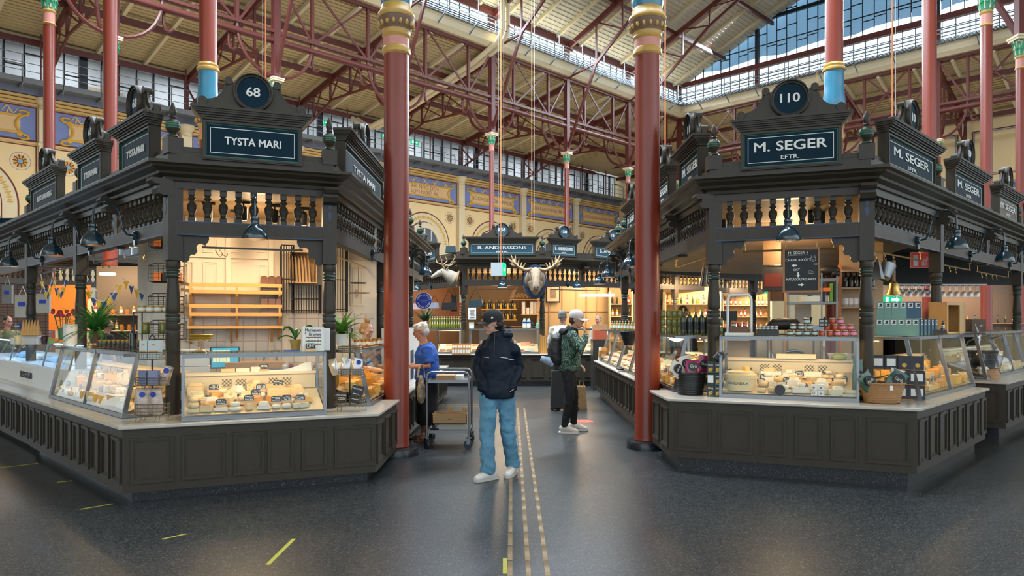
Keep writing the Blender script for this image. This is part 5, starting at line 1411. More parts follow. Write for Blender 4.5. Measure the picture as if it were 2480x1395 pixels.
def wire_basket(M,w,d,h,lab,back=0.0):
 t=thing('wire_basket',lab,'basket',M); m=MB(M)
 for k in range(8):
  x=-w/2+w*k/7; m.tube([(x,0,h*0.8),(x,0.0,0.02),(x,d,0.0),(x,d,h)],0.0028,4)
 for j in range(5):
  q=j/4; m.tube([(-w/2,0,h*0.8*q),(w/2,0,h*0.8*q)],0.0028,4); m.tube([(-w/2,d,h*q),(w/2,d,h*q)],0.0028,4)
  y=d*q; m.tube([(-w/2,y,h*(0.8+0.2*q)),(-w/2,y,0),(w/2,y,0),(w/2,y,h*(0.8+0.2*q))],0.0028,4)
 m.tube([(-w/2,0,h*0.8),(w/2,0,h*0.8),(w/2,d,h),(-w/2,d,h),(-w/2,0,h*0.8)],0.006,5)
 put('wire_mesh',m,M_BLACK,t)
 return t
for k,(v,lab)in enumerate(((598,'black wire basket with small boxes, uppermost of the hanging baskets'),(682,'black wire basket holding packs, second of the hanging baskets'),(756,'empty black wire basket, third of the hanging baskets'),(822,'empty black wire basket, lowest of the hanging baskets'))):
 p=PX(402,v,9.0); Mw=T(*p)@RZ(0.25)
 wire_basket(Mw,0.40,0.26,0.24,lab)
 if k<2:
  for j in range(3):
   m=MB(Mw); m.box((-0.16+j*0.11,0.04,0.01),(-0.07+j*0.11,0.16,0.12)); put('small_box',m,[mat('amber_pack',(0.55,0.16,0.03),0.5),M_BLACK][j%2],None,label='small %s pack in the %s hanging wire basket, %s of three'%(['amber','black'][j%2],['uppermost','second'][k],nth(j)),cat='pack')
 m=MB(); p2=PX(402,v-60,9.0);
 for s in(-0.19,0.19):m.tube([Mw@Vector((s,0.13,0.22)),Mw@Vector((s,0.13,0.42))],0.003,4)
 put('basket_chain',m,M_BLACK,None,label='short chains above the %s hanging wire basket'%['uppermost','second','third','lowest'][k],cat='chain')
def on_counter(u,k,z=0.90):return FF@T(along(u,P1+nLF*k,dLF),k,z)
Mm=on_counter(545,1.85)
t=thing('computer_screen','till screen with blue and green picture behind the cheese case','screen',Mm)
m=MB(Mm); m.box((-0.17,-0.015,0.12),(0.17,0.015,0.39)); put('housing',m,M_BLACK,t)
m=MB(Mm); m.box((-0.158,-0.018,0.135),(0.158,-0.015,0.378)); put('display',m,mat('screen_blue',(0.05,0.3,0.45),0.4,emit=(0.04,0.30,0.45),es=0.6),t)
m=MB(Mm)
for j in range(5):
 m.box((-0.14+j*0.04,-0.0195,0.28),(-0.105+j*0.04,-0.018,0.35))
 m.box((-0.14+j*0.04,-0.0195,0.20),(-0.105+j*0.04,-0.018,0.27))
put('screen_tiles',m,mat('screen_tile',(0.5,0.5,0.3),0.4,emit=(0.5,0.6,0.4),es=0.8),t)
m=MB(Mm); m.box((-0.03,0,0),(0.03,0.02,0.14)); m.box((-0.1,-0.08,0),(0.1,0.08,0.012)); put('stand',m,M_BLACK,t)
Mm=on_counter(618,1.80)
t=thing('cardboard_box','large brown cardboard box on the service counter behind the cheese case','box',Mm)
m=MB(Mm); m.box((-0.35,-0.2,0),(0.35,0.25,0.20)); put('carton',m,M_CARD,t)
m=MB(Mm); m.box((-0.30,-0.203,0.10),(-0.24,-0.2,0.125)); put('hand_hole',m,M_BLACK,t)
for k in range(3):
 m=MB(on_counter(470,1.2,0.72+k*0.19)); m.box((-0.18+0.01*k,-0.15,0),(0.18-0.01*k,0.15,0.185)); put('white_box',m,M_PAPER,None,label='white carton in the stack behind the cheese case, %s from the bottom'%nth(k),cat='box')
m=MB(on_counter(470,1.2,0)); m.box((-0.25,-0.2,0),(0.25,0.2,0.72)); put('low_cabinet',m,M_DSTEEL,None,label='low steel cabinet carrying the stack of white cartons',cat='cabinet')
Mm=on_counter(655,1.95)
t=thing('kitchen_tap','curved steel tap at the tiled wall','tap',Mm)
m=MB(Mm); m.tube([(0.08,0,0),(0.08,0,0.22)]+[(0.0+0.08*math.cos(a),0,0.22+0.08*math.sin(a))for a in[PI*k/8 for k in range(1,9)]]+[(-0.08,0,0.16)],0.012,8); put('spout',m,M_STEEL,t)
m=MB(Mm); m.cyl((0.08,0,0),(0.08,0,0.09),0.02); m.bar((0.08,0,0.09),(0.15,-0.02,0.12),0.012,0.012); put('lever',m,M_STEEL,t)
Mm=on_counter(700,1.1,0.72)
t=thing('grey_crate','olive grey plastic storage crate behind the case, right side','crate',Mm)
m=MB(Mm); m.box((-0.2,-0.15,0),(0.25,0.15,0.27)); m.frame(-0.2,0.25,0,0.27,0.02,-0.16,-0.15); put('crate_body',m,mat('olive_plastic',(0.14,0.14,0.10),0.5),t)
m=MB(Mm); m.box((-0.02,-0.162,0.19),(0.08,-0.158,0.225)); put('grip',m,M_BLACK,t)
m=MB(on_counter(710,1.1,0)); m.box((-0.4,-0.2,0),(0.4,0.3,0.72)); m.box((-0.42,-0.22,1.02),(0.5,0.3,1.04)); m.box((0.44,-0.2,0.7),(0.48,0.28,1.02)); put('prep_table',m,M_DSTEEL,None,label='steel preparation table with upper shelf at the right of the left stall',cat='table')
for j in range(7):
 m=MB(on_counter(690+j*15,1.05,1.042)); m.lathe([(0.022,0),(0.03,0.02),(0.03,0.045),(0.02,0.055)],n=10); m.lathe([(0.024,0.055),(0.024,0.065)],n=10); put('small_tub',m,[M_PAPER,mat('berry_tub',(0.25,0.03,0.03),0.4),M_CARD][j%3],None,label='small tub on the shelf behind the front case, %s from the left'%nth(j),cat='tub')
def on_case(u,y,F=FR_L,z=LT+0.012,P=None):
 o=F@Vector((0,y,0)); d=(F.to_3x3()@Vector((1,0,0)))
 x=along(u,Vector((o.x,o.y)),Vector((d.x,d.y))); return F@T(x,y,z)
Mc=on_case(485,0.26)
t=thing('cake_stand','footed glass cake stand with gold ribbon dish','cake stand',Mc)
m=MB(Mc); m.lathe([(0.075,0),(0.06,0.012),(0.02,0.03),(0.014,0.05),(0.026,0.065),(0.014,0.08),(0.03,0.10),(0.13,0.112),(0.135,0.118),(0.03,0.106)],n=24); put('glass_foot',m,glass_mat('amber_tint_glass',(0.92,0.82,0.66),0.2,0.05),t)
m=MB(Mc)
for k in range(4):m.lathe([(0.10,0.125+k*0.012),(0.106,0.130+k*0.012),(0.10,0.135+k*0.012)],at=(0.004*k,0,0),n=24)
put('gold_ribbon',m,mat('gold_wire',(0.65,0.45,0.08),0.35,metal=0.6),t)
Mc=on_case(757,0.22)
t=thing('meringue_box','white box with black lettering Meringues and Gruyere and meringue picture','box',Mc)
m=MB(Mc); m.box((-0.105,-0.05,0),(0.105,0.05,0.235)); put('carton',m,M_PAPER,t)
letters('Meringues',0.042,Mc@T(-0.005,-0.052,0.207),t,M_BLACK,bold=0.0006,extr=0.0005,fit=0.15)
letters('&',0.03,Mc@T(-0.075,-0.052,0.175),t,M_BLACK,extr=0.0005)
letters('Gruyère',0.042,Mc@T(0.015,-0.052,0.165),t,M_BLACK,bold=0.0006,extr=0.0005,fit=0.12)
m=MB(Mc); m.box((-0.075,-0.0515,0.06),(0.075,-0.05,0.14)); put('picture',m,mat('picture_brown',(0.20,0.14,0.10),0.6),t)
m=MB(Mc)
for k in range(10):m.ball((-0.06+0.03*(k%5),-0.052,0.08+0.035*(k//5)),(0.016,0.004,0.014),8,5)
put('picture_meringues',m,M_PAPER,t)
Mb=on_case(783,0.30); t=thing('meringue_box','plain white box standing behind the Meringues box against the post','box',Mb)
m=MB(Mb); m.box((-0.05,-0.05,0),(0.06,0.05,0.225)); put('carton',m,M_PAPER,t)
tag_card(on_case(752,0.14),'black price card in front of the Meringues box',5)
m=MB(on_case(706,0.24)); m.box((-0.07,-0.05,0),(0.08,0.06,0.008)); put('blue_folder',m,mat('blue_card',(0.02,0.08,0.4),0.5),None,label='thin blue folder lying on the case beside the orchid',cat='folder')
def leafpot(M,lab,leaves,pot_mat,pr=0.06,ph=0.11):
 t=thing('potted_orchid',lab,'plant',M)
 m=MB(M); m.lathe([(pr*0.7,0),(pr,ph),(pr*0.9,ph),(pr*0.85,ph-0.01)],n=20); put('pot',m,pot_mat,t)
 for a,l,up,w_ in leaves:
  m=MB(M); ca,sa=math.cos(a),math.sin(a); n=9; L_,R_,C_=[],[],[]
  for k in range(n+1):
   q=k/n; r_=l*q; z=ph+up*math.sin(q*2.1)*l*1.1-0.25*l*q*q; ww=w_*math.sin(PI*min(1,q*0.93+0.07))**0.7
   L_.append(m.pt((r_*ca-ww*sa,r_*sa+ww*ca,z+0.008))); C_.append(m.pt((r_*ca,r_*sa,z-0.006))); R_.append(m.pt((r_*ca+ww*sa,r_*sa-ww*ca,z+0.008)))
  m.smooth=True
  for k in range(n):m.face((L_[k],L_[k+1],C_[k+1],C_[k])); m.face((C_[k],C_[k+1],R_[k+1],R_[k]))
  m.smooth=False; put('leaf',m,mat('orchid_leaf',(0.03,0.15,0.03),0.35,var=0.2),t)
 return t
leafpot(on_case(716,0.42),'potted orchid with broad dark leaves beside the Meringues box',[(PI*0.95,0.17,0.3,0.035),(PI*0.02,0.20,0.75,0.03),(PI*1.15,0.15,0.9,0.03),(PI*0.5,0.14,0.8,0.03),(PI*0.8,0.14,0.9,0.03)],mat('ochre_pot',(0.35,0.24,0.06),0.5))
def fern(M,lab,n=42,L=0.34,pot=None,col=(0.045,0.20,0.035),seed=3,ph=0.13,droop=0.6,pr=0.075):
 t=thing('potted_fern',lab,'plant',M)
 m=MB(M); m.lathe([(pr*0.72,0),(pr,ph),(pr*0.92,ph),(pr*0.86,ph-0.015)],n=18); put('pot',m,pot or M_CARD,t)
 r=random.Random(seed); m=MB(M)
 for k in range(n):
  a=r.uniform(0,2*PI); l=L*r.uniform(0.55,1.1); el=r.uniform(0.25,1.45); ca,sa=math.cos(a),math.sin(a); pts=[]
  for j in range(9):
   q=j/8; rr=l*q*math.cos(el*(1-0.25*q)); z=ph+l*q*math.sin(el)-droop*l*q*q*(1.3-el*0.7); pts.append(Vector((rr*ca,rr*sa,z)))
  m.tube(pts,0.002,3,cap=False)
  for j in range(1,9):
   p=pts[j]; d=(pts[j]-pts[j-1]).normalized(); sd=d.cross(Vector((0,0,1)));
   if sd.length<0.01:sd=Vector((1,0,0))
   sd.normalize(); wl=0.046*(1.15-j/8)
   for s in(-1,1):
    for hq in(0,0.33,0.66):
     pp=p-d*(l/8*hq); m.poly([pp,pp+sd*s*wl*0.5+d*0.012,pp+sd*s*wl+d*0.012,pp+sd*s*wl*0.5-d*0.008])
 put('fronds',m,mat('fern_%d'%seed,col,0.5,var=0.35,vs=15),t)
 return t
pf=GZ(232,846,1.31)
fern(T(*PX(232,822,8.2))@T(0,0,-0.04),'big green fern in a brown pot on the left slanting case',80,0.46,seed=3,pot=mat('brown_pot',(0.10,0.05,0.03),0.5))
fern(T(*PX(828,832,8.15))@T(0,0,-0.02),'light green fern in a white pot right of the front post',64,0.34,pot=M_WHITE,col=(0.16,0.34,0.05),seed=8)
def basket_stand(M,lab,tiers,H_):
 t=thing('basket_stand',lab,'stand',M)
 m=MB(M); m.tube([(0,0,0.05),(0,0,H_)],0.009,8); m.tube([(-0.025,0,H_)]+[(-0.025,0,H_+0.05),(0,0,H_+0.075),(0.025,0,H_+0.05),(0.02,0,H_+0.01)],0.007,6); put('pole',m,M_BLACK,t)
 for z,rx,ry,h in tiers:
  m=MB(M)
  for q in range(4):m.tube([(rx*math.cos(a),ry*math.sin(a),z+h*q/3)for a in[2*PI*k/28 for k in range(29)]],0.0035 if q in(0,3)else 0.0022,5)
  for k in range(26):
   a=2*PI*k/26; m.tube([(rx*math.cos(a),ry*math.sin(a),z),(rx*math.cos(a),ry*math.sin(a),z+h)],0.002,4)
  for k in range(7):
   x=-rx+2*rx*(k+0.5)/7; yy=ry*math.sqrt(max(0,1-(x/rx)**2)); m.tube([(x,-yy,z),(x,yy,z)],0.002,4)
  put('wire_tier',m,mat('bronze_wire',(0.20,0.16,0.10),0.35,metal=0.8),t)
 m=MB(M); z,rx,ry,h=tiers[0]
 for a in(0.6,2.5,4.1,5.3):
  ca,sa=math.cos(a),math.sin(a); m.tube([(rx*ca,ry*sa,z),(rx*ca*1.02-0.02,ry*sa*1.02,0.0),(rx*ca*1.02+0.02,ry*sa*1.02,0.0),(rx*ca+0.03,ry*sa,z)],0.003,5)
 put('wire_feet',m,mat('bronze_wire',(0.20,0.16,0.10),0.35,metal=0.8),t)
 return t
def bag(M,w,h,d,lab,mt,cat='bag',lean=0.0,cap=None,seed=0,top=0.25):
 t=thing('clear_bag' if mt=='film' else 'snack_bag',lab,cat,M)
 r=random.Random(seed); m=MB(M@RX(lean)); P=[]
 for k,(q,sw_,sd_)in enumerate(((0,0.85,0.7),(0.12,1,1),(0.45,1.02,1.05),(0.72,0.92,0.7),(0.88,0.85,top),(1,1.0,0.06))):
  P.append(((0,0,h*q),(w/2*sw_*r.uniform(0.93,1.05),d/2*sd_)))
 m.tube([p for p,_ in P],[rr for _,rr in P],14)
 for i,v in enumerate(m.v):m.v[i]=v+Vector((r.uniform(-1,1),r.uniform(-1,1),r.uniform(-1,1)))*0.004
 put('pouch',m,FILM if mt=='film' else mt,t)
 if cap:
  m=MB(M@RX(lean)@T(0,-d*0.30,h*0.78)); m.lathe([(0,-0.012),(0.024,-0.012),(0.024,0.0)],n=14,axis='y'); put('round_sticker',m,cap,t)
 return t
FILM=mat('cookie_film',(0.42,0.32,0.26),0.18,var=0.7,vs=24,coat=0.8,bump=0.8,bs=40)
M_BDOT=mat('royal_blue_label',(0.02,0.05,0.35),0.4)
Ms1=T(*PX(369,1013,6.72).xy,0.69); Ms1=T(PX(369,0,6.66).x,6.66,0.69)
basket_stand(Ms1,'three-tier wire basket stand with boxes and biscuit bags on the left corner ledge',[(0.06,0.155,0.115,0.10),(0.33,0.155,0.09,0.07),(0.57,0.12,0.08,0.065)],0.72)
for k,(x,y,a)in enumerate(((-0.07,-0.03,0.2),(0.045,-0.035,-0.2),(0.0,0.045,0.1))):
 bag(Ms1@T(x,y,0.065)@RZ(a),0.155,0.235,0.09,'clear biscuit bag, lowest tier of the left corner stand, %s one'%('left','right','rear')[k],'film',cap=M_BDOT,seed=k)
for k,(x,w_,c_)in enumerate(((-0.06,0.075,(0.16,0.20,0.33)),(0.03,0.09,(0.22,0.24,0.38)))):
 m=MB(Ms1@T(x,-0.03,0.335)@RZ(-0.15+0.2*k)); m.box((-w_/2,-0.03,0),(w_/2,0.03,0.13)); put('gift_box',m,mat('slate_box_%d'%k,c_,0.5),None,label='blue grey box, middle tier of the left corner stand, the %s one'%('left','right')[k],cat='box')
for k in range(2):bag(Ms1@T(0.10,0.03-0.05*k,0.34)@RY(0.35),0.07,0.17,0.04,'narrow blue-stickered clear bag, middle tier, left corner stand, %s one'%('rear','front')[k],'film',cap=M_BDOT,seed=k+9)
for k,(x,w_)in enumerate(((-0.06,0.07),(0.035,0.105))):
 Mx=Ms1@T(x,-0.02,0.575); t=thing('cracker_box',('narrow white box, top tier of the left corner stand','wide white biscuit box, top tier of the left corner stand')[k],'box',Mx)
 m=MB(Mx); m.box((-w_/2,-0.03,0),(w_/2,0.03,0.165)); put('carton',m,mat('pale_grey_carton',(0.55,0.60,0.60),0.6),t)
 m=MB(Mx); m.box((-w_*0.4,-0.032,0.05),(w_*0.4,-0.03,0.075)); m.box((-w_*0.15,-0.032,0.12),(w_*0.15,-0.03,0.135)); put('printed_picture',m,mat('biscuit_print',(0.6,0.3,0.08),0.6),t)
Ms2=T(PX(847,0,7.42).x,7.42,0.69)
basket_stand(Ms2,'three-tier wire basket stand with biscuit bags on the ledge by the red column',[(0.07,0.155,0.10,0.09),(0.36,0.135,0.08,0.07),(0.60,0.12,0.075,0.06)],0.79)
for k,(x,y,a)in enumerate(((-0.13,-0.02,-0.3),(-0.04,-0.01,0.1),(0.07,-0.02,0.25))):
 bag(Ms2@T(x,y,0.37)@RY(-0.3 if k==0 else 0.1*k)@RZ(a),0.11,0.17,0.05,'silver biscuit bag, middle tier, stand by the red column, %s from the left'%nth(k),mat('silver_film',(0.50,0.48,0.47),0.18,metal=0.5,var=0.4,vs=25,coat=0.5),cap=M_BDOT if k==2 else None,seed=k+30)
for k,(x,a)in enumerate(((-0.07,0.0),(0.06,0.35))):
 Mx=Ms2@T(x,-0.03,0.085)@RY(a*0.6); t=thing('flour_box','black lettered flour box, lowest tier, stand by the red column, %s one'%('upright','tilted')[k],'box',Mx)
 m=MB(Mx); m.box((-0.055,-0.03,0),(0.055,0.04,0.11+0.07*k)); put('carton',m,M_BLACK,t)
 letters('Mörsjödeg',0.026,Mx@T(0,-0.032,0.08+0.07*k),t,M_LETTER,extr=0.0005,fit=0.095)
 m=MB(Mx); m.box((-0.035,-0.032,0.035),(0.035,-0.03,0.045)); m.box((-0.035,-0.032,0.052+0.04*k),(0.03,-0.03,0.058+0.04*k)); put('printed_lines',m,M_LETTER,t)
for k in range(3):bag(Ms2@T(-0.06+0.07*k,0.05,0.085),0.07,0.13,0.05,'brown biscuit bag, lowest tier, stand by the red column, %s from the left'%nth(k),mat('biscuit_brown',(0.36,0.17,0.06),0.4,var=0.3),seed=k+60)
def jar_mesh(r,h,glass,lid,lab=None):
 m=MB(); m.lathe([(r*0.92,0),(r,0.006),(r,h*0.78),(r*0.9,h*0.84)],n=14); m.m=1; m.lathe([(r*0.95,h*0.84),(r*0.98,h*0.86),(r*0.98,h*0.98),(r*0.9,h)],n=14)
 if lab:m.m=2; m.lathe([(r*1.01,h*0.2),(r*1.01,h*0.62)],n=14)
 return m.mesh('jar',[glass,lid]+([lab]if lab else[]))
J_HONEY=jar_mesh(0.028,0.085,mat('honey',(0.45,0.13,0.01),0.15,coat=0.5),M_BRASS,M_PAPER)
J_OLIVE=jar_mesh(0.035,0.10,mat('olive_jar',(0.13,0.14,0.02),0.2,var=0.4,vs=60,coat=0.5),mat('gold_lid',(0.4,0.28,0.05),0.35,metal=0.7))
J_DARK=jar_mesh(0.03,0.085,mat('dark_jam',(0.06,0.012,0.006),0.15,coat=0.5),mat('gold_lid',(0.4,0.28,0.05),0.35,metal=0.7),mat('dark_label',(0.03,0.03,0.035),0.5))
for k in range(9):
 inst('honey_jar',J_HONEY,T(-1.80+0.065*(k%3),8.35+0.10*k,1.314),None,label='honey jar on the aisle case in front of the assistant, %s along the row'%nth(k),cat='jar')
for k in range(26):
 u=243+(k%9)*11; row=k//9
 p=PX(u,800,8.0+0.09*row)
 inst('jam_jar',J_DARK,T(p.x,p.y,1.316+0.0*row)@T(0,0,0.0),None,label='dark jam jar with gold lid beside the fern, %s in the %s row'%(nth(k%9),('front','middle','rear')[row]),cat='jar')
Mr=T(*PX(372,847,7.35).xy,1.316)
t=thing('jar_shelf','small black two-level shelf with jars beside the left front post','shelf',Mr)
for k,z in enumerate((0.16,0.38)):
 m=MB(Mr); m.box((-0.17,-0.08,z),(0.17,0.1,z+0.008)); put('shelf_plate',m,M_BLACK,t)
for x in(-0.165,0.165):
 for y in(-0.075,0.095):
  m=MB(Mr); m.box((x-0.005,y-0.005,0),(x+0.005,y+0.005,0.388)); put('leg',m,M_BLACK,t)
for k in range(4):inst('cream_jar',jar_mesh(0.04,0.06,mat('cream_jar_g',(0.6,0.45,0.2),0.3),mat('gold_lid',(0.4,0.28,0.05),0.35,metal=0.7),M_PAPER),Mr@T(-0.12+0.085*k,0,0.389),None,label='low white-labelled jar atop the black jar shelf, %s from the left'%nth(k),cat='jar')
for k in range(2):inst('olive_jar',J_OLIVE,Mr@T(-0.08+0.18*k,0,0.169)@SC(1.15),None,label='green olive jar low on the black jar shelf, %s one'%('left','right')[k],cat='jar')
def bottle_mesh(r,h,body,cap,lab=None):
 m=MB(); m.lathe([(r*0.95,0),(r,0.01),(r,h*0.6),(r*0.75,h*0.68),(r*0.38,h*0.75),(r*0.34,h*0.9)],n=12); m.m=1; m.lathe([(r*0.4,h*0.86),(r*0.42,h),(0.0,h)],n=12)
 if lab:m.m=2; m.lathe([(r*1.015,h*0.18),(r*1.015,h*0.48)],n=12)
 return m.mesh('bottle',[body,cap]+([lab]if lab else[]))
B_DARK=bottle_mesh(0.035,0.27,mat('dark_bottle',(0.012,0.012,0.010),0.1,coat=0.5),M_BLACK)
B_OIL=bottle_mesh(0.03,0.26,mat('oil_bottle',(0.03,0.035,0.012),0.12,coat=0.5),mat('gold_lid',(0.4,0.28,0.05),0.35,metal=0.7),M_BLACK)
inst('wine_bottle',B_DARK,T(*PX(322,848,7.35).xy,1.316),None,label='dark bottle with pink tag at the corner of the slanting case',cat='bottle')
m=MB(T(*PX(170,845,8.9).xy,1.316)); m.lathe([(0.075,0),(0.078,0.26),(0.07,0.26)],n=24); put('white_tin',m,M_PAPER,None,label='tall white tin with dark print left of the big fern',cat='tin')
Mh=FA@T(1.9,0.09,1.98); t=thing('hanging_cake_plates','two-tier hanging cake plate above the assistant','cake plates',Mh)
for z,r_ in((0.0,0.16),(0.13,0.11)):
 m=MB(Mh); m.lathe([(r_*0.9,z),(r_,z+0.012),(r_*0.98,z+0.014),(r_*0.5,z+0.006)],n=28); put('plate',m,mat('plate_tan',(0.40,0.27,0.15),0.5)if z==0 else M_BLACK,t)
m=MB(Mh); m.tube([(0,0,0),(0,0,0.30)],0.004,6); put('stem',m,M_BLACK,t)
def bunting(pts,lab,n=9,cols=None,sz=0.11):
 t=thing('flag_bunting',lab,'bunting',T(*pts[0]))
 cat_=[]
 A,B=Vector(pts[0]),Vector(pts[1]); sag=pts[2]
 for k in range(17):
  q=k/16; p=A.lerp(B,q); p.z-=sag*4*q*(1-q); cat_.append(p)
 m=MB(); m.tube(cat_,0.005,5); put('string',m,M_PAPER,t)
 for k in range(n):
  q=(k+0.7)/(n+0.4); i=q*16; p=cat_[int(i)].lerp(cat_[min(16,int(i)+1)],i-int(i)); d=(B-A).normalized(); d.z=0
  e=d*sz*0.42; m=MB(); p2=p+Vector((0,0,-sz*1.05))
  o=Vector((0,0.003,0)); a=[m.pt(x)for x in(p-e,p+e,p2)]; b=[m.pt(x+o)for x in(p-e,p+e,p2)]; m.face(a); m.face(b[::-1]); m.face((a[0],a[1],b[1],b[0])); m.face((a[1],a[2],b[2],b[1])); m.face((a[2],a[0],b[0],b[2]))
  put('pennant',m,[mat('bunting_yellow',(0.75,0.45,0.03),0.7),mat('bunting_blue',(0.04,0.09,0.25),0.7)][k%2],t)
bunting((PX(207,692,9.5),PX(296,672,9.6),0.26),'blue and yellow bunting between the left posts, right swag',7)
bunting((PX(296,672,9.6),PX(352,715,9.9),0.02),'short blue and yellow bunting rising from the fern to the white post',4)
bunting((PX(99,664,10.5),PX(128,660,10.4),0.28),'blue and yellow bunting by the ice cream cones, first swag',6)
bunting((PX(128,660,10.4),PX(162,658,10.3),0.29),'blue and yellow bunting by the ice cream cones, second swag',6)
spot('stall_spot',FF@Vector((0.55,1.25,2.90)),FF@Vector((0.35,2.2,2.05)),44,(1.0,0.76,0.48),95,0.04,0.8)
spot('stall_spot',FF@Vector((1.3,1.1,2.90)),FF@Vector((1.3,2.2,1.8)),34,(1.0,0.76,0.48),95,0.04,0.8)
spot('stall_spot',FF@Vector((0.2,0.9,2.90)),FF@Vector((-0.9,2.6,1.6)),40,(1.0,0.78,0.52),95,0.04,0.8)
spot('stall_spot',FF@Vector((1.1,0.5,2.90)),FF@Vector((2.2,1.8,1.5)),45,(1.0,0.75,0.48),95,0.04,0.8)
point('stall_glow',FF@Vector((0.8,1.2,2.5)),16,(1.0,0.72,0.42),0.15)
area('counter_glow',FF@Vector((0.7,1.2,2.85)),FF@Vector((0.6,0.6,0.8)),(0.8,0.4),30,(1.0,0.74,0.45))
def track_spot(M,lab,aim=0.5):
 t=thing('track_spotlight',lab,'spotlight',M)
 m=MB(M); m.box((-0.07,-0.02,-0.03),(0.07,0.02,0)); m.tube([(0,0,-0.03),(0,0,-0.08)],0.01,6); put('track_adapter',m,M_BLACK,t)
 m=MB(M@T(0,0,-0.12)@RX(aim)); m.lathe([(0.035,-0.09),(0.04,-0.085),(0.04,0.05),(0.03,0.06)],n=14); put('lamp_head',m,M_BLACK,t)
 m=MB(M@T(0,0,-0.12)@RX(aim)); m.lathe([(0.034,-0.092),(0.034,-0.088)],n=14); put('lens',m,mat('warm_bulb',(1,0.8,0.5),0.5,emit=(1.0,0.62,0.25),es=14),t)
for k,(u,kk)in enumerate(((505,1.0),(575,1.5),(590,0.8),(665,0.9),(680,1.4),(735,1.0))):
 track_spot(FF@T(along(u,P1+nLF*kk,dLF),kk,2.96),'black spotlight under the left stall ceiling, %s from the left'%nth(k),0.45)
 # === RIGHT STALL
RT=1.44; RL0=0.785
rFv=Vector((3.52-2.25,7.31-7.84)).normalized()
FR_R=frameM(Vector((2.25,7.84)),rFv); RW=1.37
glass_case(FR_R,RW,RL0,RT,0.55,0.03,'upright glass cheese case on the front ledge of the right stall',lamp_w=6)
def in_case(u,y,z,F=FR_R):
 o=F@Vector((0,y,0)); d=F.to_3x3()@Vector((1,0,0)); return F@T(along(u,Vector((o.x,o.y)),Vector((d.x,d.y))),y,z)
zt=RL0+0.05
Mx=in_case(1793,0.16,zt+0.02); t=thing('gorgonzola_tub','big round cream tub lettered GORGONZOLA at the left in the right case','tub',Mx)
m=MB(Mx); m.lathe([(0.135,0),(0.150,0.005),(0.165,0.13),(0.175,0.135),(0.175,0.175),(0.165,0.18),(0.0,0.18)],n=36); put('tub_body',m,mat('tub_cream',(0.66,0.52,0.28),0.45),t)
m=MB(Mx); m.lathe([(0.15,0.175),(0.145,0.205),(0.10,0.215),(0.0,0.21)],n=24); put('cheese_fill',m,CH_COL['pale cream'],t)
for k,ch in enumerate('GORGONZOLA'):
 a=-PI/2-0.75+0.14*k; letters(ch,0.035,Mx@RZ(a+PI/2)@T(0,-0.160,0.085),t,mat('ink_blue',(0.03,0.05,0.10),0.5),bold=0.001,extr=0.0004)
inst('wedge_cheese',cheese_mesh('wedge','yellow'),in_case(1806,0.18,zt+0.235)@SC(0.7),None,label='yellow cheese wedge standing on the gorgonzola tub',cat='cheese')
fill_case(FR_R,RW,RL0,0.55,0.18,'right front case',21,big=1.18,x0=0.38,cards=False,kinds=[('slice','white'),('brick','blue-veined'),('pack','pale cream'),('wheel','white'),('wedge','pale cream'),('block','white'),('brick','white'),('round','pale cream'),('wedge','yellow')],stack=0.7)
for k,(u,v,y)in enumerate(((1766,902,0.42),(1811,898,0.42),(1849,915,0.30),(1845,925,0.22),(1885,918,0.3),(1905,923,0.2),(1938,907,0.4),(1946,938,0.1),(1995,910,0.42),(1992,928,0.24),(2042,920,0.3),(2020,925,0.35))):
 o=FR_R@Vector((0,y,0)); d=FR_R.to_3x3()@Vector((1,0,0)); p=ONP(u,v,Vector((o.x,o.y)),Vector((d.x,d.y)))
 tag_card(T(p.x,p.y,p.z-0.05)@RZ(math.atan2(rFv.y,rFv.x))@RY(0.12*((k*7)%3-1)),'dark printed price sign on a pin in the right front case, %s from the left'%nth(k),200+k,group=None,wood=False,w=0.085,h=0.06)
Mx=in_case(1889,0.05,zt+0.05); m=MB(Mx); m.lathe([(0,-0.06),(0.05,-0.06),(0.053,-0.055),(0.053,0.06),(0,0.06)],n=24,axis='y'); put('black_wax_cheese',m,mat('black_wax',(0.008,0.008,0.010),0.3,coat=0.4),None,label='small black waxed cheese wheel lying on its side in the right case',cat='cheese')
for k in range(4):
 Mx=in_case(1972+17*(k%2),0.045,zt+0.004+0.06*(k//2)); t=thing('heart_cheese','white wrapped cheese with red heart mark, %s %s, right case'%(('lower','upper')[k//2],('left','right')[k%2]),'cheese',Mx)
 m=MB(Mx); m.box((-0.03,-0.03,0),(0.03,0.03,0.055),taper=0.92); put('wrapper',m,M_PAPER,t)
 m=MB(Mx@T(-0.005,-0.031,0.018)); m.prism([(0,-0.010),(0.012,0.004),(0.010,0.011),(0.004,0.012),(0,0.008),(-0.004,0.012),(-0.010,0.011),(-0.012,0.004)],-0.001,0.001); put('heart_print',m,mat('heart_red',(0.4,0.04,0.02),0.5),t)
Mx=in_case(2045,0.05,zt+0.004); t=thing('long_brie_slab','long pale cheese slab stamped HAGLUND at the right in the case','cheese',Mx)
m=MB(Mx); m.box((-0.15,-0.035,0),(0.13,0.04,0.065)); put('slab',m,CH_COL['blue-veined'],t)
letters('HAGLUND',0.026,Mx@T(0.04,-0.037,0.03),t,mat('stamp_brown',(0.12,0.07,0.04),0.6),extr=0.0004,fit=0.12)
Mx=FR_R@T(0.75,0.52,RL0+0.41); m=MB(Mx); m.box((-0.19,-0.06,0),(0.22,0.06,0.05)); put('white_tray',m,mat('pale_board',(0.70,0.56,0.38),0.5),None,label='pale cutting board lying on the back shelf of the right front case',cat='board')
Mx=FR_R@T(1.20,0.50,RL0+0.41); t=thing('plastic_tub','clear plastic tub with green salad on the back shelf, right case','tub',Mx)
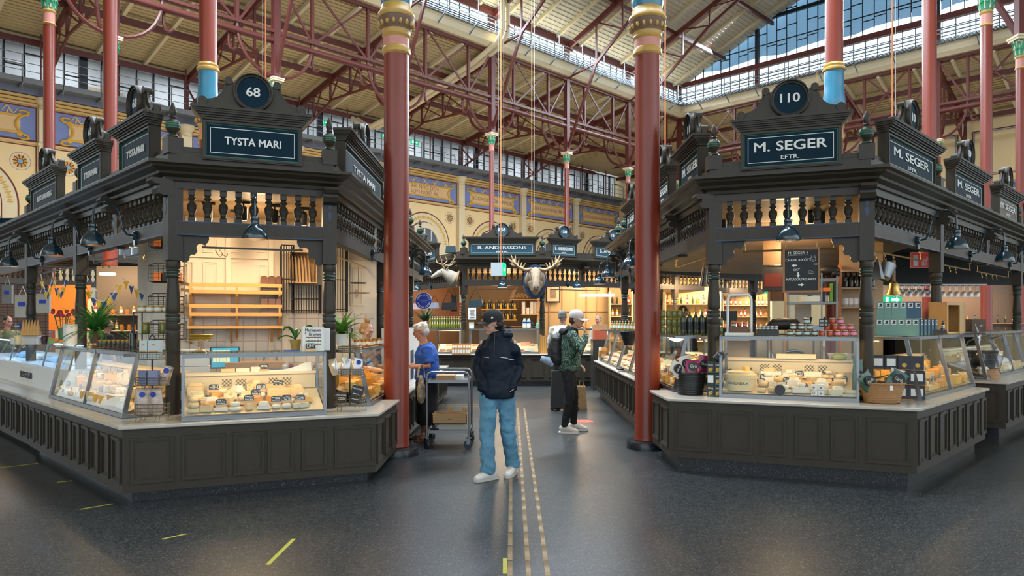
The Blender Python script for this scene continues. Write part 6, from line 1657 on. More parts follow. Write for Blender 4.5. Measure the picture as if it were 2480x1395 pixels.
m=MB(Mx); m.box((-0.10,-0.06,0),(0.12,0.06,0.07),taper=1.15); put('tub_body',m,glass_mat('tub_plastic',(0.9,0.92,0.88),0.15,0.2),t); m=MB(Mx); m.ball((0.0,0,0.03),(0.08,0.05,0.04),10,6); put('salad',m,mat('salad_green',(0.35,0.42,0.10),0.6),t)
FS_R=frameM(Vector((4.22,7.47)),dRr)
glass_case(FS_R,2.35,RL0,RT,0.6,0.14,'slanting glass cheese case along the receding side of the right stall',mullions=(1.25,),lamp_w=10,fr=0.035)
fill_case(FS_R,2.35,RL0,0.6,0.2,'right slanting case',31,rows=3,big=1.4,kinds=[('wedge','yellow'),('block','yellow'),('half wheel','deep yellow'),('pack','yellow'),('brick','pale cream')])
FQ_R=frameM(Vector((1.89,10.0)),(0,-1))
glass_case(FQ_R,1.6,RL0,RT,0.55,0.14,'slanting glass case on the aisle side of the right stall, behind the red column',lamp_w=9,fr=0.035)
fill_case(FQ_R,1.6,RL0,0.55,0.2,'right aisle case',33,rows=3,big=1.4,kinds=[('wheel','deep yellow'),('half wheel','pale cream'),('wedge','deep yellow'),('block','white')])
for j in range(4):
 Fj=frameM(Vector((1.86,15.2-1.25*j)),(0,-1))
 glass_case(Fj,1.2,RL0,RT,0.6,0.20,'slanting glass case, aisle row beyond the right column, %s from the far end'%nth(j),lamp_w=8,fr=0.03,riser=False,lc=(1.0,0.75,0.5))
 for q in range(9):
  m=MB(Fj@T(0.12+0.24*(q%4)+0.05*(q//4),0.12+0.15*(q//4),RL0+0.07+0.05*(q//4))@RZ(q*1.3)); m.ball((0,0,0.02),(0.11,0.05,0.03),10,6); put('fish_fillet',m,[mat('salmon',(0.75,0.24,0.10),0.35),mat('pale_fish',(0.65,0.50,0.42),0.35)][q%2],None,label='%s fillet in the %s aisle case on the right'%(['orange salmon','pale'][q%2],nth(j)),cat='fish',group='%s fillets in the %s aisle case on the right'%(['salmon','pale'][q%2],nth(j)))
m=MB(T(1.80,12.0,RL0+0.03)); m.ball((0,0,0.015),(0.07,0.10,0.03),14,6); put('card_reader',m,M_BLACK,None,label='flat black dish on the marble ledge left of the right red column',cat='dish')
FE=frameM(E2+dRq*0.35+Vector((-0.25,0.25))*0.9,dRq)
glass_case(FE,3.5,0.79,1.45,0.6,0.14,'slanting glass case with cold light at the picture edge, next stall',mullions=(0.9,1.8,2.7),lamp_w=8,fr=0.035,lc=(0.7,0.78,1.0),tray=mat('freezer_liner',(0.55,0.62,0.70),0.4))
fill_case(FE,3.5,0.79,0.6,0.2,'next stall case at the edge',41,rows=2,big=1.4,kinds=[('wedge','pale cream'),('brick','white')],cards=False)
def basket(M,r0,r1,h,mt,lab,ry=1.0,rows=9,n=40,rim=0.012):
 t=thing('woven_basket',lab,'basket',M)
 m=MB(M)
 for j in range(rows):
  q0,q1=j/rows,(j+1)/rows
  ring=[]
  for q,e in((q0,0),(q0+0.5/rows,1),(q1,0)):
   rr=r0+(r1-r0)*q; ring.append([m.pt(((rr+e*0.007*(1 if(k+j)%2 else 0.1))*math.cos(2*PI*k/n),(rr+e*0.007*(1 if(k+j)%2 else 0.1))*math.sin(2*PI*k/n)*ry,h*q))for k in range(n)])
  for a,b in zip(ring,ring[1:]):
   for k in range(n):m.face((a[k],a[(k+1)%n],b[(k+1)%n],b[k]))
 m.lathe([(0,0.002),(r0,0.002)],n=n);
 put('woven_body',m,mt,t)
 m=MB(M); m.tube([(r1*math.cos(a),r1*math.sin(a)*ry,h+0.004*math.sin(a*20))for a in[2*PI*k/48 for k in range(49)]],rim,6); put('rim',m,mt,t)
 return t
M_BWK=mat('black_wicker',(0.010,0.010,0.012),0.35,bump=0.4,bs=120)
M_TWK=mat('tan_wicker',(0.36,0.18,0.07),0.5,var=0.35,vs=50,bump=0.4,bs=120)
def ledge(u,v,z=0.785):return T(*GZ(u,v,z))
Mb=ledge(1672,955)
basket(Mb,0.135,0.165,0.245,M_BWK,'black wicker basket filled with snack bags on the right ledge by the red column')
M_BAGM=mat('magenta_bag',(0.28,0.02,0.09),0.25,var=0.2,coat=0.4); M_BAGW=mat('silver_bag',(0.60,0.56,0.50),0.25,coat=0.4); M_BAGG=mat('green_bag',(0.015,0.08,0.05),0.25,coat=0.4); M_BAGY=mat('yellow_print',(0.75,0.5,0.05),0.4)
def snack(M,w,h,col,lab,text='Gårds',seed=0,splash=True):
 t=bag(M,w,h,0.07,lab,col,seed=seed,top=0.35)
 m=MB(M); m.lathe([(0,-0.045),(w*0.33,-0.045),(w*0.33,-0.03)],at=(0,0.002,h*0.62),n=20,axis='y'); put('oval_label',m,M_BLACK,t)
 letters(text,w*0.26,M@T(0,-0.046,h*0.62),t,M_LETTER,extr=0.0006,fit=w*0.46)
 if splash:m=MB(M); m.box((-w*0.40,-0.040,h*0.08),(w*0.40,-0.02,h*0.16)); put('print_band',m,M_BAGY,t)
snack(Mb@T(0.01,-0.075,0.20)@RX(-0.15),0.17,0.19,M_BAGM,'magenta snack bag with black oval label at the front of the black basket')
snack(Mb@T(-0.08,0.0,0.21)@RZ(0.5)@RY(-0.9),0.16,0.22,M_BAGW,'silver snack bag with black label leaning left in the black basket',seed=2)
snack(Mb@T(0.0,0.04,0.22)@RZ(0.1)@RY(-0.35),0.16,0.22,M_BAGW,'silver snack bag behind the magenta one in the black basket',seed=5)
snack(Mb@T(0.12,0.03,0.19)@RY(0.2),0.14,0.25,M_BAGM,'tall magenta snack bag at the right of the black basket',seed=3)
snack(Mb@T(-0.115,-0.03,0.19)@RY(-0.4),0.10,0.15,M_BAGM,'small magenta snack bag at the left rim of the black basket',seed=4)
def stag_box(M,lab,w=0.075,h=0.125,white=False,text='stag'):
 t=thing('cracker_carton',lab,'box',M)
 m=MB(M); m.box((-w/2,-0.04,0),(w/2,0.04,h-0.002)); put('carton',m,mat('dark_green_carton',(0.012,0.020,0.016),0.4),t)
 if white:m=MB(M); m.box((-w*0.4,-0.042,h*0.2),(w*0.4,-0.04,h*0.85)); put('paper_label',m,M_PAPER,t)
 else:
  letters(text,w*0.42,M@T(0,-0.042,h*0.74),t,M_LETTER,extr=0.0006,fit=w*0.7)
  m=MB(M)
  for a,b,c in((-0.01,0.34,0.014),(0.012,0.40,0.012),(0.008,0.28,0.013),(-0.012,0.20,0.010)):m.lathe([(0,-0.043),(c,-0.043),(c,-0.04)],at=(a,0,h*b),n=12,axis='y')
  put('cracker_print',m,mat('cracker_gold',(0.6,0.36,0.05),0.5),t)
  m=MB(M); m.box((-w*0.4,-0.042,h*0.06),(w*0.4,-0.04,h*0.10)); put('green_band',m,M_GREEN,t)
pB=GZ(1722,960,0.785); Fb=frameM(pB,rFv)
for j in range(3):
 for i in range(2):
  stag_box(Fb@T(-0.0+0.08*i,0,0.787+0.128*j),'dark cracker box between basket and case, %s %s'%(('bottom','middle','top')[j],('left','right')[i]),white=(j==1 and i==0))
snack(Fb@T(0.06,0.0,0.787+0.386)@RY(0.6),0.11,0.13,M_BLACK,'black and white snack bag lying on the cracker boxes beside the case',seed=8,splash=False)
Mb=ledge(2135,975)
basket(Mb,0.165,0.225,0.20,M_TWK,'tan wicker basket filled with green snack bags on the right corner ledge',ry=0.75,rows=8,n=44)
snack(Mb@T(-0.09,-0.03,0.12)@RZ(0.3)@RY(-0.7),0.17,0.22,M_BAGG,'green and white snack bag at the left in the tan basket',seed=11)
snack(Mb@T(0.07,-0.04,0.12)@RZ(-0.2)@RY(0.5),0.18,0.22,M_BAGG,'green snack bag with silver top at the right in the tan basket',seed=12)
snack(Mb@T(0.14,0.05,0.12)@RY(0.25),0.16,0.22,M_BAGW,'silver backed snack bag at the rear right in the tan basket',seed=13,splash=False)
snack(Mb@T(-0.17,0.14,0.03),0.12,0.40,M_BAGG,'tall green snack bag standing behind the tan basket by the post',seed=14)
m=MB(Mb@T(0.01,-0.15,0.14)); m.box((-0.014,-0.022,0),(0.014,-0.018,0.045)); put('basket_tag',m,M_PAPER,None,label='small white tag hanging from the rim of the tan basket',cat='tag')
pB=GZ(2168,968,0.785); Fb=frameM(pB,rFv)
def dark_box(M,lab,w,d,h,t2=0):
 t=thing('cracker_carton',lab,'box',M)
 m=MB(M); m.box((-w/2,-d/2,0),(w/2,d/2,h-0.002)); put('carton',m,mat('navy_black_carton',(0.012,0.013,0.022),0.4),t)
 m=MB(M); m.box((-w*0.36,-d/2-0.002,h*0.28),(w*0.36,-d/2,h*0.8))if t2==0 else m.lathe([(0,-d/2-0.003),(w*0.2,-d/2-0.003),(w*0.2,-d/2)],at=(0,0,h*0.35),n=12,axis='y')
 put('paper_label' if t2==0 else 'cracker_print',m,M_PAPER if t2==0 else mat('cracker_gold',(0.6,0.36,0.05),0.5),t)
 m=MB(M); m.box((-w/2-0.001,-d/2-0.001,0.0),(w/2+0.001,d/2+0.001,h*0.06)); put('orange_edge',m,mat('orange_edge',(0.6,0.22,0.02),0.5),t)
for j in range(3):
 nn=2 if j<2 else 4
 for i in range(nn):
  w=0.155 if j<2 else 0.115
  x=(0.04+0.16*i)if j<2 else(-0.16+0.122*i)
  dark_box(Fb@T(x,0.06,0.787+0.155*j),'dark biscuit box behind the tan basket, %s layer, %s one'%(('bottom','middle','top')[j],nth(i)),w,0.14,0.152,t2=0 if(j<2 or i<2)else 1)
Mb=T(*GZ(2385,915,0.79)); basket(Mb@T(0,0,0),0.19,0.17,0.13,M_TWK,'upturned brown wicker basket under the wrapped gift basket',rows=6)
Mg2=Mb@T(-0.02,0.03,0.135); basket(Mg2,0.15,0.20,0.25,M_BWK,'black gift basket wrapped in clear film at the edge of the right stall',rows=7)
m=MB(Mg2); r_=random.Random(4)
m.tube([(0,0,0.0),(0,0,0.2),(0,0,0.36),(0.05,0,0.46),(0.10,0,0.55)],[0.21,0.25,0.17,0.07,0.20],18,cap=False)
for i,v in enumerate(m.v):m.v[i]=v+Vector((r_.uniform(-1,1),r_.uniform(-1,1),r_.uniform(-1,1)))*0.02
put('cellophane_wrap',m,glass_mat('crinkled_film',(0.96,0.96,0.96),0.14,0.15),None,label='crumpled clear film gathered above the black gift basket',cat='wrapping film')
def tin(M,lab,col):
 t=thing('tea_box',lab,'box',M); w=0.072
 m=MB(M); m.box((-w/2,-0.045,0),(w/2,0.045,0.185)); put('carton',m,mat('sage_carton' if col==0 else 'deep_blue_carton',(0.16,0.30,0.25)if col==0 else(0.03,0.09,0.15),0.5),t)
 m=MB(M); m.box((-w*0.33,-0.047,0.12),(w*0.33,-0.045,0.17)); put('label_patch',m,M_PAPER,t)
 m=MB(M); m.ball((0.004,-0.0475,0.152),(0.015,0.0015,0.014),8,5); m.box((-0.015,-0.0485,0.128),(0.018,-0.047,0.136)); put('label_print',m,M_BLACK,t)
Ft=frameM(PX(2122,815,8.0),rFv)
for j in range(2):
 for i in range(6 if j==0 else 6):
  tin(T(*PX(2128+(17.5 if j==0 else 18)*i+(3 if j else 0),0,8.0-0.015*i).xy,0)@RZ(-0.35)@T(0,0,1.452+0.187*j),'%s tea box on the right side case, %s row, %s from the left'%('deep blue' if(j==1 and i>3)else 'sage green',('lower','upper')[j],nth(i)),1 if(j==1 and i>3)else 0)
for i in range(5):
 tin(T(*PX(2222+9*i,0,8.25+0.12*i).xy,1.452)@RZ(0.75),'dark tea box, receding row, right side case, %s from the front'%nth(i),1)
J_BLUEL=jar_mesh(0.033,0.062,mat('pepper_jam',(0.10,0.05,0.02),0.2,coat=0.4),mat('silver_lid',(0.5,0.48,0.45),0.3,metal=0.7),mat('pale_blue_label',(0.45,0.62,0.64),0.6))
J_RED=jar_mesh(0.033,0.062,mat('red_jam',(0.42,0.045,0.008),0.2,coat=0.4),mat('silver_lid',(0.5,0.48,0.45),0.3,metal=0.7))
J_PINK=jar_mesh(0.033,0.062,mat('red_jam',(0.42,0.045,0.008),0.2,coat=0.4),mat('silver_lid',(0.5,0.48,0.45),0.3,metal=0.7),mat('pink_label',(0.70,0.28,0.48),0.6))
for j,n in enumerate((4,3,1)):
 for i in range(n):
  u=1914+20*i+(0,7,40)[j]
  inst('jam_jar',J_BLUEL,in_case(u,0.24+0.01*j,RT+0.014+0.064*j),None,label='small jar, pale blue label, %s layer of the pyramid, %s from the left'%(('bottom','middle','top')[j],nth(i)),cat='jar')
for j,n in enumerate((5,4,2)):
 for i in range(n):
  u=1991+19*i+(0,12,26)[j]
  inst('jam_jar',J_PINK if i>=n//2 else J_RED,in_case(u,0.22+0.01*j,RT+0.014+0.064*j),None,label='red jam jar%s, %s layer, %s from the left'%(' with pink label' if i>=n//2 else '',('bottom','middle','top')[j],nth(i)),cat='jar')
Mx=in_case(1995,0.10,RT+0.012); t=thing('price_card','black price card on a clear stem between the jam jar pyramids','price card',Mx)
m=MB(Mx); m.tube([(0,0,0),(0,0,0.10)],0.004,6); m.lathe([(0.02,0),(0.02,0.004)],n=12); put('stem',m,glass_mat('clear_glass'),t); m=MB(Mx@T(0,0,0.1)); m.box((-0.045,-0.003,0),(0.045,0.003,0.08)); put('slate_card',m,M_SLATE,t)
m=MB(Mx@T(0,-0.0035,0.1));
for k in range(5):m.box((-0.035,-0.001,0.012+0.013*k),(-0.0+0.005*(k%3),0,0.016+0.013*k)); m.box((0.015,-0.001,0.012+0.013*k),(0.035,0,0.016+0.013*k))
put('chalk_writing',m,M_CHALK,t)
Mx=in_case(1860,0.20,RT+0.012); t=thing('black_jar_box','low dark crate of small jars left of the jam jars','crate',Mx)
m=MB(Mx); m.box((-0.11,-0.05,0),(0.11,0.05,0.06)); put('crate_body',m,M_BLACK,t)
for i in range(5):inst('mustard_jar',J_BLUEL,Mx@T(-0.085+0.042*i,0,0.062)@SC(0.62,0.62,0.7),None,label='tiny jar in the low dark crate, %s from the left'%nth(i),cat='jar')
Mx=in_case(1791,0.30,RT+0.012); t=thing('cheese_slicer_stand','white arched plastic frame with crate of small jars on the right case','stand',Mx)
P=[(-0.125,0,0.0),(-0.125,0,0.38)]+[(-0.125+0.04*(1-math.cos(a)),0,0.38+0.07*math.sin(a))for a in[PI/2*k/5 for k in range(1,6)]]+[(0.085+0.04*math.sin(a),0,0.38+0.07*math.cos(a))for a in[PI/2*k/5 for k in range(0,6)]]+[(0.125,0,0.0)]
m=MB(Mx); m.tube(P,(0.014),8); m.box((-0.15,-0.08,0),(0.15,0.08,0.03)); put('white_arch',m,M_WHITE,t)
Mx2=Mx@T(0,-0.02,0.031); m=MB(Mx2); m.box((-0.10,-0.05,0),(0.10,0.05,0.065)); put('wooden_box',m,mat('walnut_box',(0.13,0.06,0.03),0.5,var=0.2),None,label='brown wooden box carrying three small jars in the white frame',cat='box')
for i in range(3):inst('mini_jar',[J_BLUEL,J_RED,J_PINK][i],Mx2@T(-0.06+0.06*i,0,0.066)@SC(0.7),None,label='mini jar on the brown box, %s from the left'%nth(i),cat='jar')
for i in range(6):
 p=PX(1655+15*i,810,8.9-0.03*i); inst('oil_bottle',B_OIL,T(PX(1655+15*i,0,8.45).x,8.45,1.452)@SC(1.15,1.15,1.2),None,label='dark oil bottle with gold cap beside the right front post, %s from the left'%nth(i),cat='bottle')
for j in range(2):
 for i in range(8):
  p=PX(1656+13*i,0,8.55); inst('olive_jar',J_OLIVE,T(p.x,8.60,1.452+0.105*j)@SC(0.9),None,label='jar of green olives, %s row before the oil bottles, %s from the left'%(('lower','upper')[j],nth(i)),cat='jar')
for i in range(4):
 for j in range(3):inst('olive_jar',J_OLIVE,T(PX(1606+13*i,0,9.0).x,9.0,1.452+0.1*j)@SC(0.9,0.9,0.95),None,label='stacked antipasto jar right of the red column, %s layer, %s from the left'%(('bottom','middle','top')[j],nth(i)),cat='jar')
Mc_=GF@T(along(1941,Q1,dRF),0.09,0); zc0=1.6+(780-708)/FPX*7.8; zc1=1.6+(780-598)/FPX*7.8
t=thing('chalkboard','wood framed chalkboard lettered M. SEGER with arrows, hanging in the right stall','chalkboard',Mc_@T(0,0,zc0)); Mk=Mc_@T(0,0,zc0); wB=0.375; hB=zc1-zc0
m=MB(Mk); m.frame(-wB/2,wB/2,0,hB,0.022,-0.015,0.015); put('board_frame',m,mat('frame_wood',(0.33,0.14,0.05),0.5,var=0.2),t)
m=MB(Mk); m.box((-wB/2+0.015,-0.006,0.015),(wB/2-0.015,0.008,hB-0.015)); put('slate',m,M_SLATE,t)
for s_,sz,x,zq in(('M. SEGER +',0.042,-0.03,0.875),('CHARK & KÖTT',0.036,-0.03,0.72),('OST',0.036,-0.045,0.50),('MATLÅDOR/TAKE AWAY',0.034,0.0,0.29)):
 letters(s_,sz,Mk@T(x,-0.008,hB*zq),t,M_CHALK,bold=0.0003,extr=0.0005,fit=(0.30 if 'MAT' in s_ else None))
def arrow(x,z,a,s=0.03):
 m=MB(Mk@T(x,-0.008,z)@RY(a)); m.prism([(-s,-s*0.25),(0,-s*0.25),(0,-s*0.6),(s,0),(0,s*0.6),(0,s*0.25),(-s,s*0.25)],-0.001,0.0005); put('chalk_arrow',m,M_CHALK,t)
arrow(-0.07,hB*0.60,PI); arrow(-0.03,hB*0.39,PI/2); arrow(0.0,hB*0.17,0)
m=MB(Mk@T(0.12,-0.008,hB*0.73)); m.tube([(0.026*math.cos(a),0,0.024*math.sin(a))for a in[2*PI*k/16 for k in range(17)]],0.0015,4); m.tube([(-0.02,0,0.018),(-0.018,0,0.04),(-0.005,0,0.025),(0.005,0,0.025),(0.018,0,0.04),(0.02,0,0.018)],0.0015,4); m.tube([(0.01*math.cos(a),0,-0.004+0.006*math.sin(a))for a in[2*PI*k/8 for k in range(9)]],0.0012,4); put('chalk_pig',m,M_CHALK,t)
m=MB(Mk@T(0.10,-0.008,hB*0.43)); m.tube([(-0.03,0,0),(0.028,0,-0.01),(0.028,0,0.008),(-0.02,0,0.03),(-0.03,0,0)],0.0015,4); m.tube([(-0.03,0,0.012),(0.028,0,0.004)],0.001,4); put('chalk_cheese',m,M_CHALK,t)
m=MB(Mk@T(0.145,-0.008,hB*0.62)); m.tube([(0.02*math.cos(a),0,0.010*math.sin(a))for a in[2*PI*k/12 for k in range(13)]],0.0012,4); put('chalk_sheep',m,M_CHALK,t)
m=MB(Mk@T(-0.03,-0.008,hB*0.82)); m.tube([(-0.1,0,0.01),(-0.11,0,-0.003),(-0.08,0,0.0),(0.0,0,0.003),(0.07,0,0.002),(0.10,0,0.012)],0.0012,4); put('chalk_underline',m,M_CHALK,t)
for s in(-1,1):
 m=MB(Mk); m.tube([(s*wB*0.42,0,hB),(s*wB*0.42,0,2.385)],0.003,5); put('hanging_hook',m,M_BRASS,t)
def RX_(u,k):return along(u,Q1+nRF*k,dRF)
def RZ_(u,v,k):return ONP(u,v,Q1+nRF*k,dRF).z
def rbox(u0,u1,v0,v1,k,d,name,mt,lab,cat,to_floor=False,z0=None):
 F=GF@T(0,k,0); m=MB(F); um=(u0+u1)/2; zb=z0 if z0 is not None else RZ_(um,v1,k)
 m.box((RX_(u0,k),0,zb),(RX_(u1,k),d,RZ_(um,v0,k))); return put(name,m,mt,None,label=lab,cat=cat)
M_DK=mat('dark_kitchen',(0.030,0.028,0.026),0.35)
F=GF@T(0,1.9,0)
t=thing('prep_counter','dark steel preparation counter with sink inside the right stall','counter',F@T(0.7,0,0))
m=MB(F); m.box((-0.5,0,0.05),(2.4,0.7,0.95)); put('carcass',m,M_DK,t)
m=MB(F); m.box((-0.55,-0.05,0.95),(2.45,0.7,0.99)); put('steel_top',m,mat('dark_steel',(0.20,0.20,0.20),0.3,metal=0.9),t)
m=MB(F); m.box((0.40,0.3,0.99),(1.25,0.34,1.36)); put('splash_back',m,mat('sink_steel',(0.30,0.27,0.22),0.3,metal=0.9),t)
m=MB(F); m.tube([(1.0,0.3,1.18),(0.9,0.15,1.22),(0.78,0.05,1.2)],0.018,8); put('tap',m,M_STEEL,t)
m=MB(GF@T(RX_(1866,1.9),1.88,0.99)); m.lathe([(0.04,0),(0.042,0.01),(0.042,0.14),(0.02,0.19),(0.012,0.2),(0.012,0.23),(0,0.235)],n=16); put('soap_bottle',m,mat('soap_white',(0.62,0.74,0.78),0.4),None,label='white and blue soap bottle by the sink inside the right stall',cat='bottle')
rbox(1690+140,1850+4,590,850,2.5,0.1,'wood_upright',M_LINT,'tan wooden upright left of the hanging screen','post')if False else None
t=thing('menu_screen','tilted black screen with glowing red picture left of the chalkboard','screen',GF@T(RX_(1872,1.7),1.7,2.0))
Msn=GF@T(RX_(1872,1.7),1.7,2.17)@RX(-0.2)
m=MB(Msn); m.box((-0.13,0,-0.16),(0.13,0.06,0.15)); put('housing',m,M_BLACK,t)
m=MB(Msn); m.box((-0.105,-0.004,-0.11),(0.105,0,0.07)); put('display',m,mat('screen_red',(0.05,0.005,0.003),0.4,emit=(0.35,0.03,0.008),es=0.35),t)
m=MB(GF@T(RX_(1872,1.9),1.85,2.36)); m.box((-0.12,0,-0.0),(0.10,0.12,0.35)); put('wooden_cabinet',m,mat('walnut_board',(0.22,0.13,0.06),0.5,var=0.2),None,label='light wooden cabinet above the hanging screen',cat='cabinet')
for u in(1862,1902):rbox(u-3,u+3,640,850,1.95,0.05,'wooden_upright',M_LINT,'slim wooden upright of the service block, %s'%('left of the chalkboard' if u<1880 else 'behind the chalkboard'),'post',z0=0.99)
rbox(1865,1900,700,728,2.0,0.3,'drawer_box',mat('walnut_box',(0.13,0.06,0.03),0.5,var=0.2),'brown wooden box under the hanging screen','box')
F=GF@T(0,2.1,0)
t=thing('steel_shelf','steel shelf with plastic tubs below the chalkboard','shelf',F@T(RX_(1960,2.1),0,1.7))
m=MB(F); m.box((RX_(1905,2.1),0,RZ_(1960,737,2.1)),(RX_(2030,2.1),0.35,RZ_(1960,731,2.1))); put('shelf_plate',m,M_DSTEEL,t)
for u in(1908,1990,2027):
 m=MB(F); m.box((RX_(u,2.1)-0.01,0,0.99),(RX_(u,2.1)+0.01,0.02,2.3)); put('upright',m,M_DSTEEL,t)
m=MB(F); m.box((RX_(1905,2.1),0,RZ_(1960,681,2.1)),(RX_(2030,2.1),0.35,RZ_(1960,675,2.1))); put('shelf_plate',m,M_DSTEEL,t)
rbox(1943,2008,716,730,2.12,0.2,'food_tub',glass_mat('tub_plastic',(0.9,0.92,0.88),0.15,0.2),'clear plastic food tub on the steel shelf below the chalkboard','tub')
for k,(a,b,col,nm)in enumerate(((1988,1999,(0.02,0.02,0.02),'black'),(2010,2018,(0.10,0.28,0.03),'bright green'),(2020,2030,(0.015,0.05,0.03),'dark green'))):rbox(a,b,686,730,2.12,0.25,'binder',mat('binder_%d'%k,col,0.5),'%s binder standing on the steel shelf right of the chalkboard'%nm,'binder')
rbox(1985,2012,697,706,2.11,0.25,'orange_tray',mat('orange_plastic',(0.6,0.16,0.02),0.4),'orange tray on the shelf beside the green binder','tray')
m=MB(GF@T(0,2.15,0)); m.ball((RX_(2005,2.15),0,RZ_(2005,655,2.15)),(0.15,0.08,0.07),12,8); m.ball((RX_(2022,2.15),0,RZ_(2022,662,2.15)),(0.07,0.07,0.06),12,8); put('black_sack',m,M_BLACK,None,label='crumpled black bag on the top shelf beside the red column',cat='bag')
rbox(1925,1965,735,850,2.5,0.05,'cream_board',M_CWALL,'cream board behind the steel shelf, right stall','panel',z0=0.99)
F=GF@T(0,2.6,0)
wd=thing('bottle_cabinet','pale wooden wall shelf with bottles and white bowls, right of the chalkboard','shelf',F@T(RX_(2090,2.6),0,0))
m=MB(F); m.box((RX_(2036,2.6),0.25,0.9),(RX_(2145,2.6),0.3,2.94)); put('back_panel',m,mat('pale_pine',(0.52,0.36,0.20),0.5,var=0.12,vs=5,stretch=(6,1,1)),wd)
for v in(655,697,744):
 m=MB(F); z=RZ_(2090,v,2.6); m.box((RX_(2038,2.6),0,z-0.015),(RX_(2125,2.6),0.26,z+0.01)); put('shelf_board',m,mat('pale_pine',(0.52,0.36,0.20),0.5,var=0.12,vs=5,stretch=(6,1,1)),wd)
m=MB(F); m.box((RX_(2038,2.6)-0.03,0,0.9),(RX_(2038,2.6),0.26,2.4)); put('side_board',m,mat('pale_pine',(0.52,0.36,0.20),0.5,var=0.12,vs=5,stretch=(6,1,1)),wd)
for i in range(6):inst('wine_bottle',B_DARK,F@T(RX_(2050+13*i,2.6),0.1,RZ_(2090,697,2.6)+0.012)@SC(1,1,0.85),None,label='dark wine bottle on the pale shelf right of the chalkboard, %s from the left'%nth(i),cat='bottle')
for i in range(4):
 m=MB(F@T(RX_(2048+12*i,2.6),0.08,RZ_(2090,744,2.6)+0.012)); m.lathe([(0.03,0),(0.06,0.03),(0.062,0.09),(0.04,0.12),(0,0.125)],n=16); put('white_bowl',m,M_WHITE,None,label='upturned white bowl on the pale shelf, %s from the left'%nth(i),cat='bowl')
m=MB(GF@T(0,2.3,0)); m.box((RX_(2033,2.3),0,0.99),(RX_(2037,2.3),0.2,2.4)); put('orange_upright',m,mat('orange_plastic',(0.6,0.16,0.02),0.4),None,label='narrow orange upright beside the red column in the right stall',cat='post')
for i,u in enumerate((1950,1982)):
 Mx=GF@T(RX_(u,1.3),1.3,1.50); t=thing('meat_slicer','silver slicer with black handle on the counter, %s of two'%nth(i),'slicer',Mx)
 m=MB(Mx); m.box((-0.10,-0.05,-0.1),(0.10,0.08,0.06),taper=0.8); put('body',m,M_STEEL,t); m=MB(Mx); m.tube([(0.04,-0.03,0.05),(0.07,-0.04,0.16)],0.014,8); put('handle',m,M_BLACK,t)
m=MB(GF@T(RX_(1965,1.3),1.3,0)); m.box((-0.5,0,1.38),(0.5,0.3,1.40)); [m.box((x,0.1,0),(x+0.02,0.12,1.4))for x in(-0.48,0.46)]; put('slicer_bench',m,M_DK,None,label='dark bench under the slicers inside the right stall',cat='bench')
m=MB(GF@T(RX_(1900,0.9),0.95,RT+0.02)); m.tube([(-0.20,0,0.05),(-0.12,0,0.11),(0.0,0,0.12),(0.12,0,0.11),(0.20,0,0.05)],[0.04,0.07,0.075,0.07,0.04],14); put('vacuum_machine',m,M_BLACK,None,label='rounded black machine behind the small jars in the right stall',cat='machine')
m=MB(GF@T(RX_(1900,0.9),0.95,0)); m.box((-0.35,-0.1,RT),(0.35,0.2,RT+0.02)); [m.box((x,0.1,0),(x+0.02,0.12,RT))for x in(-0.34,0.32)]; put('machine_stand',m,M_DK,None,label='dark table carrying the rounded black machine',cat='table')
Mx=GF@T(RX_(1765,1.0),1.0,RT); t=thing('cash_scale','black shop scale behind the white arched frame','scale',Mx)
m=MB(Mx); m.box((-0.12,-0.1,0.0),(0.12,0.1,0.08)); m.box((-0.02,0.05,0.08),(0.02,0.08,0.22)); m.box((-0.10,0.03,0.18),(0.10,0.08,0.30)); put('body',m,M_BLACK,t)
m=MB(Mx); m.box((-0.13,-0.11,0.08),(0.13,0.02,0.095)); put('weighing_plate',m,M_STEEL,t)
m=MB(GF@T(RX_(1780,1.0),1.0,0)); m.box((-0.4,-0.1,RT-0.02),(0.4,0.25,RT)); [m.box((x,0.1,0),(x+0.02,0.12,RT))for x in(-0.39,0.37)]; put('scale_stand',m,M_DK,None,label='dark table carrying the black shop scale',cat='table')
for k,(u,v,kk)in enumerate(((1752,585,1.0),(1770,630,2.0),(1826,607,1.6),(1832,640,2.3),(1990,520,0.8),(1965,500,0.7))):
 track_spot(GF@T(RX_(u,kk),kk,2.96),'black spotlight under the right stall ceiling, %s from the left'%nth(k),0.5)
spot('stall_spot',GF@Vector((0.4,1.6,2.90)),GF@Vector((0.5,2.4,1.0)),18,(1.0,0.72,0.42),110,0.04,0.8)
spot('stall_spot',GF@Vector((1.3,1.5,2.90)),GF@Vector((1.6,2.6,1.6)),38,(1.0,0.72,0.42),110,0.04,0.8)
point('stall_glow',GF@Vector((0.8,1.6,2.55)),26,(1.0,0.72,0.42),0.15)
area('counter_glow',GF@Vector((0.7,1.2,2.85)),GF@Vector((0.7,0.5,0.8)),(0.8,0.4),16,(1.0,0.74,0.45))
point('bar_glow',GR@Vector((1.6,1.6,2.3)),14,(1.0,0.66,0.32),0.15)
Mx=GR@T(0.60,0.09,2.27)
def tool(name,lab,M,parts):
 t=thing(name,lab,'kitchen tool',M)
 for nm,mb,mt in parts:put(nm,mb,mt,t)
m=MB(Mx); m.lathe([(0.03,0),(0.085,-0.19)],n=4,phase=PI/4,smooth=False); m2=MB(Mx); m2.tube([(-0.03,0,0),(0,0,0.03),(0.03,0,0)],0.006,6)
tool('box_grater','big steel box grater hanging on the right stall rod',Mx,[('grater_body',m,M_STEEL),('handle',m2,M_BLACK)])
Mx=GR@T(0.88,0.09,2.20)@RY(0.5); m=MB(Mx); m.lathe([(0.10,0.05),(0.06,-0.12),(0.03,-0.14)],n=24); m2=MB(Mx); m2.tube([(0.08,0,0.05),(0.16,0,0.03)],0.008,6)
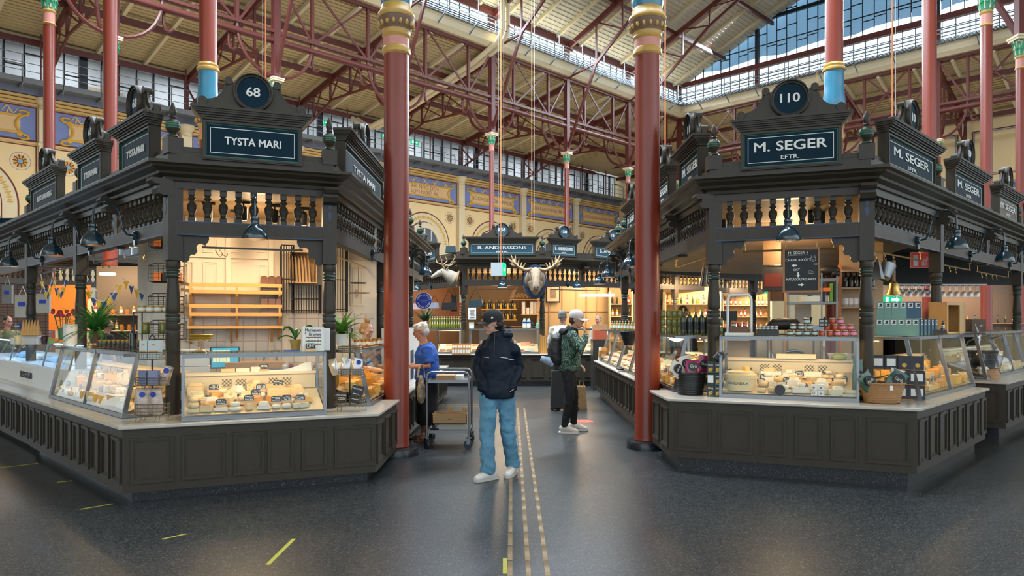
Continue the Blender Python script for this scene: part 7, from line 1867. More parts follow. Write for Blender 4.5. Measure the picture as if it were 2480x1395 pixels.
tool('steel_scoop','shiny steel cone scoop hanging beside the grater',Mx,[('bowl',m,M_STEEL),('handle',m2,M_BLACK)])
Mx=GR@T(1.15,0.09,2.02); m=MB(Mx); m.lathe([(0.085,-0.10),(0.08,-0.085),(0.055,-0.03),(0.05,0.03),(0.03,0.05),(0,0.055)],n=24); m2=MB(Mx); m2.box((-0.035,-0.01,0.05),(0.035,0.01,0.30))
tool('cow_bell','brass cow bell on a patterned strap beside the red fire sign',Mx,[('bell_body',m,M_BRASS),('strap',m2,mat('patterned_strap',(0.20,0.10,0.04),0.7,var=0.9,vs=70))])
Mx=GL@T(7.23-0.62,0.09,2.16)@RY(0.35); m=MB(Mx); m.lathe([(0.075,-0.12),(0.078,-0.11),(0.06,0.11),(0.065,0.12)],n=24); m2=MB(Mx); m2.tube([(0.07,0,0.10),(0.13,0,0.06),(0.13,0,-0.04),(0.08,0,-0.08)],0.008,6)
tool('steel_jug','polished steel jug hanging beside the right front post',Mx,[('jug_body',m,mat('polished_steel',(0.7,0.62,0.55),0.08,metal=1.0)),('handle',m2,M_STEEL)])
Mx=GL@T(7.23-0.36,0.09,2.2); m=MB(Mx);
for k in range(5):m.bar((-0.02+0.01*k,0,0.06),(-0.03+0.016*k,0,-0.28),0.006,0.003)
tool('cheese_knives','bundle of thin steel blades hanging by the right front post',Mx,[('blades',m,M_STEEL)])
Mx=T(*PX(2228,632,10.8))@RZ(-0.1); t=thing('fire_sign','red fire hose sign with white flames hanging right of the bell','sign',Mx)
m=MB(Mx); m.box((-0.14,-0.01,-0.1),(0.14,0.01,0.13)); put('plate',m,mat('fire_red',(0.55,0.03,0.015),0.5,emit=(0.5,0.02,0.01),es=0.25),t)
m=MB(Mx); m.frame(-0.14,0.14,-0.1,0.13,0.006,-0.013,-0.01); m.box((-0.10,-0.013,-0.08),(-0.03,-0.01,0.09));
for k in range(4):m.tube([(0.03+0.02*k,-0.012,-0.07),(0.02+0.022*k,-0.012,-0.02+0.01*k),(0.05+0.02*k,-0.012,0.02),(0.04+0.02*k,-0.012,0.07)],[0.008,0.008,0.006,0.001],5)
put('pictogram',m,M_PAPER,t)
for k,(u,v,Y,w,lab)in enumerate(((1867,700,14.5,0.25,'green exit sign seen through the right stall, under the dark balustrade'),(2160,726,16.0,0.42,'green exit sign seen behind the sage tea boxes'))):
 Mx=T(*PX(u,v,Y)); t=thing('exit_sign',lab,'exit sign',Mx)
 m=MB(Mx); m.box((-w/2,-0.02,-0.09),(w/2,0.02,0.09)); put('sign_body',m,mat('exit_green',(0.0,0.30,0.14),0.5,emit=(0.0,0.75,0.32),es=0.9),t)
 m=MB(Mx); m.prism([(-w*0.05,-0.03),(w*0.2,-0.03),(w*0.2,-0.06),(w*0.4,0),(w*0.2,0.06),(w*0.2,0.03),(-w*0.05,0.03)],-0.026,-0.02); m.box((-w*0.35,-0.026,-0.06),(-w*0.2,-0.02,0.06)); put('pictogram',m,mat('exit_white',(0.8,0.9,0.85),0.5,emit=(0.8,1,0.9),es=1.0),t)
gm=MB(); gm.lathe([(0.035,0.0),(0.034,-0.004),(0.004,-0.01),(0.004,-0.09),(0.02,-0.10),(0.036,-0.13),(0.034,-0.18),(0.031,-0.18)],n=12); GLM=gm.mesh('wine_glass',glass_mat('goblet_glass',(0.88,0.90,0.90),0.25))
Mr_=T(*PX(2255,690,11.0)); t=thing('glass_rack','dark overhead rack from which wine glasses hang over the bar','rack',Mr_)
m=MB(Mr_);
for y in(0,0.12,0.24):m.box((-0.55,y,0),(0.85,y+0.02,0.015))
put('rack_bars',m,M_DSTEEL,t)
for k in range(26):inst('wine_glass',GLM,Mr_@T(-0.5+0.052*k,0.06+0.12*(k%2),0.0),None,label='wine glass hanging upside down from the rack over the bar',cat='glass',group='wine glasses hanging over the bar')
for k in range(22):inst('wine_glass',GLM,T(*PX(2178+4.2*k,687,12.2))@T(0,0.1*(k%2),0)@SC(0.9),None,label='small wine glass in the rear hanging row left of the second post',cat='glass',group='wine glasses of the rear hanging row')
Mx=T(*PX(2293,806,9.3).xy,1.455)@RZ(0.5); t=thing('pine_crate','upright pine crate on the side case holding small bottles','crate',Mx)
for a,b in(((-0.2,-0.12,0.36),(0.2,0.12,0.40)),((0.17,-0.12,0),(0.2,0.12,0.36)),((-0.2,-0.12,0),(-0.17,0.12,0.36)),((-0.2,0.10,0),(0.2,0.12,0.36)),((0.05,-0.135,0),(0.14,-0.12,0.36)),((-0.2,-0.12,0),(0.2,0.12,0.02))):
 m=MB(Mx); m.box(a,b); put('crate_board',m,mat('pine_crate_wood',(0.55,0.32,0.12),0.5,var=0.15,vs=14),t)
for k in range(10):
 inst('small_bottle',bottle_mesh(0.018,0.10,mat('dark_bottle',(0.012,0.012,0.010),0.1,coat=0.5),M_BLACK,M_PAPER),T(*PX(2210+9*k,0,8.75).xy,1.455+0.06*(k%2))@T(0,0.06*(k%2),0),None,label='small dark bottle in front of the pine crate, %s from the left'%nth(k),cat='bottle')
m=MB(T(*PX(2240,806,8.6).xy,1.455)); m.box((-0.3,-0.02,0),(0.25,0.03,0.055)); put('black_tray',m,M_BLACK,None,label='low black display tray of small bottles on the side case',cat='tray')
Fb_=frameM(PX(2112,780,24.2),(1,0.1))
m=MB(Fb_); m.box((-0.3,0.3,0),(6,0.35,3.2)); put('bar_back_wall',m,mat('bar_brown',(0.16,0.10,0.06),0.5),None,label='dark back wall of the bar',cat='wall',kind='structure')
for k in range(40):
 q_=k%20; inst('bar_bottle',[B_DARK,B_OIL,bottle_mesh(0.03,0.26,mat('whisky',(0.4,0.14,0.02),0.15,coat=0.4),M_BRASS,M_PAPER)][k%3],Fb_@T(0.1+0.28*q_,0.05,1.15+0.42*(k//20)),None,label='bottle standing on the bar shelves at the back right',cat='bottle',group='bottles on the bar shelves')
for z in(1.14,1.56):
 m=MB(Fb_); m.box((0,-0.05,z-0.02),(5.8,0.3,z)); put('bar_shelf',m,M_LINT,None,label='wooden bar shelf, %s of two at the back right'%('lower' if z<1.3 else 'upper'),cat='shelf')
area('bar_light',Fb_@Vector((2.5,-0.6,2.6)),Fb_@Vector((2.5,0.2,1.2)),(4,0.3),75,(1.0,0.66,0.36))
m=MB(); a=PX(2122,690,14.6); b=PX(2500,618,14.6); m.box((a.x,14.6,a.z),(b.x,14.7,b.z+0.25)); put('dark_bulkhead',m,mat('dark_stall_ceiling',(0.03,0.026,0.022),0.6),None,label='black bulkhead above the hanging wine glasses of the bar',cat='bulkhead')
for k in range(7):
 m=MB(T(*PX(2130+50*k,0,15.5).xy,0)); m.box((-0.5,0,0),(0.5,0.4,1.30)); m.box((-0.2,0.05,1.30),(0.1,0.3,1.42+0.12*(k%3))); put('bar_cabinet',m,[M_DK,mat('walnut_box',(0.13,0.06,0.03),0.5,var=0.2)][k%2],None,label='dark cabinet with equipment in the bar behind the right stall, %s from the left'%nth(k),cat='cabinet')
for nm,path,bays,lab in(('stall_canopy',[(2.6,13.2),(5.2,15.6),(8.0,18.0)],[[0,1.77,3.54],[0,3.69]],'inner balustrade on the far side of the right stall, seen from inside'),):
 canopy(nm,lab,path,bays,HR,lod=2,max_bal=46,finials=False,posts_at=[(2.6,13.2),(5.2,15.6)],sp=0.15)
 # === CENTRE STALL (B. ANDERSSONS)
HC=heights(0.80,2.535,2.673,2.98,3.05,3.25,2.30)
C0=Vector((-4.4,24.0)); C1=Vector((-1.244,18.6)); C2=Vector((0.776,18.6)); dCr=Vector((0.87,0.493)).normalized(); C3=C2+dCr*6.0
dCl=(C1-C0).normalized(); LCL=(C1-C0).length
canopy('stall_canopy','grey brown canopy with balustrade of the central stall, carrying B. ANDERSSONS boards',[C0,C1,C2,C3],[[0,LCL-3.6,LCL],[0,(C2-C1).length],[0,1.25,2.9,4.5,6.0]],HC,lod=1,max_bal=99,sp=0.15,posts_at=[tuple(C0),tuple(C1),tuple(C2),tuple(C2+dCr*4.5),tuple(C1-dCl*3.6)])
counter('stall_counter','grey brown panelled counter of the central stall, behind the people',[(-3.4,20.4),(-1.85,17.95),(2.2,17.95),(4.2,19.3)],0.143,0.775,[even(2.9,6),even(4.05,9,0.06),even(2.4,5)],toe=0.06,toplabel='pale ledge of the central stall',tw=0.5)
FC=frameM(C1,Vector((1,0))); FCr=frameM(C2,dCr); FCl=frameM(C0,dCl)
ZC=HC.top+0.05
sign(FC@T(0.99,-0.03,ZC),1.72,0.36,'158',['B. ANDERSSONS','EFTR.'],'wide petrol board reading B. ANDERSSONS under number 158, above the counter',crest_r=0.185,face=mat('light_petrol_paint',(0.008,0.055,0.095),0.4),small=0.52)
sign(FCr@T(0.63,-0.03,ZC),0.80,0.36,'158',['B. ANDERSSONS','EFTR.'],'narrow B. ANDERSSONS board under the second number 158, right of the moose',crest_r=0.17,face=mat('light_petrol_paint',(0.008,0.055,0.095),0.4))
sign(FCr@T(2.25,-0.03,ZC),1.3,0.36,'157',['B. ANDERSSONS','EFTR.'],'B. ANDERSSONS board under number 157',crest_r=0.17,face=mat('light_petrol_paint',(0.008,0.055,0.095),0.4),small=0.45)
sign(FCl@T(LCL-2.5,-0.03,ZC),1.9,0.36,'143',['B. ANDERSSONS','EFTR.'],'B. ANDERSSONS board under number 143, right beside the red column',crest_r=0.19,face=mat('light_petrol_paint',(0.008,0.055,0.095),0.4),small=0.5)
lamp(FC@T(1.0,0,2.60),'small dome lamp under the hanging exit box, centre of the central stall',True,6)
lamp(FCr@T(0.75,0,2.60),'small dome lamp right of the moose head',True,6)
lamp(FCr@T(3.4,0,2.60),'small dome lamp at the right end of the central stall',True,6)
lamp(FCl@T(LCL-1.9,0,2.60),'small dome lamp left of the reindeer, low at the red column',True,6)
rod(FC,0.35,1.75,2.45,'thin brass rod over the central stall counter',())
rod(FCr,0.3,1.9,2.45,'thin brass rod right of the moose head',())
def ccase(u0,u1,lab,Y=18.1,z1=1.43,seed=1,kinds=None,inset=0.04):
 x0=(u0-1240)/FPX*Y; x1=(u1-1240)/FPX*Y
 F=T(x0,Y,0)
 glass_case(F,x1-x0,0.805,z1,0.55,inset,lab,lamp_w=9,riser=False,top_glass=True)
 fill_case(F,x1-x0,0.805,0.55,0.15,lab.split(',')[0],seed,rows=2,big=1.5,cards=False,kinds=kinds or[('half wheel','brown-rinded'),('brick','pale cream'),('wedge','deep yellow')],noun='delicacy',stack=0.2)
CH_COL['pink']=mat('sausage_pink',(0.62,0.30,0.22),0.4,var=0.2,vs=20)
ccase(1136,1306,'central front case, glass with meats',seed=51,kinds=[('round','pink'),('slice','pink'),('half wheel','pink'),('brick','white')])
ccase(1058,1118,'left central case, glass',seed=52,kinds=[('pack','white'),('slice','pink')])
ccase(1345,1446,'right central case, glass',seed=53,kinds=[('pack','white'),('wheel','white'),('round','yellow')],inset=0.14)
for k in range(14):
 p=PX(1098+4.6*(k%7)*1.4,0,17.95+0.0); t_=T(p.x,18.02-0.12*(k//7)+0.0,0.805+0.0)
 m=MB(t_@T(0,0,0.0 if k//7 else 0.10)); m.box((-0.035,-0.02,0),(0.035,0.02,0.16)); m.m=1; m.box((-0.025,-0.022,0.03),(0.025,-0.02,0.11)); put('biscuit_pack',m,[mat('amber_biscuits',(0.55,0.26,0.06),0.5),M_PAPER],None,label='white labelled pack of crispbread on the central ledge, %s row, %s from the left'%(('rear','front')[k//7],nth(k%7)),cat='pack')
for k in range(8):
 p=PX(1308+4.5*k,0,18.1); m=MB(T(p.x,18.2,0.805)); m.box((-0.02,-0.05,0),(0.02,0.05,0.48-0.02*(k%3))); put('crispbread_bag',m,mat('amber_biscuits',(0.55,0.26,0.06),0.5),None,label='tall amber bag between the cases of the central stall, %s from the left'%nth(k),cat='bag')
for k in range(2):
 M=T(*PX(1270.5+10*k,797,18.3).xy,1.445); t=thing('oat_bottle','white bottle with navy band on the central case, %s of two'%('left','right')[k],'bottle',M)
 m=MB(M); m.lathe([(0.05,0),(0.052,0.01),(0.052,0.17),(0.03,0.22),(0.03,0.25),(0,0.25)],n=16); put('bottle_body',m,mat('pale_green_plastic',(0.5,0.65,0.5),0.4),t)
 m=MB(M); m.lathe([(0.0535,0.12),(0.0535,0.165)],n=16); put('navy_band',m,mat('royal_blue_label',(0.02,0.05,0.35),0.4),t)
 m=MB(M); m.lathe([(0.0535,0.02),(0.0535,0.12)],n=16); put('white_band',m,M_PAPER,t)
for k,(u,c)in enumerate(((1291,M_BLACK),(1302,mat('mint_tin',(0.25,0.5,0.35),0.5)))):
 m=MB(T(*PX(u,797,18.3).xy,1.445)); m.lathe([(0.04,0),(0.04,0.12),(0.02,0.14),(0.02,0.18),(0,0.18)],n=14); put('small_bottle',m,c,None,label='small %s bottle on the central case right of the white pair'%('black','green')[k],cat='bottle')
def cb(u0,u1,v0,v1,Y,d,name,mt,lab,cat,**kw):
 a=PX(u0,v1,Y); b=PX(u1,v0,Y); m=MB(); m.box((a.x,Y,a.z),(b.x,Y+d,b.z)); return put(name,m,mt,None,label=lab,cat=cat,**kw)
M_BACK=mat('ochre_joinery',(0.62,0.44,0.24),0.6)
w=cb(1300,1472,620,900,21.5,0.1,'stall_back_wall',M_BACK,'ochre panelled back wall of the central stall, behind the white cap','wall',kind='structure')
m=MB()
for u in(1330,1362,1395,1420,1445):
 a=PX(u,0,21.48); m.box((a.x-0.012,21.47,0.5),(a.x+0.012,21.5,3.0))
m.box((PX(1300,0,21.48).x,21.47,1.9),(PX(1472,0,21.48).x,21.5,1.93)); put('wall_moulding',m,mat('ochre_shadow_line',(0.45,0.31,0.17),0.6),w)
t=thing('framed_picture','framed old photograph on the ochre wall right of the moose','picture',T(*PX(1341,730,21.3)))
m=MB(); a=PX(1322,733,21.3); b=PX(1357,692,21.3); m.box((a.x,21.3,a.z),(b.x,21.36,b.z)); put('frame',m,M_BLACK,t)
m=MB(); m.box((a.x+0.04,21.29,a.z+0.04),(b.x-0.04,21.3,b.z-0.04)); put('mount',m,mat('mount_cream',(0.6,0.5,0.35),0.7),t)
m=MB(); m.box((a.x+0.12,21.285,a.z+0.12),(b.x-0.12,21.29,b.z-0.10)); put('photograph',m,mat('old_photo',(0.25,0.2,0.14),0.7,var=0.6,vs=9),t)
cb(1235,1300,790,905,21.8,0.3,'low_cabinet',M_BACK,'ochre low cupboard behind the central case','cabinet')
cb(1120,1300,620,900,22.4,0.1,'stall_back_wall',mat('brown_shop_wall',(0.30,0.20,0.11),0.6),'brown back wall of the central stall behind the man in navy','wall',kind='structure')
for k,(v,u0,u1)in enumerate(((774,1165,1252),(748,1165,1252),(725,1235,1305),(761,1262,1305),(790,1235,1305))):cb(u0,u1,v,v+2,21.4,0.4,'wall_shelf',mat('honey_oak',(0.62,0.33,0.09),0.45),'wooden shelf in the central stall, %s of five'%nth(k),'shelf')
for k in range(30):
 j=k//15; i=k%15; p=PX(1168+5.6*i,774 if j==0 else 748,21.5)
 inst('sauce_bottle',[B_OIL,B_DARK,bottle_mesh(0.035,0.2,mat('mustard_bottle',(0.6,0.38,0.03),0.4),M_BLACK)][(k*7)%3],T(p.x,21.55,p.z),None,label='sauce bottle on the shelves behind the navy shirted man, %s shelf'%('lower','upper')[j],cat='bottle',group='bottles behind the man, %s shelf'%('lower','upper')[j])
for k in range(4):
 p=PX(1268+10*k,761,21.5); m=MB(T(p.x,21.6,p.z)); m.lathe([(0.055,0),(0.055,0.38 if k!=1 else 0.2)],n=16); put('paper_roll',m,M_PAPER,None,label='standing white paper roll in the central stall, %s from the left'%nth(k),cat='paper roll')
t=thing('antler_piece','heap of shed antlers on the shelf below the moose head','antlers',T(*PX(1262,724,21.4)))
m=MB(T(*PX(1262,724,21.4))); r_=random.Random(6)
for k in range(7):
 x=-0.25+0.1*k; m.tube([(x,0,0.03),(x+0.12,0.05,0.12),(x+0.22,0,0.08+0.12*r_.random())],[0.04,0.03,0.01],6)
m.tube([(-0.28,0,0.02),(-0.2,0,0.25),(-0.1,0,0.35)],[0.07,0.05,0.01],6); put('antlers',m,mat('antler_brown',(0.20,0.13,0.07),0.6),t)
t=thing('strip_lamp','white tube lamp hanging at the right of the central stall','lamp',T(*PX(1447,716,19.5)))
m=MB(); m.box((PX(1405,0,19.5).x,19.5,PX(0,718,19.5).z),(PX(1489,0,19.5).x,19.6,PX(0,712,19.5).z)); put('tube',m,mat('tube_white',(1,1,1),0.5,emit=(1,0.95,0.85),es=3.5),t)
t=thing('notice_sheet','white printed notice hanging by the left post of the central stall','notice',T(*PX(1143.5,767,18.2)))
for nm,(v0,v1,u0,u1)in(('sheet',(745,774,1134,1153)),):
 a=PX(u0,v1,18.2); b=PX(u1,v0,18.2); m=MB(); m.box((a.x,18.2,a.z),(b.x,18.205,b.z)); put(nm,m,M_PAPER,t)
m=MB()
for k,v in enumerate((751,755,759,763,769)):a=PX(1138+k%2,v,18.19); b=PX(1150-k%3,v,18.19); m.box((a.x,18.19,a.z),(b.x,18.195,b.z+0.012))
put('printed_lines',m,M_BLACK,t)
cb(1136,1148,780,796,18.25,0.02,'small_notice',M_PAPER,'small white card standing on the central case below the notice','notice')
def hbag(u,v,w,h,Y,lab,col,strap=0.4,tilt=0.0):
 M=T(*PX(u,v,Y))@RY(tilt); t=thing('shoulder_bag',lab,'bag',M)
 m=MB(M); m.box((-w/2,-0.08,-h/2),(w/2,0.08,h/2),taper=0.9); put('bag_body',m,col,t)
 m=MB(T(*PX(u,v,Y))); m.tube([(-w*0.45,0,h*0.4),(0,0,h/2+strap),(w*0.45,0,h*0.4)],0.012,6); put('strap',m,M_BLACK,t)
M_DTEAL=mat('dark_teal_nylon',(0.010,0.035,0.045),0.5)
hbag(1152,735,0.36,0.17,18.3,'dark teal bag hanging by its strap right of the left post, central stall',M_DTEAL,0.32,-0.15)
hbag(1087,742,0.38,0.20,19.2,'black bag with yellow badge hanging left of the post, central stall',M_BLACK,0.35)
hbag(1100,735,0.16,0.42,19.3,'narrow black bag hanging beside the badge bag',M_BLACK,0.2)
hbag(1052,740,0.26,0.16,19.6,'navy and white checked bag behind the round blue sign',mat('check_bag',(0.25,0.27,0.35),0.5,var=0.9,vs=30),0.2)
hbag(1006,742,0.28,0.16,19.7,'checked pink and white bag at the red column, central stall',mat('check_pink',(0.5,0.3,0.3),0.5,var=0.6,vs=30),0.1)
cb(990,1112,690,900,23.5,0.1,'shop_wall',mat('orange_shop_wall',(0.45,0.22,0.10),0.6),'orange brown wall beyond the central stall, left side','wall',kind='structure')
for j in range(2):
 for i in range(13):
  p=PX(1042+5.8*i,800 if j==0 else 786,18.9+0.2*j); inst('oil_bottle',bottle_mesh(0.032,0.17,mat('green_oil',(0.16,0.17,0.02),0.2,coat=0.4),M_PAPER,None),T(p.x,18.9+0.2*j,1.44+0.14*j),None,label='small green oil bottle with white cap, %s row beside the older woman'%('front','rear')[j],cat='bottle',group='oil bottles, %s row'%('front','rear')[j])
cb(1038,1120,797,802,18.75,0.5,'bottle_shelf',M_DSTEEL,'steel shelf with rows of green oil bottles, central stall','shelf')
fern(T(*PX(1030,790,20.5)),'dark green bush behind the oil bottles',60,0.55,col=(0.02,0.07,0.02),seed=17,droop=0.2)
for k in range(7):cb(1090,1122,733+7*k,738+7*k,21.0,0.4,'red_tray',mat('brick_red_tray',(0.40,0.10,0.04),0.5),'brick red tray in the rack left of the post, %s from the top'%nth(k),'tray')
point('centre_glow',(-0.3,20.3,2.5),62,(1.0,0.74,0.46),0.3)
point('centre_glow',(1.8,20.6,2.5),60,(1.0,0.74,0.46),0.3)
point('centre_glow',(-3.2,22.2,2.4),40,(1.0,0.66,0.36),0.3)
m=MB(); m.slab([(-4.3,24),(-1.2,18.65),(0.8,18.65),(5.9,21.6),(5,27),(-3,27)],3.0,3.03); put('stall_ceiling',m,M_PLK,None,label='planked ceiling of the central stall',cat='ceiling',kind='structure')
Mr=T(*PX(1026,729,13.6)); t=thing('round_sign','round blue sign lettered FAGEL VILT SPECIALISTEN hanging beside the red column','sign',Mr)
m=MB(Mr); m.lathe([(0,-0.012),(0.155,-0.012),(0.155,0.012),(0,0.012)],n=44,axis='y'); put('disc',m,mat('sign_royal_blue',(0.012,0.03,0.30),0.35),t)
m=MB(Mr); m.lathe([(0.152,-0.014),(0.160,-0.014),(0.160,0.014),(0.152,0.014),(0.152,-0.014)],n=44,axis='y'); put('white_ring',m,M_PAPER,t)
def ring_text(s,r,a_mid,step,top=True,sz=0.044):
 n=len(s)
 for k,ch in enumerate(s):
  if ch==' ':continue
  a=a_mid+(k-(n-1)/2)*(-step if top else step)
  M=Mr@T(r*math.cos(a),-0.0135,r*math.sin(a))@RY(-(a-PI/2)if top else-(a+PI/2))
  letters(ch,sz,M,t,M_PAPER,bold=0.0008,extr=0.0005)
ring_text('FÅGEL & VILT',0.118,PI/2,0.235)
ring_text('SPECIALISTEN',0.120,-PI/2,0.235,False)
letters('B. Anderssons Eftr.',0.022,Mr@T(0,-0.0135,0.014),t,M_PAPER,extr=0.0004,fit=0.17); letters('Beställning',0.022,Mr@T(0,-0.0135,-0.018),t,M_PAPER,extr=0.0004,fit=0.10)
m=MB(Mr); m.tube([(-0.10,0,0.12),(-0.10,0,0.75)],0.002,4); m.tube([(0.10,0,0.12),(0.10,0,0.75)],0.002,4); put('wires',m,M_DSTEEL,t)
Mr=T(*PX(1206,668,16.0)); t=thing('exit_box','white hanging sign box with green side arrow under the orange cord','exit sign',Mr)
m=MB(Mr); m.box((-0.155,-0.04,0),(0.14,0.22,0.29)); put('box_body',m,mat('box_grey_white',(0.55,0.62,0.66),0.5),t)
m=MB(Mr); m.poly([(0.142,-0.02,0.01),(0.18,0.22,0.01),(0.18,0.22,0.28),(0.142,-0.02,0.28)]); m.box((0.10,-0.05,0.01),(0.172,-0.042,0.28)); put('green_face',m,mat('exit_green',(0.0,0.30,0.14),0.5,emit=(0.0,0.75,0.32),es=0.9),t)
m=MB(Mr); m.prism([(0.12,0.10),(0.15,0.10),(0.15,0.07),(0.165,0.13),(0.15,0.19),(0.15,0.16),(0.12,0.16)],-0.056,-0.05); put('arrow',m,M_PAPER,t)
def remesh(o,vox,smooth=4):
 md=o.modifiers.new('body','REMESH'); md.mode='VOXEL'; md.voxel_size=vox; md.use_smooth_shade=True
 sm=o.modifiers.new('soft','SMOOTH'); sm.factor=0.6; sm.iterations=smooth
M_FUR=mat('grey_tan_fur',(0.30,0.22,0.15),0.9,var=0.35,vs=14,bump=0.5,bs=120)
M_ANT=mat('antler_tan',(0.42,0.28,0.15),0.6,var=0.3,vs=14)
Mm=T(*PX(1297,665,17.9)); t=thing('moose_head','mounted moose head with broad antlers on an oval board, over the central counter','trophy',Mm)
m=MB(Mm); m.tube([(0,0.45,-0.12),(0,0.2,-0.05),(0,0.0,0.0)],[0.27,0.24,0.17],18); m.tube([(0,0.05,0.06),(0,-0.12,0.0),(0,-0.26,-0.12),(0,-0.36,-0.26),(0,-0.40,-0.34)],[(0.13,0.14),(0.125,0.13),(0.095,0.11),(0.085,0.10),(0.09,0.08)],18)
m.ball((0,-0.40,-0.34),(0.095,0.07,0.08)); m.tube([(0,0.1,-0.2),(0,0.05,-0.4),(0,0.12,-0.5)],[0.2,0.12,0.05],12)
for s in(-1,1):m.ball((s*0.095,-0.10,0.03),(0.03,0.04,0.03)); m.tube([(s*0.10,0.06,0.10),(s*0.20,0.05,0.13),(s*0.28,0.03,0.08)],[0.03,0.055,0.012],8)
o=put('moose_body',m,M_FUR,t); remesh(o,0.018)
m=MB(Mm)
for s in(-1,1):m.ball((s*0.118,-0.12,0.035),(0.016,0.02,0.018)); m.ball((s*0.045,-0.465,-0.33),(0.018,0.012,0.02))
put('eyes_and_nostrils',m,M_BLACK,t)
for s in(-1,1):
 m=MB(Mm); m.tube([(s*0.07,0.02,0.15),(s*0.22,0.02,0.12),(s*0.34,0.0,0.14)],[0.035,0.035,0.05],10)
 m.tube([(s*0.30,0,0.13),(s*0.42,-0.02,0.18),(s*0.52,-0.02,0.28),(s*0.56,0,0.38)],[(0.05,0.03),(0.09,0.03),(0.09,0.028),(0.04,0.02)],10)
 for(a,b)in(((0.38,0.16),(0.33,0.33)),((0.44,0.22),(0.40,0.42)),((0.50,0.30),(0.50,0.50)),((0.55,0.34),(0.62,0.52)),((0.56,0.28),(0.70,0.42)),((0.52,0.2),(0.66,0.28)),((0.34,0.13),(0.24,0.30))):
  m.tube([(s*a[0],0,a[1]),(s*(a[0]+b[0])/2,-0.03,(a[1]+b[1])/2),(s*b[0],-0.02,b[1])],[0.03,0.02,0.004],7)
 o=put('antler',m,M_ANT,t); remesh(o,0.012,2)
m=MB(Mm@T(0,0.50,-0.15)); m.lathe([(0.0,-0.03),(1.0,-0.03),(1.0,0.03),(0,0.03)],n=40,axis='y');
for i,v in enumerate(m.v):
 l=(Mm@T(0,0.50,-0.15)).inverted()@v; m.v[i]=(Mm@T(0,0.50,-0.15))@Vector((l.x*0.30,l.y,l.z*0.44))
put('oval_board',m,M_NAVY,t)
Mm=T(*PX(1078,665,18.4)); t=thing('reindeer_head','mounted pale reindeer head with thin antlers, facing left','trophy',Mm)
m=MB(Mm); m.tube([(0.24,0.05,-0.12),(0.10,0,-0.02),(-0.02,0,0.06)],[(0.17,0.2),(0.13,0.15),(0.10,0.11)],16); m.tube([(0.0,0,0.08),(-0.14,0,0.04),(-0.27,0,-0.03),(-0.33,0,-0.06)],[0.095,0.085,0.055,0.045],14); m.ball((-0.335,0,-0.06),(0.04,0.045,0.045))
m.tube([(0.05,-0.08,0.12),(0.10,-0.12,0.2)],[0.03,0.01],8)
o=put('reindeer_body',m,mat('pale_fur',(0.38,0.33,0.26),0.9,var=0.4,vs=16,bump=0.5,bs=120),t); remesh(o,0.014)
m=MB(Mm)
for y in(-0.05,0.06):
 m.tube([(-0.02,y,0.14),(-0.07,y*2,0.25),(-0.02+y,y*3,0.36),(-0.08+y,y*3,0.50)],[0.02,0.016,0.014,0.004],7); m.tube([(-0.07,y*2,0.25),(-0.20,y*2,0.30),(-0.22,y,0.38)],[0.014,0.012,0.004],6)
 m.tube([(0.0,y*2,0.22),(0.16,y*3,0.26),(0.26,y*3,0.42),(0.24,y*3,0.5)],[0.016,0.014,0.012,0.004],7); m.tube([(0.2,y*3,0.3),(0.30,y*3,0.32)],[0.01,0.003],6)
put('antlers',m,M_ANT,t)
m=MB(Mm); m.ball((-0.09,-0.085,0.085),(0.014,0.01,0.014)); m.ball((-0.36,-0.015,-0.045),(0.012,0.02,0.012)); put('eye_and_nose',m,M_BLACK,t)
m=MB(Mm@T(0.31,0.06,-0.12)@RZ(PI/2)@RX(0.2)); m.lathe([(0,-0.02),(0.22,-0.02),(0.22,0.02),(0,0.02)],n=28,axis='y'); put('wooden_shield',m,mat('shield_wood',(0.30,0.16,0.06),0.5),t)
m=MB(T(*PX(1092,612,19.0))); m.box((-0.14,-0.1,0),(0.14,0.1,0.17),taper=0.85); put('floodlight',m,M_DTEAL,None,label='dark teal floodlight standing on the canopy left of the 158 board',cat='floodlight')
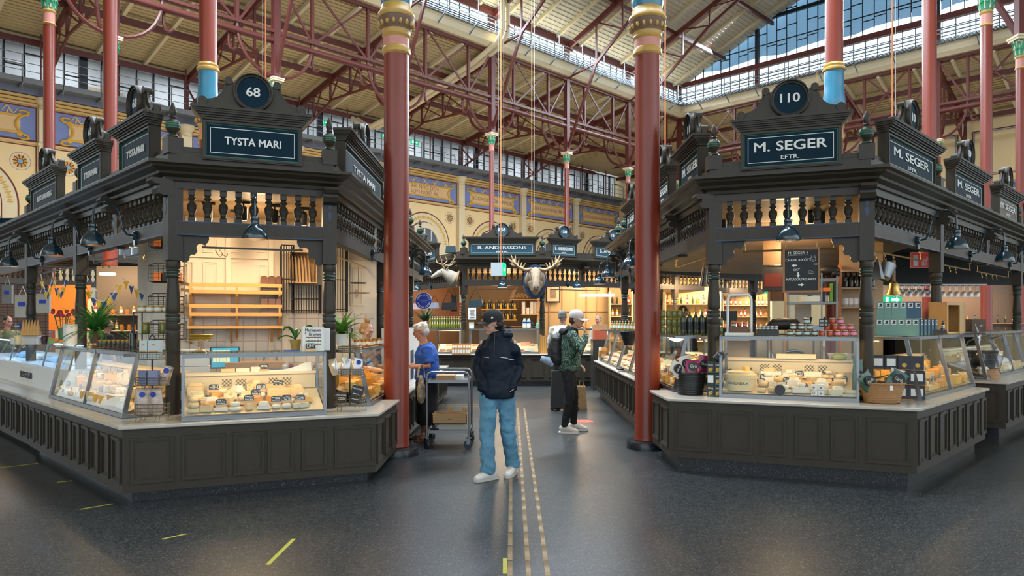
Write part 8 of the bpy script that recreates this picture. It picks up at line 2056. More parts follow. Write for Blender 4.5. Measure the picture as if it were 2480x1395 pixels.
# === OTHER STALLS FURTHER BACK
HB=heights(0.80,2.5,2.64,2.95,3.02,3.22,2.3)
canopy('stall_canopy','dark canopy far back at the picture edge, behind the ice cream counter',[PX(-160,0,15.0).xy,PX(70,0,17.5).xy,PX(345,0,20.0).xy],[[0,2.4],[0,3.4,6.6]],HB,lod=2,max_bal=60,posts_at=[],sp=0.16)
canopy('stall_canopy','dark canopy seen through the right stall, behind the bottles',[PX(1440,0,24.0).xy,PX(1600,0,22.5).xy,PX(1760,0,22.0).xy,PX(2000,0,24.5).xy,PX(2240,0,26).xy],[[0,2.0],[0,2.0],[0,2.0,4.0],[0,3.0]],HB,lod=2,max_bal=90,posts_at=[tuple(PX(1600,0,22.5).xy),tuple(PX(1880,0,23.3).xy)],sp=0.16)
def shop(u0,u1,Y,lab,wall,shelves=4,glow=60,gcol=(1.0,0.68,0.36),bottles=True,v_top=700,seed=0):
 a=PX(u0,0,Y); b=PX(u1,0,Y); L=b.x-a.x; F=T(a.x,Y,0)
 t=thing('shop_shelving',lab,'shelving',F@T(L/2,0,0))
 m=MB(F); m.box((0,0.3,0),(L,0.36,2.9)); put('back_panel',m,wall,t)
 r=random.Random(seed)
 for j in range(shelves):
  z=1.05+0.36*j; m=MB(F); m.box((0,0,z-0.02),(L,0.3,z)); put('shelf_board',m,mat('shelf_cream',(0.62,0.50,0.32),0.5),t)
 n=max(1,int(L/1.1))
 for j in range(n+1):m=MB(F); m.box((L*j/n-0.02,0,0),(L*j/n+0.02,0.3,1.05+0.36*shelves)); put('upright',m,mat('shelf_cream',(0.62,0.50,0.32),0.5),t)
 if bottles:
  ms=[B_OIL,bottle_mesh(0.035,0.24,mat('amber_bottle',(0.45,0.18,0.02),0.2,coat=0.4),M_BRASS,M_PAPER),jar_mesh(0.045,0.14,mat('honey',(0.45,0.13,0.01),0.15),M_BRASS),bottle_mesh(0.03,0.26,mat('red_bottle',(0.30,0.02,0.01),0.2),M_BLACK,M_PAPER)]
  for j in range(shelves):
   x=0.08
   while x<L-0.05:
    inst('shop_bottle',r.choice(ms),F@T(x,0.12,1.055+0.36*j),None,label='bottle or jar on the far shelving of '+lab.split(' with ')[-1],cat='bottle',group='bottles, '+lab.split(' with ')[-1]); x+=r.uniform(0.11,0.2)
 if glow:area('shop_light',F@Vector((L/2,-0.7,2.75)),F@Vector((L/2,0.2,1.4)),(L*0.8,0.2),glow,gcol)
 return t
shop(1612,1745,21.0,'lit cream shelving with amber bottles beyond the red column',mat('yellow_back',(0.60,0.42,0.18),0.6),seed=1,glow=110)
shop(1752,1868,22.5,'lit shelving with jars behind the white arched frame',mat('tan_back',(0.45,0.30,0.15),0.6),seed=2,glow=80)
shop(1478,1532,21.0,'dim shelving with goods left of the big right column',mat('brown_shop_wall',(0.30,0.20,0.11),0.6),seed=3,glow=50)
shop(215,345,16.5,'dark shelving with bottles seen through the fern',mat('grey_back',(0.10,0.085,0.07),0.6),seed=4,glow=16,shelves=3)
cb(118,215,690,800,17.2,0.1,'orange_wall',mat('bright_orange_wall',(0.80,0.24,0.03),0.6),'bright orange wall behind the flowers, left stall side','wall',kind='structure')
cb(-80,118,640,900,18.5,0.1,'brick_wall',tile_mat('pale_bricks',(0.17,0.12,0.11),(0.07,0.05,0.045),0.24,0.075,0.01,0.7),'pale brick wall at the far left edge','wall',kind='structure')
area('left_glow',PX(150,660,15.6),PX(150,740,17.2),(3,0.3),55,(1.0,0.6,0.28))
point('left_glow',PX(20,690,15.5),18,(1.0,0.66,0.36),0.3)
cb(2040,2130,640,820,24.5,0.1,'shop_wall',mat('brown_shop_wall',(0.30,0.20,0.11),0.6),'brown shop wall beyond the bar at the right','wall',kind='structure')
cb(-20,62,566,645,14.4,0.3,'stall_fascia',M_WOOD,'dark panelled fascia of the stall at the far left edge','fascia')
cb(-20,60,528,562,14.3,0.2,'blank_board',M_SIGN,'dark board on the fascia at the far left edge','board')
t=thing('ceiling_lamp','round lit ceiling lamp between the left posts','lamp',T(*PX(260,664,14.0)))
m=MB(T(*PX(260,664,14.0))); m.lathe([(0,-0.02),(0.13,-0.02),(0.15,0.0),(0.13,0.03),(0,0.04)],n=24); put('lamp_bowl',m,mat('warm_bulb',(1,0.8,0.5),0.5,emit=(1.0,0.62,0.25),es=14),t)
for k in range(6):
 M=T(*PX(57+7*k,812,9.8))@RZ(k); m=MB(M); m.lathe([(0.045,0.0),(0.006,0.20),(0,0.21)],n=16); put('waffle_cone',m,mat('waffle',(0.60,0.34,0.12),0.7,var=0.3,vs=60),None,label='upturned waffle cone on the freezer top, %s from the left'%nth(k),cat='cone')
m=MB(T(*PX(72,834,9.9))); m.box((-0.16,-0.08,0),(0.16,0.08,0.12)); put('cone_holder',m,M_PAPER,None,label='white paper holder of the waffle cones on the freezer',cat='holder')
for k,(u,c,h,lab)in enumerate(((32,(0.6,0.62,0.6),0.09,'small clear bowl'),(108,(0.04,0.012,0.01),0.11,'dark jam jar'),(124,(0.25,0.4,0.15),0.08,'small green pot'),(92,(0.6,0.6,0.62),0.09,'white folded card'),(44,(0.75,0.6,0.3),0.12,'pale yellow pot'))):
 m=MB(T(*PX(u,834,9.6))@T(0,0,0)); m.lathe([(0.035,0),(0.04,h*0.9),(0.03,h)],n=14); put('counter_pot',m,mat('pot_%d'%k,c,0.4),None,label=lab+' on the white freezer top',cat='pot')
def tote(u,v,Y,w,h,lab,col):
 M=T(*PX(u,v,Y)); t=thing('hanging_tote',lab,'bag',M)
 m=MB(M); m.box((-w/2,-0.02,-h),(w/2,0.03,0)); put('bag_body',m,col,t); m=MB(M); m.tube([(-w*0.25,0,0),(0,0,0.16),(w*0.25,0,0)],0.008,6); put('handle',m,col,t)
 m=MB(M); m.box((-w*0.25,-0.024,-h*0.5),(w*0.25,-0.02,-h*0.3)); put('print',m,M_BDOT,t)
M_CANV=mat('canvas_beige',(0.42,0.36,0.28),0.8)
tote(55,715,13.0,0.26,0.40,'pale canvas tote with blue print hanging left of the far left post',M_CANV)
tote(105,712,13.0,0.24,0.34,'beige canvas tote hanging right of the far left post',M_CANV)
tote(18,690,13.2,0.18,0.34,'grey cloth bag hanging at the picture edge',mat('grey_cloth',(0.2,0.19,0.17),0.8))
t=thing('flower_bunch','bunch of red lollipop flowers in clear wrap left of the second post','flowers',T(*PX(152,790,9.9)))
m=MB(T(*PX(152,790,9.9))); r_=random.Random(5)
for k in range(16):m.ball((r_.uniform(-0.14,0.14),r_.uniform(-0.06,0.06),r_.uniform(0.14,0.22)),0.026,8,6)
put('red_heads',m,mat('rose_red',(0.40,0.03,0.04),0.5),t)
m=MB(T(*PX(152,790,9.9)))
for k in range(14):x=r_.uniform(-0.12,0.12); m.tube([(x*0.3,0,-0.15),(x,0,0.15)],0.004,4)
m.lathe([(0.05,-0.19),(0.06,-0.02),(0.05,-0.02)],n=14); put('stems_and_vase',m,mat('stem_green',(0.08,0.16,0.06),0.5),t)
M=T(*PX(43,790,9.4)); t=thing('flag_cube','small blue and yellow flag block on a stick above the freezer','flag',M)
m=MB(M); m.box((-0.035,-0.02,-0.035),(0.035,0.02,0.035)); put('flag',m,mat('flag_blue',(0.01,0.06,0.30),0.5),t)
m=MB(M); m.box((-0.035,-0.022,-0.006),(0.035,-0.02,0.006)); m.box((-0.015,-0.022,-0.035),(-0.003,-0.02,0.035)); put('yellow_cross',m,M_BAGY,t)
m=MB(M); m.tube([(0,0,-0.18),(0,0,-0.035)],0.004,5); put('stick',m,M_PAPER,t)
# === PEOPLE
def headM(c,yaw,pitch=0.0,roll=0.0):
 """face looks to -y, turned by yaw (positive: towards +x), pitch positive: looks down"""
 return Matrix.Translation(Vector(c))@RZ(yaw)@RX(pitch)@RY(roll)
def skin_mat(n,c):return mat('skin_'+n,c,0.5,var=0.06,vs=20)
def hand_into(m,wrist,dirv,palm_n,s=1.0,curl=0.6,side=1):
 """adds palm and five fingers (metres) to builder m (identity frame)"""
 w=Vector(wrist); d=Vector(dirv).normalized(); n=Vector(palm_n); n=(n-d*n.dot(d)).normalized(); x=d.cross(n)*side
 m.tube([w-d*0.03*s,w,w+d*0.045*s,w+d*0.088*s],[(0.024*s,0.02*s),(0.027*s,0.019*s),(0.040*s,0.016*s),(0.036*s,0.013*s)],12,up=n)
 for k,(off,l)in enumerate(((0.028,0.068),(0.010,0.077),(-0.009,0.072),(-0.027,0.056))):
  b=w+d*0.085*s+x*off*s; p=[b]; dd=d.copy(); c=curl*(0.8+0.15*k)
  for j,q in enumerate((0.42,0.32,0.26)):
   dd=(dd*math.cos(c*0.55)+n*math.sin(c*0.55)).normalized(); n2=n; p.append(p[-1]+dd*l*q*s)
  m.tube([b-d*0.02*s]+p,[0.0095*s,0.0095*s,0.009*s,0.008*s,0.0065*s],8)
 b=w+d*0.025*s+x*0.03*s; t1=b+(d*0.55+x*0.75+n*0.2).normalized()*0.035*s; t2=t1+(d*0.9+x*0.15+n*0.4).normalized()*0.03*s
 m.tube([b-x*0.02*s,b,t1,t2],[0.014*s,0.013*s,0.011*s,0.008*s],8)
def head_into(m,HM_,s=1.0):
 q=MB(HM_@SC(s))
 q.ball((0,0.01,0.015),(0.074,0.094,0.098),18,12); q.ball((0,-0.030,-0.045),(0.058,0.058,0.062),16,10); q.ball((0,-0.062,-0.092),(0.030,0.026,0.024),12,8)
 q.tube([(0,-0.080,0.022),(0,-0.098,-0.006),(0,-0.112,-0.026)],[0.009,0.011,0.013],8); q.ball((0.012,-0.098,-0.030),0.010,8,6); q.ball((-0.012,-0.098,-0.030),0.010,8,6)
 q.ball((0,-0.080,0.042),(0.050,0.016,0.012),12,6); q.ball((0,-0.084,-0.058),(0.024,0.014,0.010),10,6)
 for x in(-1,1):
  q.ball((x*0.076,0.012,-0.008),(0.010,0.020,0.032),10,8); q.ball((x*0.042,-0.062,-0.015),(0.024,0.022,0.024),10,6)
 m.add(q)
def face_parts(t,HM_,s,hair,glasses=False,lips=(0.42,0.16,0.13)):
 M=HM_@SC(s)
 for x in(-1,1):
  m=MB(M); m.ball((x*0.031,-0.077,0.016),(0.013,0.008,0.008),10,6); put('eye',m,mat('eye_white',(0.6,0.58,0.55),0.3),t)
  m=MB(M); m.ball((x*0.031,-0.083,0.016),(0.006,0.004,0.006),8,6); put('iris',m,M_BLACK,t)
  m=MB(M); m.tube([(x*0.014,-0.090,0.036),(x*0.032,-0.090,0.042),(x*0.052,-0.078,0.036)],0.0035,5); put('eyebrow',m,hair,t)
 m=MB(M); m.tube([(-0.022,-0.088,-0.056),(0,-0.098,-0.054),(0.022,-0.088,-0.056)],0.0045,6); m.tube([(-0.018,-0.087,-0.063),(0,-0.096,-0.064),(0.018,-0.087,-0.063)],0.005,6); put('lips',m,mat('lips',lips,0.45),t)
 if glasses:
  m=MB(M)
  for x in(-1,1):
   m.tube([(x*0.034+0.026*math.cos(a),-0.102,0.010+0.018*math.sin(a))for a in[2*PI*k/14 for k in range(15)]],0.0022,5); m.tube([(x*0.060,-0.100,0.016),(x*0.078,-0.04,0.018),(x*0.080,0.02,0.012)],0.0022,5)
  m.tube([(-0.008,-0.104,0.014),(0.008,-0.104,0.014)],0.0022,5); put('glasses',m,M_BLACK,t)
def limb(m,pts,rs,n=14):m.tube(pts,rs,n)
def body(t,P,skin,hands=(),s=1.0,head=None,hs=1.0,extra=None,arms=True,voxel=0.0075):
 """one continuous body: torso, neck, head, arms with hands, legs"""
 m=MB()
 m.tube([P['pel']+Vector((0,0,-0.08)),P['pel'],P['waist'],P['chest'],P['neck']-Vector((0,0,0.05))],[(0.12*s,0.10*s),(0.15*s,0.11*s),(0.125*s,0.09*s),(0.15*s,0.10*s),(0.07*s,0.06*s)],18,up=P.get('fwd',Vector((0,-1,0))))
 m.tube([P['neck']-Vector((0,0,0.06)),P['neck'],P['head']+Vector((0,0,-0.04))],[0.062*s,0.055*s,0.052*s],14)
 if head:head_into(m,head,hs)
 for sd in 'LR':
  if 'sh'+sd in P:
   limb(m,[P['chest']+(P['sh'+sd]-P['chest'])*0.4+Vector((0,0,0.06)),P['sh'+sd],(P['sh'+sd]+P['el'+sd])/2,P['el'+sd],(P['el'+sd]*0.4+P['wr'+sd]*0.6),P['wr'+sd]],[0.05*s,0.052*s,0.046*s,0.038*s,0.034*s,0.026*s])
  if 'hip'+sd in P:
   limb(m,[P['pel']*0.5+P['hip'+sd]*0.5,P['hip'+sd],P['hip'+sd]*0.5+P['kn'+sd]*0.5,P['kn'+sd],P['kn'+sd]*0.6+P['an'+sd]*0.4,P['an'+sd]],[0.09*s,0.088*s,0.075*s,0.055*s,0.053*s,0.036*s])
   f=P.get('toe'+sd,P['an'+sd]+Vector((0,-0.14,-0.06))); m.tube([P['an'+sd]+Vector((0,0,-0.02)),P['an'+sd]*0.6+f*0.4+Vector((0,0,-0.02)),P['an'+sd]*0.3+f*0.7],[0.032,0.026,0.018],10)
 for h in hands:hand_into(m,*h)
 o=put('body',m,skin,t); remesh(o,voxel,3); return o
def garment(t,name,mb,mt,vox=0.011,folds=0.010,fs=0.10,seed=0):
 o=put(name,mb,mt,t); remesh(o,vox,4)
 if folds:
  tex=bpy.data.textures.new('cloth_folds','CLOUDS'); tex.noise_scale=fs; tex.noise_depth=2
  d=o.modifiers.new('folds','DISPLACE'); d.texture=tex; d.strength=folds*2; d.mid_level=0.5; d.texture_coords='LOCAL'
 return o
def shoe(t,an,toe,mt,sole,nm='shoe',s=1.0):
 an=Vector(an); toe=Vector(toe); d=toe-an; d.z=0; L=d.length; d.normalize(); z=0.0
 F=frameM((an.x,an.y),(d.x,d.y)); h=0.085*s
 m=MB(F)
 m.tube([(-0.075,0,0.055),(-0.06,0,0.06),(0.0,0,0.062),(0.08,0,0.052),(0.15,0,0.04),(0.19,0,0.032),(0.205,0,0.03)],[(0.022,0.030),(0.038,0.050),(0.043,0.058),(0.047,0.046),(0.048,0.034),(0.038,0.026),(0.018,0.014)],14)
 m.tube([(-0.012,0,0.06),(-0.01,0,0.115)],[(0.046,0.040),(0.043,0.038)],12,up=(0,1,0))
 o=put(nm,m,mt,t); remesh(o,0.006,2)
 q=MB(F); q.slab([(-0.088,-0.02),(-0.07,-0.037),(0.05,-0.045),(0.14,-0.05),(0.20,-0.035),(0.218,0.0),(0.20,0.035),(0.14,0.05),(0.05,0.045),(-0.07,0.037),(-0.088,0.02)],0.002,0.026); put('sole',q,sole,o)
 q=MB(F)
 for k in range(5):q.tube([(0.035+0.02*k,-0.03,0.082-0.008*k),(0.045+0.02*k,0,0.092-0.008*k),(0.035+0.02*k,0.03,0.082-0.008*k)],0.003,5)
 put('laces',q,M_PAPER,o)
 return o
def cap(t,HM_,s,mt,brim_yaw=0.0,back=False):
 M=HM_@SC(s)@T(0,0.0,0.055)@RX(-0.06)
 m=MB(M); m.lathe([(0.087,-0.035),(0.092,-0.01),(0.090,0.02),(0.078,0.052),(0.05,0.075),(0.02,0.085),(0,0.086)],n=26)
 for i,v in enumerate(m.v):
  l=M.inverted()@v; m.v[i]=M@Vector((l.x*0.96,l.y*1.16+0.012,l.z*1.05))
 c=put('cap',m,mt,t)
 m=MB(M); n=12; top,bot=[],[]
 for k in range(n+1):
  a=-1.15+2.3*k/n
  xi,yi=0.085*math.sin(a),-0.095*math.cos(a)+0.012; xo,yo=0.078*math.sin(a)*1.02,-0.185*math.cos(a)**0.7+0.01 if math.cos(a)>0 else yi
  zc=-0.028-0.012*(math.sin(a)**2)
  top.append((m.pt((xi,yi,zc+0.004)),m.pt((xo,yo-0.0,zc-0.006-0.018*abs(math.sin(a))))))
  bot.append((m.pt((xi,yi,zc)),m.pt((xo,yo,zc-0.011-0.018*abs(math.sin(a))))))
 m.smooth=True
 for k in range(n):
  m.face((top[k][0],top[k][1],top[k+1][1],top[k+1][0])); m.face((bot[k][0],bot[k+1][0],bot[k+1][1],bot[k][1])); m.face((top[k][1],bot[k][1],bot[k+1][1],top[k+1][1]))
 put('peak',m,mt,c)
 m=MB(M); m.ball((0,0.015,0.09),0.007,8,6); put('button',m,mt,c)
 return c
V=Vector
# ---------------- young man in navy jacket
t=thing('person','young man in dark navy jacket, black cap and blue jeans walking down the middle','person',T(-0.15,7.42,0))
SK=skin_mat('fair',(0.52,0.29,0.20))
P=dict(pel=V((-0.145,7.43,0.93)),waist=V((-0.15,7.43,1.07)),chest=V((-0.155,7.43,1.30)),neck=V((-0.145,7.43,1.47)),head=V((-0.195,7.41,1.585)),shL=V((-0.295,7.43,1.375)),elL=V((-0.345,7.47,1.14)),wrL=V((-0.300,7.37,0.95)),shR=V((0.010,7.40,1.375)),elR=V((0.062,7.47,1.14)),wrR=V((0.000,7.36,0.95)),hipL=V((-0.232,7.42,0.88)),knL=V((-0.255,7.36,0.49)),anL=V((-0.243,7.31,0.10)),hipR=V((-0.062,7.45,0.88)),knR=V((-0.045,7.47,0.50)),anR=V((0.005,7.58,0.11)),toeL=V((-0.37,7.20,0.03)),toeR=V((-0.03,7.42,0.03)))
HH=headM((-0.200,7.405,1.585),-1.15,0.15)
body(t,P,SK,s=0.88,head=HH,hs=0.96,hands=[(P['wrL'],(0.5,0.45,-1),(0.6,0.2,0),0.9,0.4,1),(P['wrR'],(-0.35,0.6,-1),(-0.6,0.2,0),0.9,0.4,-1)])
HAIRD=mat('dark_brown_hair',(0.014,0.009,0.007),0.6,bump=0.6,bs=160)
face_parts(t,HH,0.96,HAIRD)
m=MB(HH@SC(0.96)); rr=random.Random(3)
m.ball((0,0.035,-0.005),(0.080,0.078,0.085),16,10)
for k in range(26):
 a=rr.uniform(-0.2,PI+0.2); m.ball((0.078*math.cos(a),0.035+0.070*math.sin(a),rr.uniform(-0.085,0.01)),rr.uniform(0.018,0.026),8,6)
o=put('hair',m,HAIRD,t); remesh(o,0.006,1)
c=cap(t,HH,1.03,mat('black_cap_cloth',(0.010,0.010,0.012),0.75,bump=0.2,bs=200))
m=MB(HH@SC(1.03)@T(0.082,-0.03,0.065)@RZ(PI/2-0.2)); m.prism([(-0.012,-0.012),(0.014,-0.006),(0.0,0.012),(-0.006,0.002)],-0.003,0.0); put('cap_mark',m,M_PAPER,c)
M_JK=mat('navy_nylon',(0.002,0.008,0.020),0.5,var=0.3,vs=5,spec=0.22,bump=0.5,bs=9)
m=MB(); up=V((0,-1,0))
m.tube([V((-0.15,7.42,0.82)),V((-0.15,7.42,0.87)),V((-0.15,7.43,1.0)),V((-0.152,7.43,1.18)),V((-0.153,7.43,1.34)),V((-0.15,7.43,1.42)),V((-0.148,7.43,1.47)),V((-0.155,7.425,1.51))],[(0.178,0.13),(0.18,0.137),(0.176,0.137),(0.18,0.14),(0.17,0.13),(0.115,0.105),(0.082,0.08),(0.072,0.07)],22,up=up)
for sd,sg in(('L',-1),('R',1)):
 S_,E_,W_=P['sh'+sd],P['el'+sd],P['wr'+sd]
 m.tube([S_+V((-0.11*sg,0,0.035)),S_+V((-0.025*sg,0,-0.012)),S_+V((0.008*sg,0,-0.06)),(S_+E_)/2,E_,(E_+W_)/2,W_+V((0,0,0.02)),W_+V((0,0,-0.05))],[0.052,0.062,0.068,0.068,0.066,0.063,0.055,0.050],16)
m.tube([V((-0.075,7.38,1.455)),V((-0.05,7.44,1.435)),V((-0.055,7.50,1.42)),V((-0.10,7.54,1.41)),V((-0.16,7.545,1.41)),V((-0.215,7.51,1.43))],[0.018,0.036,0.046,0.05,0.046,0.03],12)
m.tube([V((0.0,7.41,1.46)),V((-0.05,7.38,1.47)),V((-0.10,7.36,1.47))],[0.03,0.035,0.03],10)
jk=garment(t,'jacket',m,M_JK,0.011,0.011,0.13)
M_PIPE=mat('reflective_piping',(0.55,0.58,0.60),0.4)
m=MB(); m.tube([V((-0.12,7.285,1.245)),V((-0.06,7.285,1.238)),V((-0.02,7.295,1.222)),V((0.02,7.33,1.215))],0.0035,5); m.tube([V((-0.285,7.335,1.245)),V((-0.235,7.305,1.24))],0.0035,5); m.tube([V((-0.02,7.27,0.90)),V((0.02,7.285,0.925))],0.003,5)
put('piping',m,M_PIPE,jk)
m=MB(); m.box((-0.178,7.325,1.37),(-0.170,7.335,1.41)); m.tube([V((-0.174,7.33,1.5)),V((-0.176,7.30,1.40)),V((-0.178,7.283,1.30))],0.004,5); put('zip',m,M_BLACK,jk)
M_JEAN=mat('washed_blue_denim',(0.10,0.25,0.37),0.8,var=0.6,vs=5,bump=0.25,bs=260)
m=MB(); m.tube([V((-0.147,7.43,0.98)),P['pel']+V((0,0,-0.02)),V((-0.147,7.43,0.86))],[(0.145,0.11),(0.152,0.115),(0.155,0.118)],20,up=up)
for sd in 'LR':
 H_,K_,A_=P['hip'+sd],P['kn'+sd],P['an'+sd]
 m.tube([H_+V((0,0,0.02)),H_*0.6+K_*0.4,K_,K_*0.5+A_*0.5,A_+V((0,0,0.06)),A_+V((0,0,0.01)),A_+V((0,0,-0.03))],[0.098,0.092,0.080,0.076,0.074,0.078,0.070],18)
garment(t,'jeans',m,M_JEAN,0.010,0.018,0.07)
M_SHW=mat('white_sneaker',(0.62,0.58,0.53),0.6,var=0.1); M_SOLE=mat('grey_sole',(0.48,0.46,0.42),0.7)
shoe(t,P['anL']+V((0.03,0.03,0)),(-0.40,7.19,0),M_SHW,M_SOLE); shoe(t,P['anR'],(-0.05,7.40,0),M_SHW,M_SOLE)
# ---------------- man in green patterned jacket
t=thing('person','young man in white cap and green patterned jacket with black backpack, hand at his face','person',T(0.84,10.4,0))
P=dict(pel=V((0.80,10.42,0.97)),waist=V((0.82,10.42,1.10)),chest=V((0.83,10.40,1.32)),neck=V((0.87,10.38,1.50)),head=V((0.925,10.36,1.63)),fwd=V((1,0,0)),shL=V((0.84,10.22,1.42)),elL=V((0.97,10.12,1.19)),wrL=V((1.035,10.20,1.44)),shR=V((0.84,10.58,1.42)),elR=V((0.84,10.64,1.15)),wrR=V((0.98,10.58,0.98)),hipL=V((0.80,10.33,0.92)),knL=V((0.82,10.32,0.52)),anL=V((0.76,10.40,0.10)),hipR=V((0.82,10.51,0.92)),knR=V((0.90,10.55,0.52)),anR=V((0.91,10.66,0.10)),toeL=V((0.92,10.36,0.03)),toeR=V((1.08,10.62,0.03)))
HH=headM((0.925,10.36,1.635),1.30,0.18)
body(t,P,SK,head=HH,hs=1.0,hands=[(P['wrL'],(-0.08,0.15,1),(-0.9,0.3,0.1),0.95,1.3,1),(P['wrR'],(0.8,-0.3,-0.6),(0,0,-1),0.95,0.8,1)])
HAIRM=mat('mid_brown_hair',(0.06,0.03,0.016),0.6,bump=0.5,bs=160)
face_parts(t,HH,1.0,HAIRM)
m=MB(HH); m.ball((0,0.04,-0.01),(0.078,0.07,0.075),16,10); o=put('hair',m,HAIRM,t); remesh(o,0.006,1)
cap(t,HH,1.02,mat('pale_grey_cap',(0.62,0.56,0.54),0.8))
M_PAT=bpy.data.materials.new('paisley_green_print'); M_PAT.use_nodes=True; nt=M_PAT.node_tree; b=nt.nodes['Principled BSDF']; b.inputs['Roughness'].default_value=0.8
tc=nt.nodes.new('ShaderNodeTexCoord'); nz=nt.nodes.new('ShaderNodeTexNoise'); nz.inputs['Scale'].default_value=9; nz.inputs['Detail'].default_value=2; nz.inputs['Distortion'].default_value=1.5
nt.links.new(tc.outputs['Object'],nz.inputs[0]); mu=nt.nodes.new('ShaderNodeMath'); mu.operation='MULTIPLY'; mu.inputs[1].default_value=9; nt.links.new(nz.outputs['Fac'],mu.inputs[0])
fr=nt.nodes.new('ShaderNodeMath'); fr.operation='FRACT'; nt.links.new(mu.outputs[0],fr.inputs[0]); cr=nt.nodes.new('ShaderNodeValToRGB'); cr.color_ramp.interpolation='CONSTANT'
e=cr.color_ramp.elements; e[0].color=(0.010,0.055,0.035,1); e[1].position=0.62; e[1].color=(0.40,0.52,0.44,1); k_=e.new(0.80); k_.color=(0.006,0.022,0.020,1)
nt.links.new(fr.outputs[0],cr.inputs[0]); nt.links.new(cr.outputs[0],b.inputs['Base Color'])
m=MB(); up=V((1,0,0))
m.tube([V((0.82,10.42,0.90)),V((0.82,10.42,0.94)),V((0.825,10.42,1.10)),V((0.83,10.41,1.28)),V((0.835,10.40,1.40)),V((0.85,10.39,1.46))],[(0.185,0.155),(0.195,0.165),(0.20,0.165),(0.205,0.165),(0.18,0.14),(0.10,0.10)],20,up=up)
m.tube([P['shL']+V((0,0.08,0)),P['shL'],(P['shL']+P['elL'])/2,P['elL'],(P['elL']+P['wrL'])/2,P['wrL']+V((0,0,-0.03))],[0.07,0.08,0.074,0.068,0.060,0.048],16)
m.tube([P['shR']+V((0,-0.08,0)),P['shR'],(P['shR']+P['elR'])/2,P['elR'],(P['elR']+P['wrR'])/2,P['wrR']+V((-0.03,0,0))],[0.07,0.08,0.074,0.068,0.060,0.048],16)
jk=garment(t,'patterned_jacket',m,M_PAT,0.011,0.012,0.09)
m=MB(); m.tube([V((0.84,10.39,1.42)),V((0.86,10.385,1.49)),V((0.875,10.38,1.53))],[0.125,0.10,0.078],16,up=up); m.tube([V((0.79,10.28,1.46)),V((0.73,10.36,1.45)),V((0.73,10.44,1.45)),V((0.79,10.52,1.46))],[0.04,0.065,0.065,0.04],12)
garment(t,'black_hood',m,mat('black_jersey',(0.012,0.012,0.013),0.85),0.010,0.006,0.06)
m=MB(); m.tube([V((0.81,10.42,1.0)),P['pel'],V((0.81,10.42,0.90))],[(0.155,0.13),(0.165,0.14),(0.16,0.135)],18,up=up)
for sd in 'LR':
 H_,K_,A_=P['hip'+sd],P['kn'+sd],P['an'+sd]; m.tube([H_+V((0,0,0.02)),H_*0.6+K_*0.4,K_,K_*0.5+A_*0.5,A_+V((0,0,0.05)),A_+V((0,0,-0.01))],[0.095,0.088,0.070,0.063,0.052,0.050],16)
garment(t,'black_jeans',m,mat('black_denim',(0.010,0.011,0.014),0.8,bump=0.2,bs=200),0.010,0.008,0.05)
shoe(t,P['anL'],(0.96,10.34,0),M_SHW,M_PAPER,s=1.0); shoe(t,P['anR'],(1.10,10.62,0),M_SHW,M_PAPER)
m=MB(); m.tube([V((0.655,10.40,0.98)),V((0.63,10.40,1.06)),V((0.62,10.40,1.20)),V((0.65,10.40,1.36)),V((0.70,10.40,1.43))],[(0.12,0.07),(0.15,0.11),(0.155,0.115),(0.14,0.09),(0.08,0.05)],18,up=up)
bp=garment(t,'backpack',m,mat('black_nylon',(0.008,0.009,0.011),0.5),0.010,0.010,0.08)
m=MB(); m.tube([V((0.72,10.30,1.43)),V((0.80,10.22,1.51)),V((0.92,10.215,1.42)),V((0.955,10.235,1.25)),V((0.88,10.24,1.10)),V((0.70,10.28,1.02))],[(0.03,0.008)]*6,10); put('shoulder_strap',m,mat('black_nylon',(0.008,0.009,0.011),0.5),t)
m=MB(); m.lathe([(0.034,-0.004),(0.036,0.0),(0.034,0.004)],at=(1.035,10.205,1.425),n=16); put('wristband',m,M_BLACK,t)
Mh=T(0.50,10.33,1.03); tt=thing('rolled_garment','blue and white cloth tied at the back of the black backpack','cloth',Mh)
m=MB(Mh@RY(0.5)); m.tube([(-0.10,0,0),(0,0,0.02),(0.10,0,0.01)],[0.04,0.06,0.045],12); put('cloth_roll',m,mat('blue_white_cloth',(0.30,0.38,0.50),0.8,var=0.8,vs=18),tt)
# ---------------- older woman in blue
t=thing('person','older woman with short white hair, glasses, blue shirt and black skirt at the counter','person',T(-1.19,9.8,0))
SK2=skin_mat('tanned',(0.46,0.21,0.13))
P=dict(pel=V((-1.15,9.80,0.84)),waist=V((-1.15,9.80,0.98)),chest=V((-1.16,9.80,1.16)),neck=V((-1.20,9.79,1.34)),head=V((-1.235,9.78,1.46)),fwd=V((-1,0,0)),shL=V((-1.13,9.60,1.24)),elL=V((-1.10,9.56,1.02)),wrL=V((-1.34,9.58,1.005)),shR=V((-1.16,9.98,1.24)),elR=V((-1.16,10.02,1.02)),wrR=V((-1.38,9.93,1.01)),hipL=V((-1.15,9.72,0.80)),knL=V((-1.17,9.70,0.45)),anL=V((-1.13,9.70,0.09)),hipR=V((-1.15,9.89,0.80)),knR=V((-1.20,9.90,0.45)),anR=V((-1.22,9.92,0.09)),toeL=V((-1.28,9.66,0.03)),toeR=V((-1.37,9.88,0.03)))
HH=headM((-1.235,9.78,1.475),-1.40,0.30)
body(t,P,SK2,head=HH,hs=0.98,hands=[(P['wrL'],(-1,0.05,-0.1),(0,0,-1),0.95,0.7,1),(P['wrR'],(-1,-0.1,-0.1),(0,0,-1),0.95,0.7,-1)])
HAIRW=mat('white_hair',(0.62,0.58,0.52),0.7,bump=0.6,bs=140)
face_parts(t,HH,0.98,HAIRW,glasses=True)
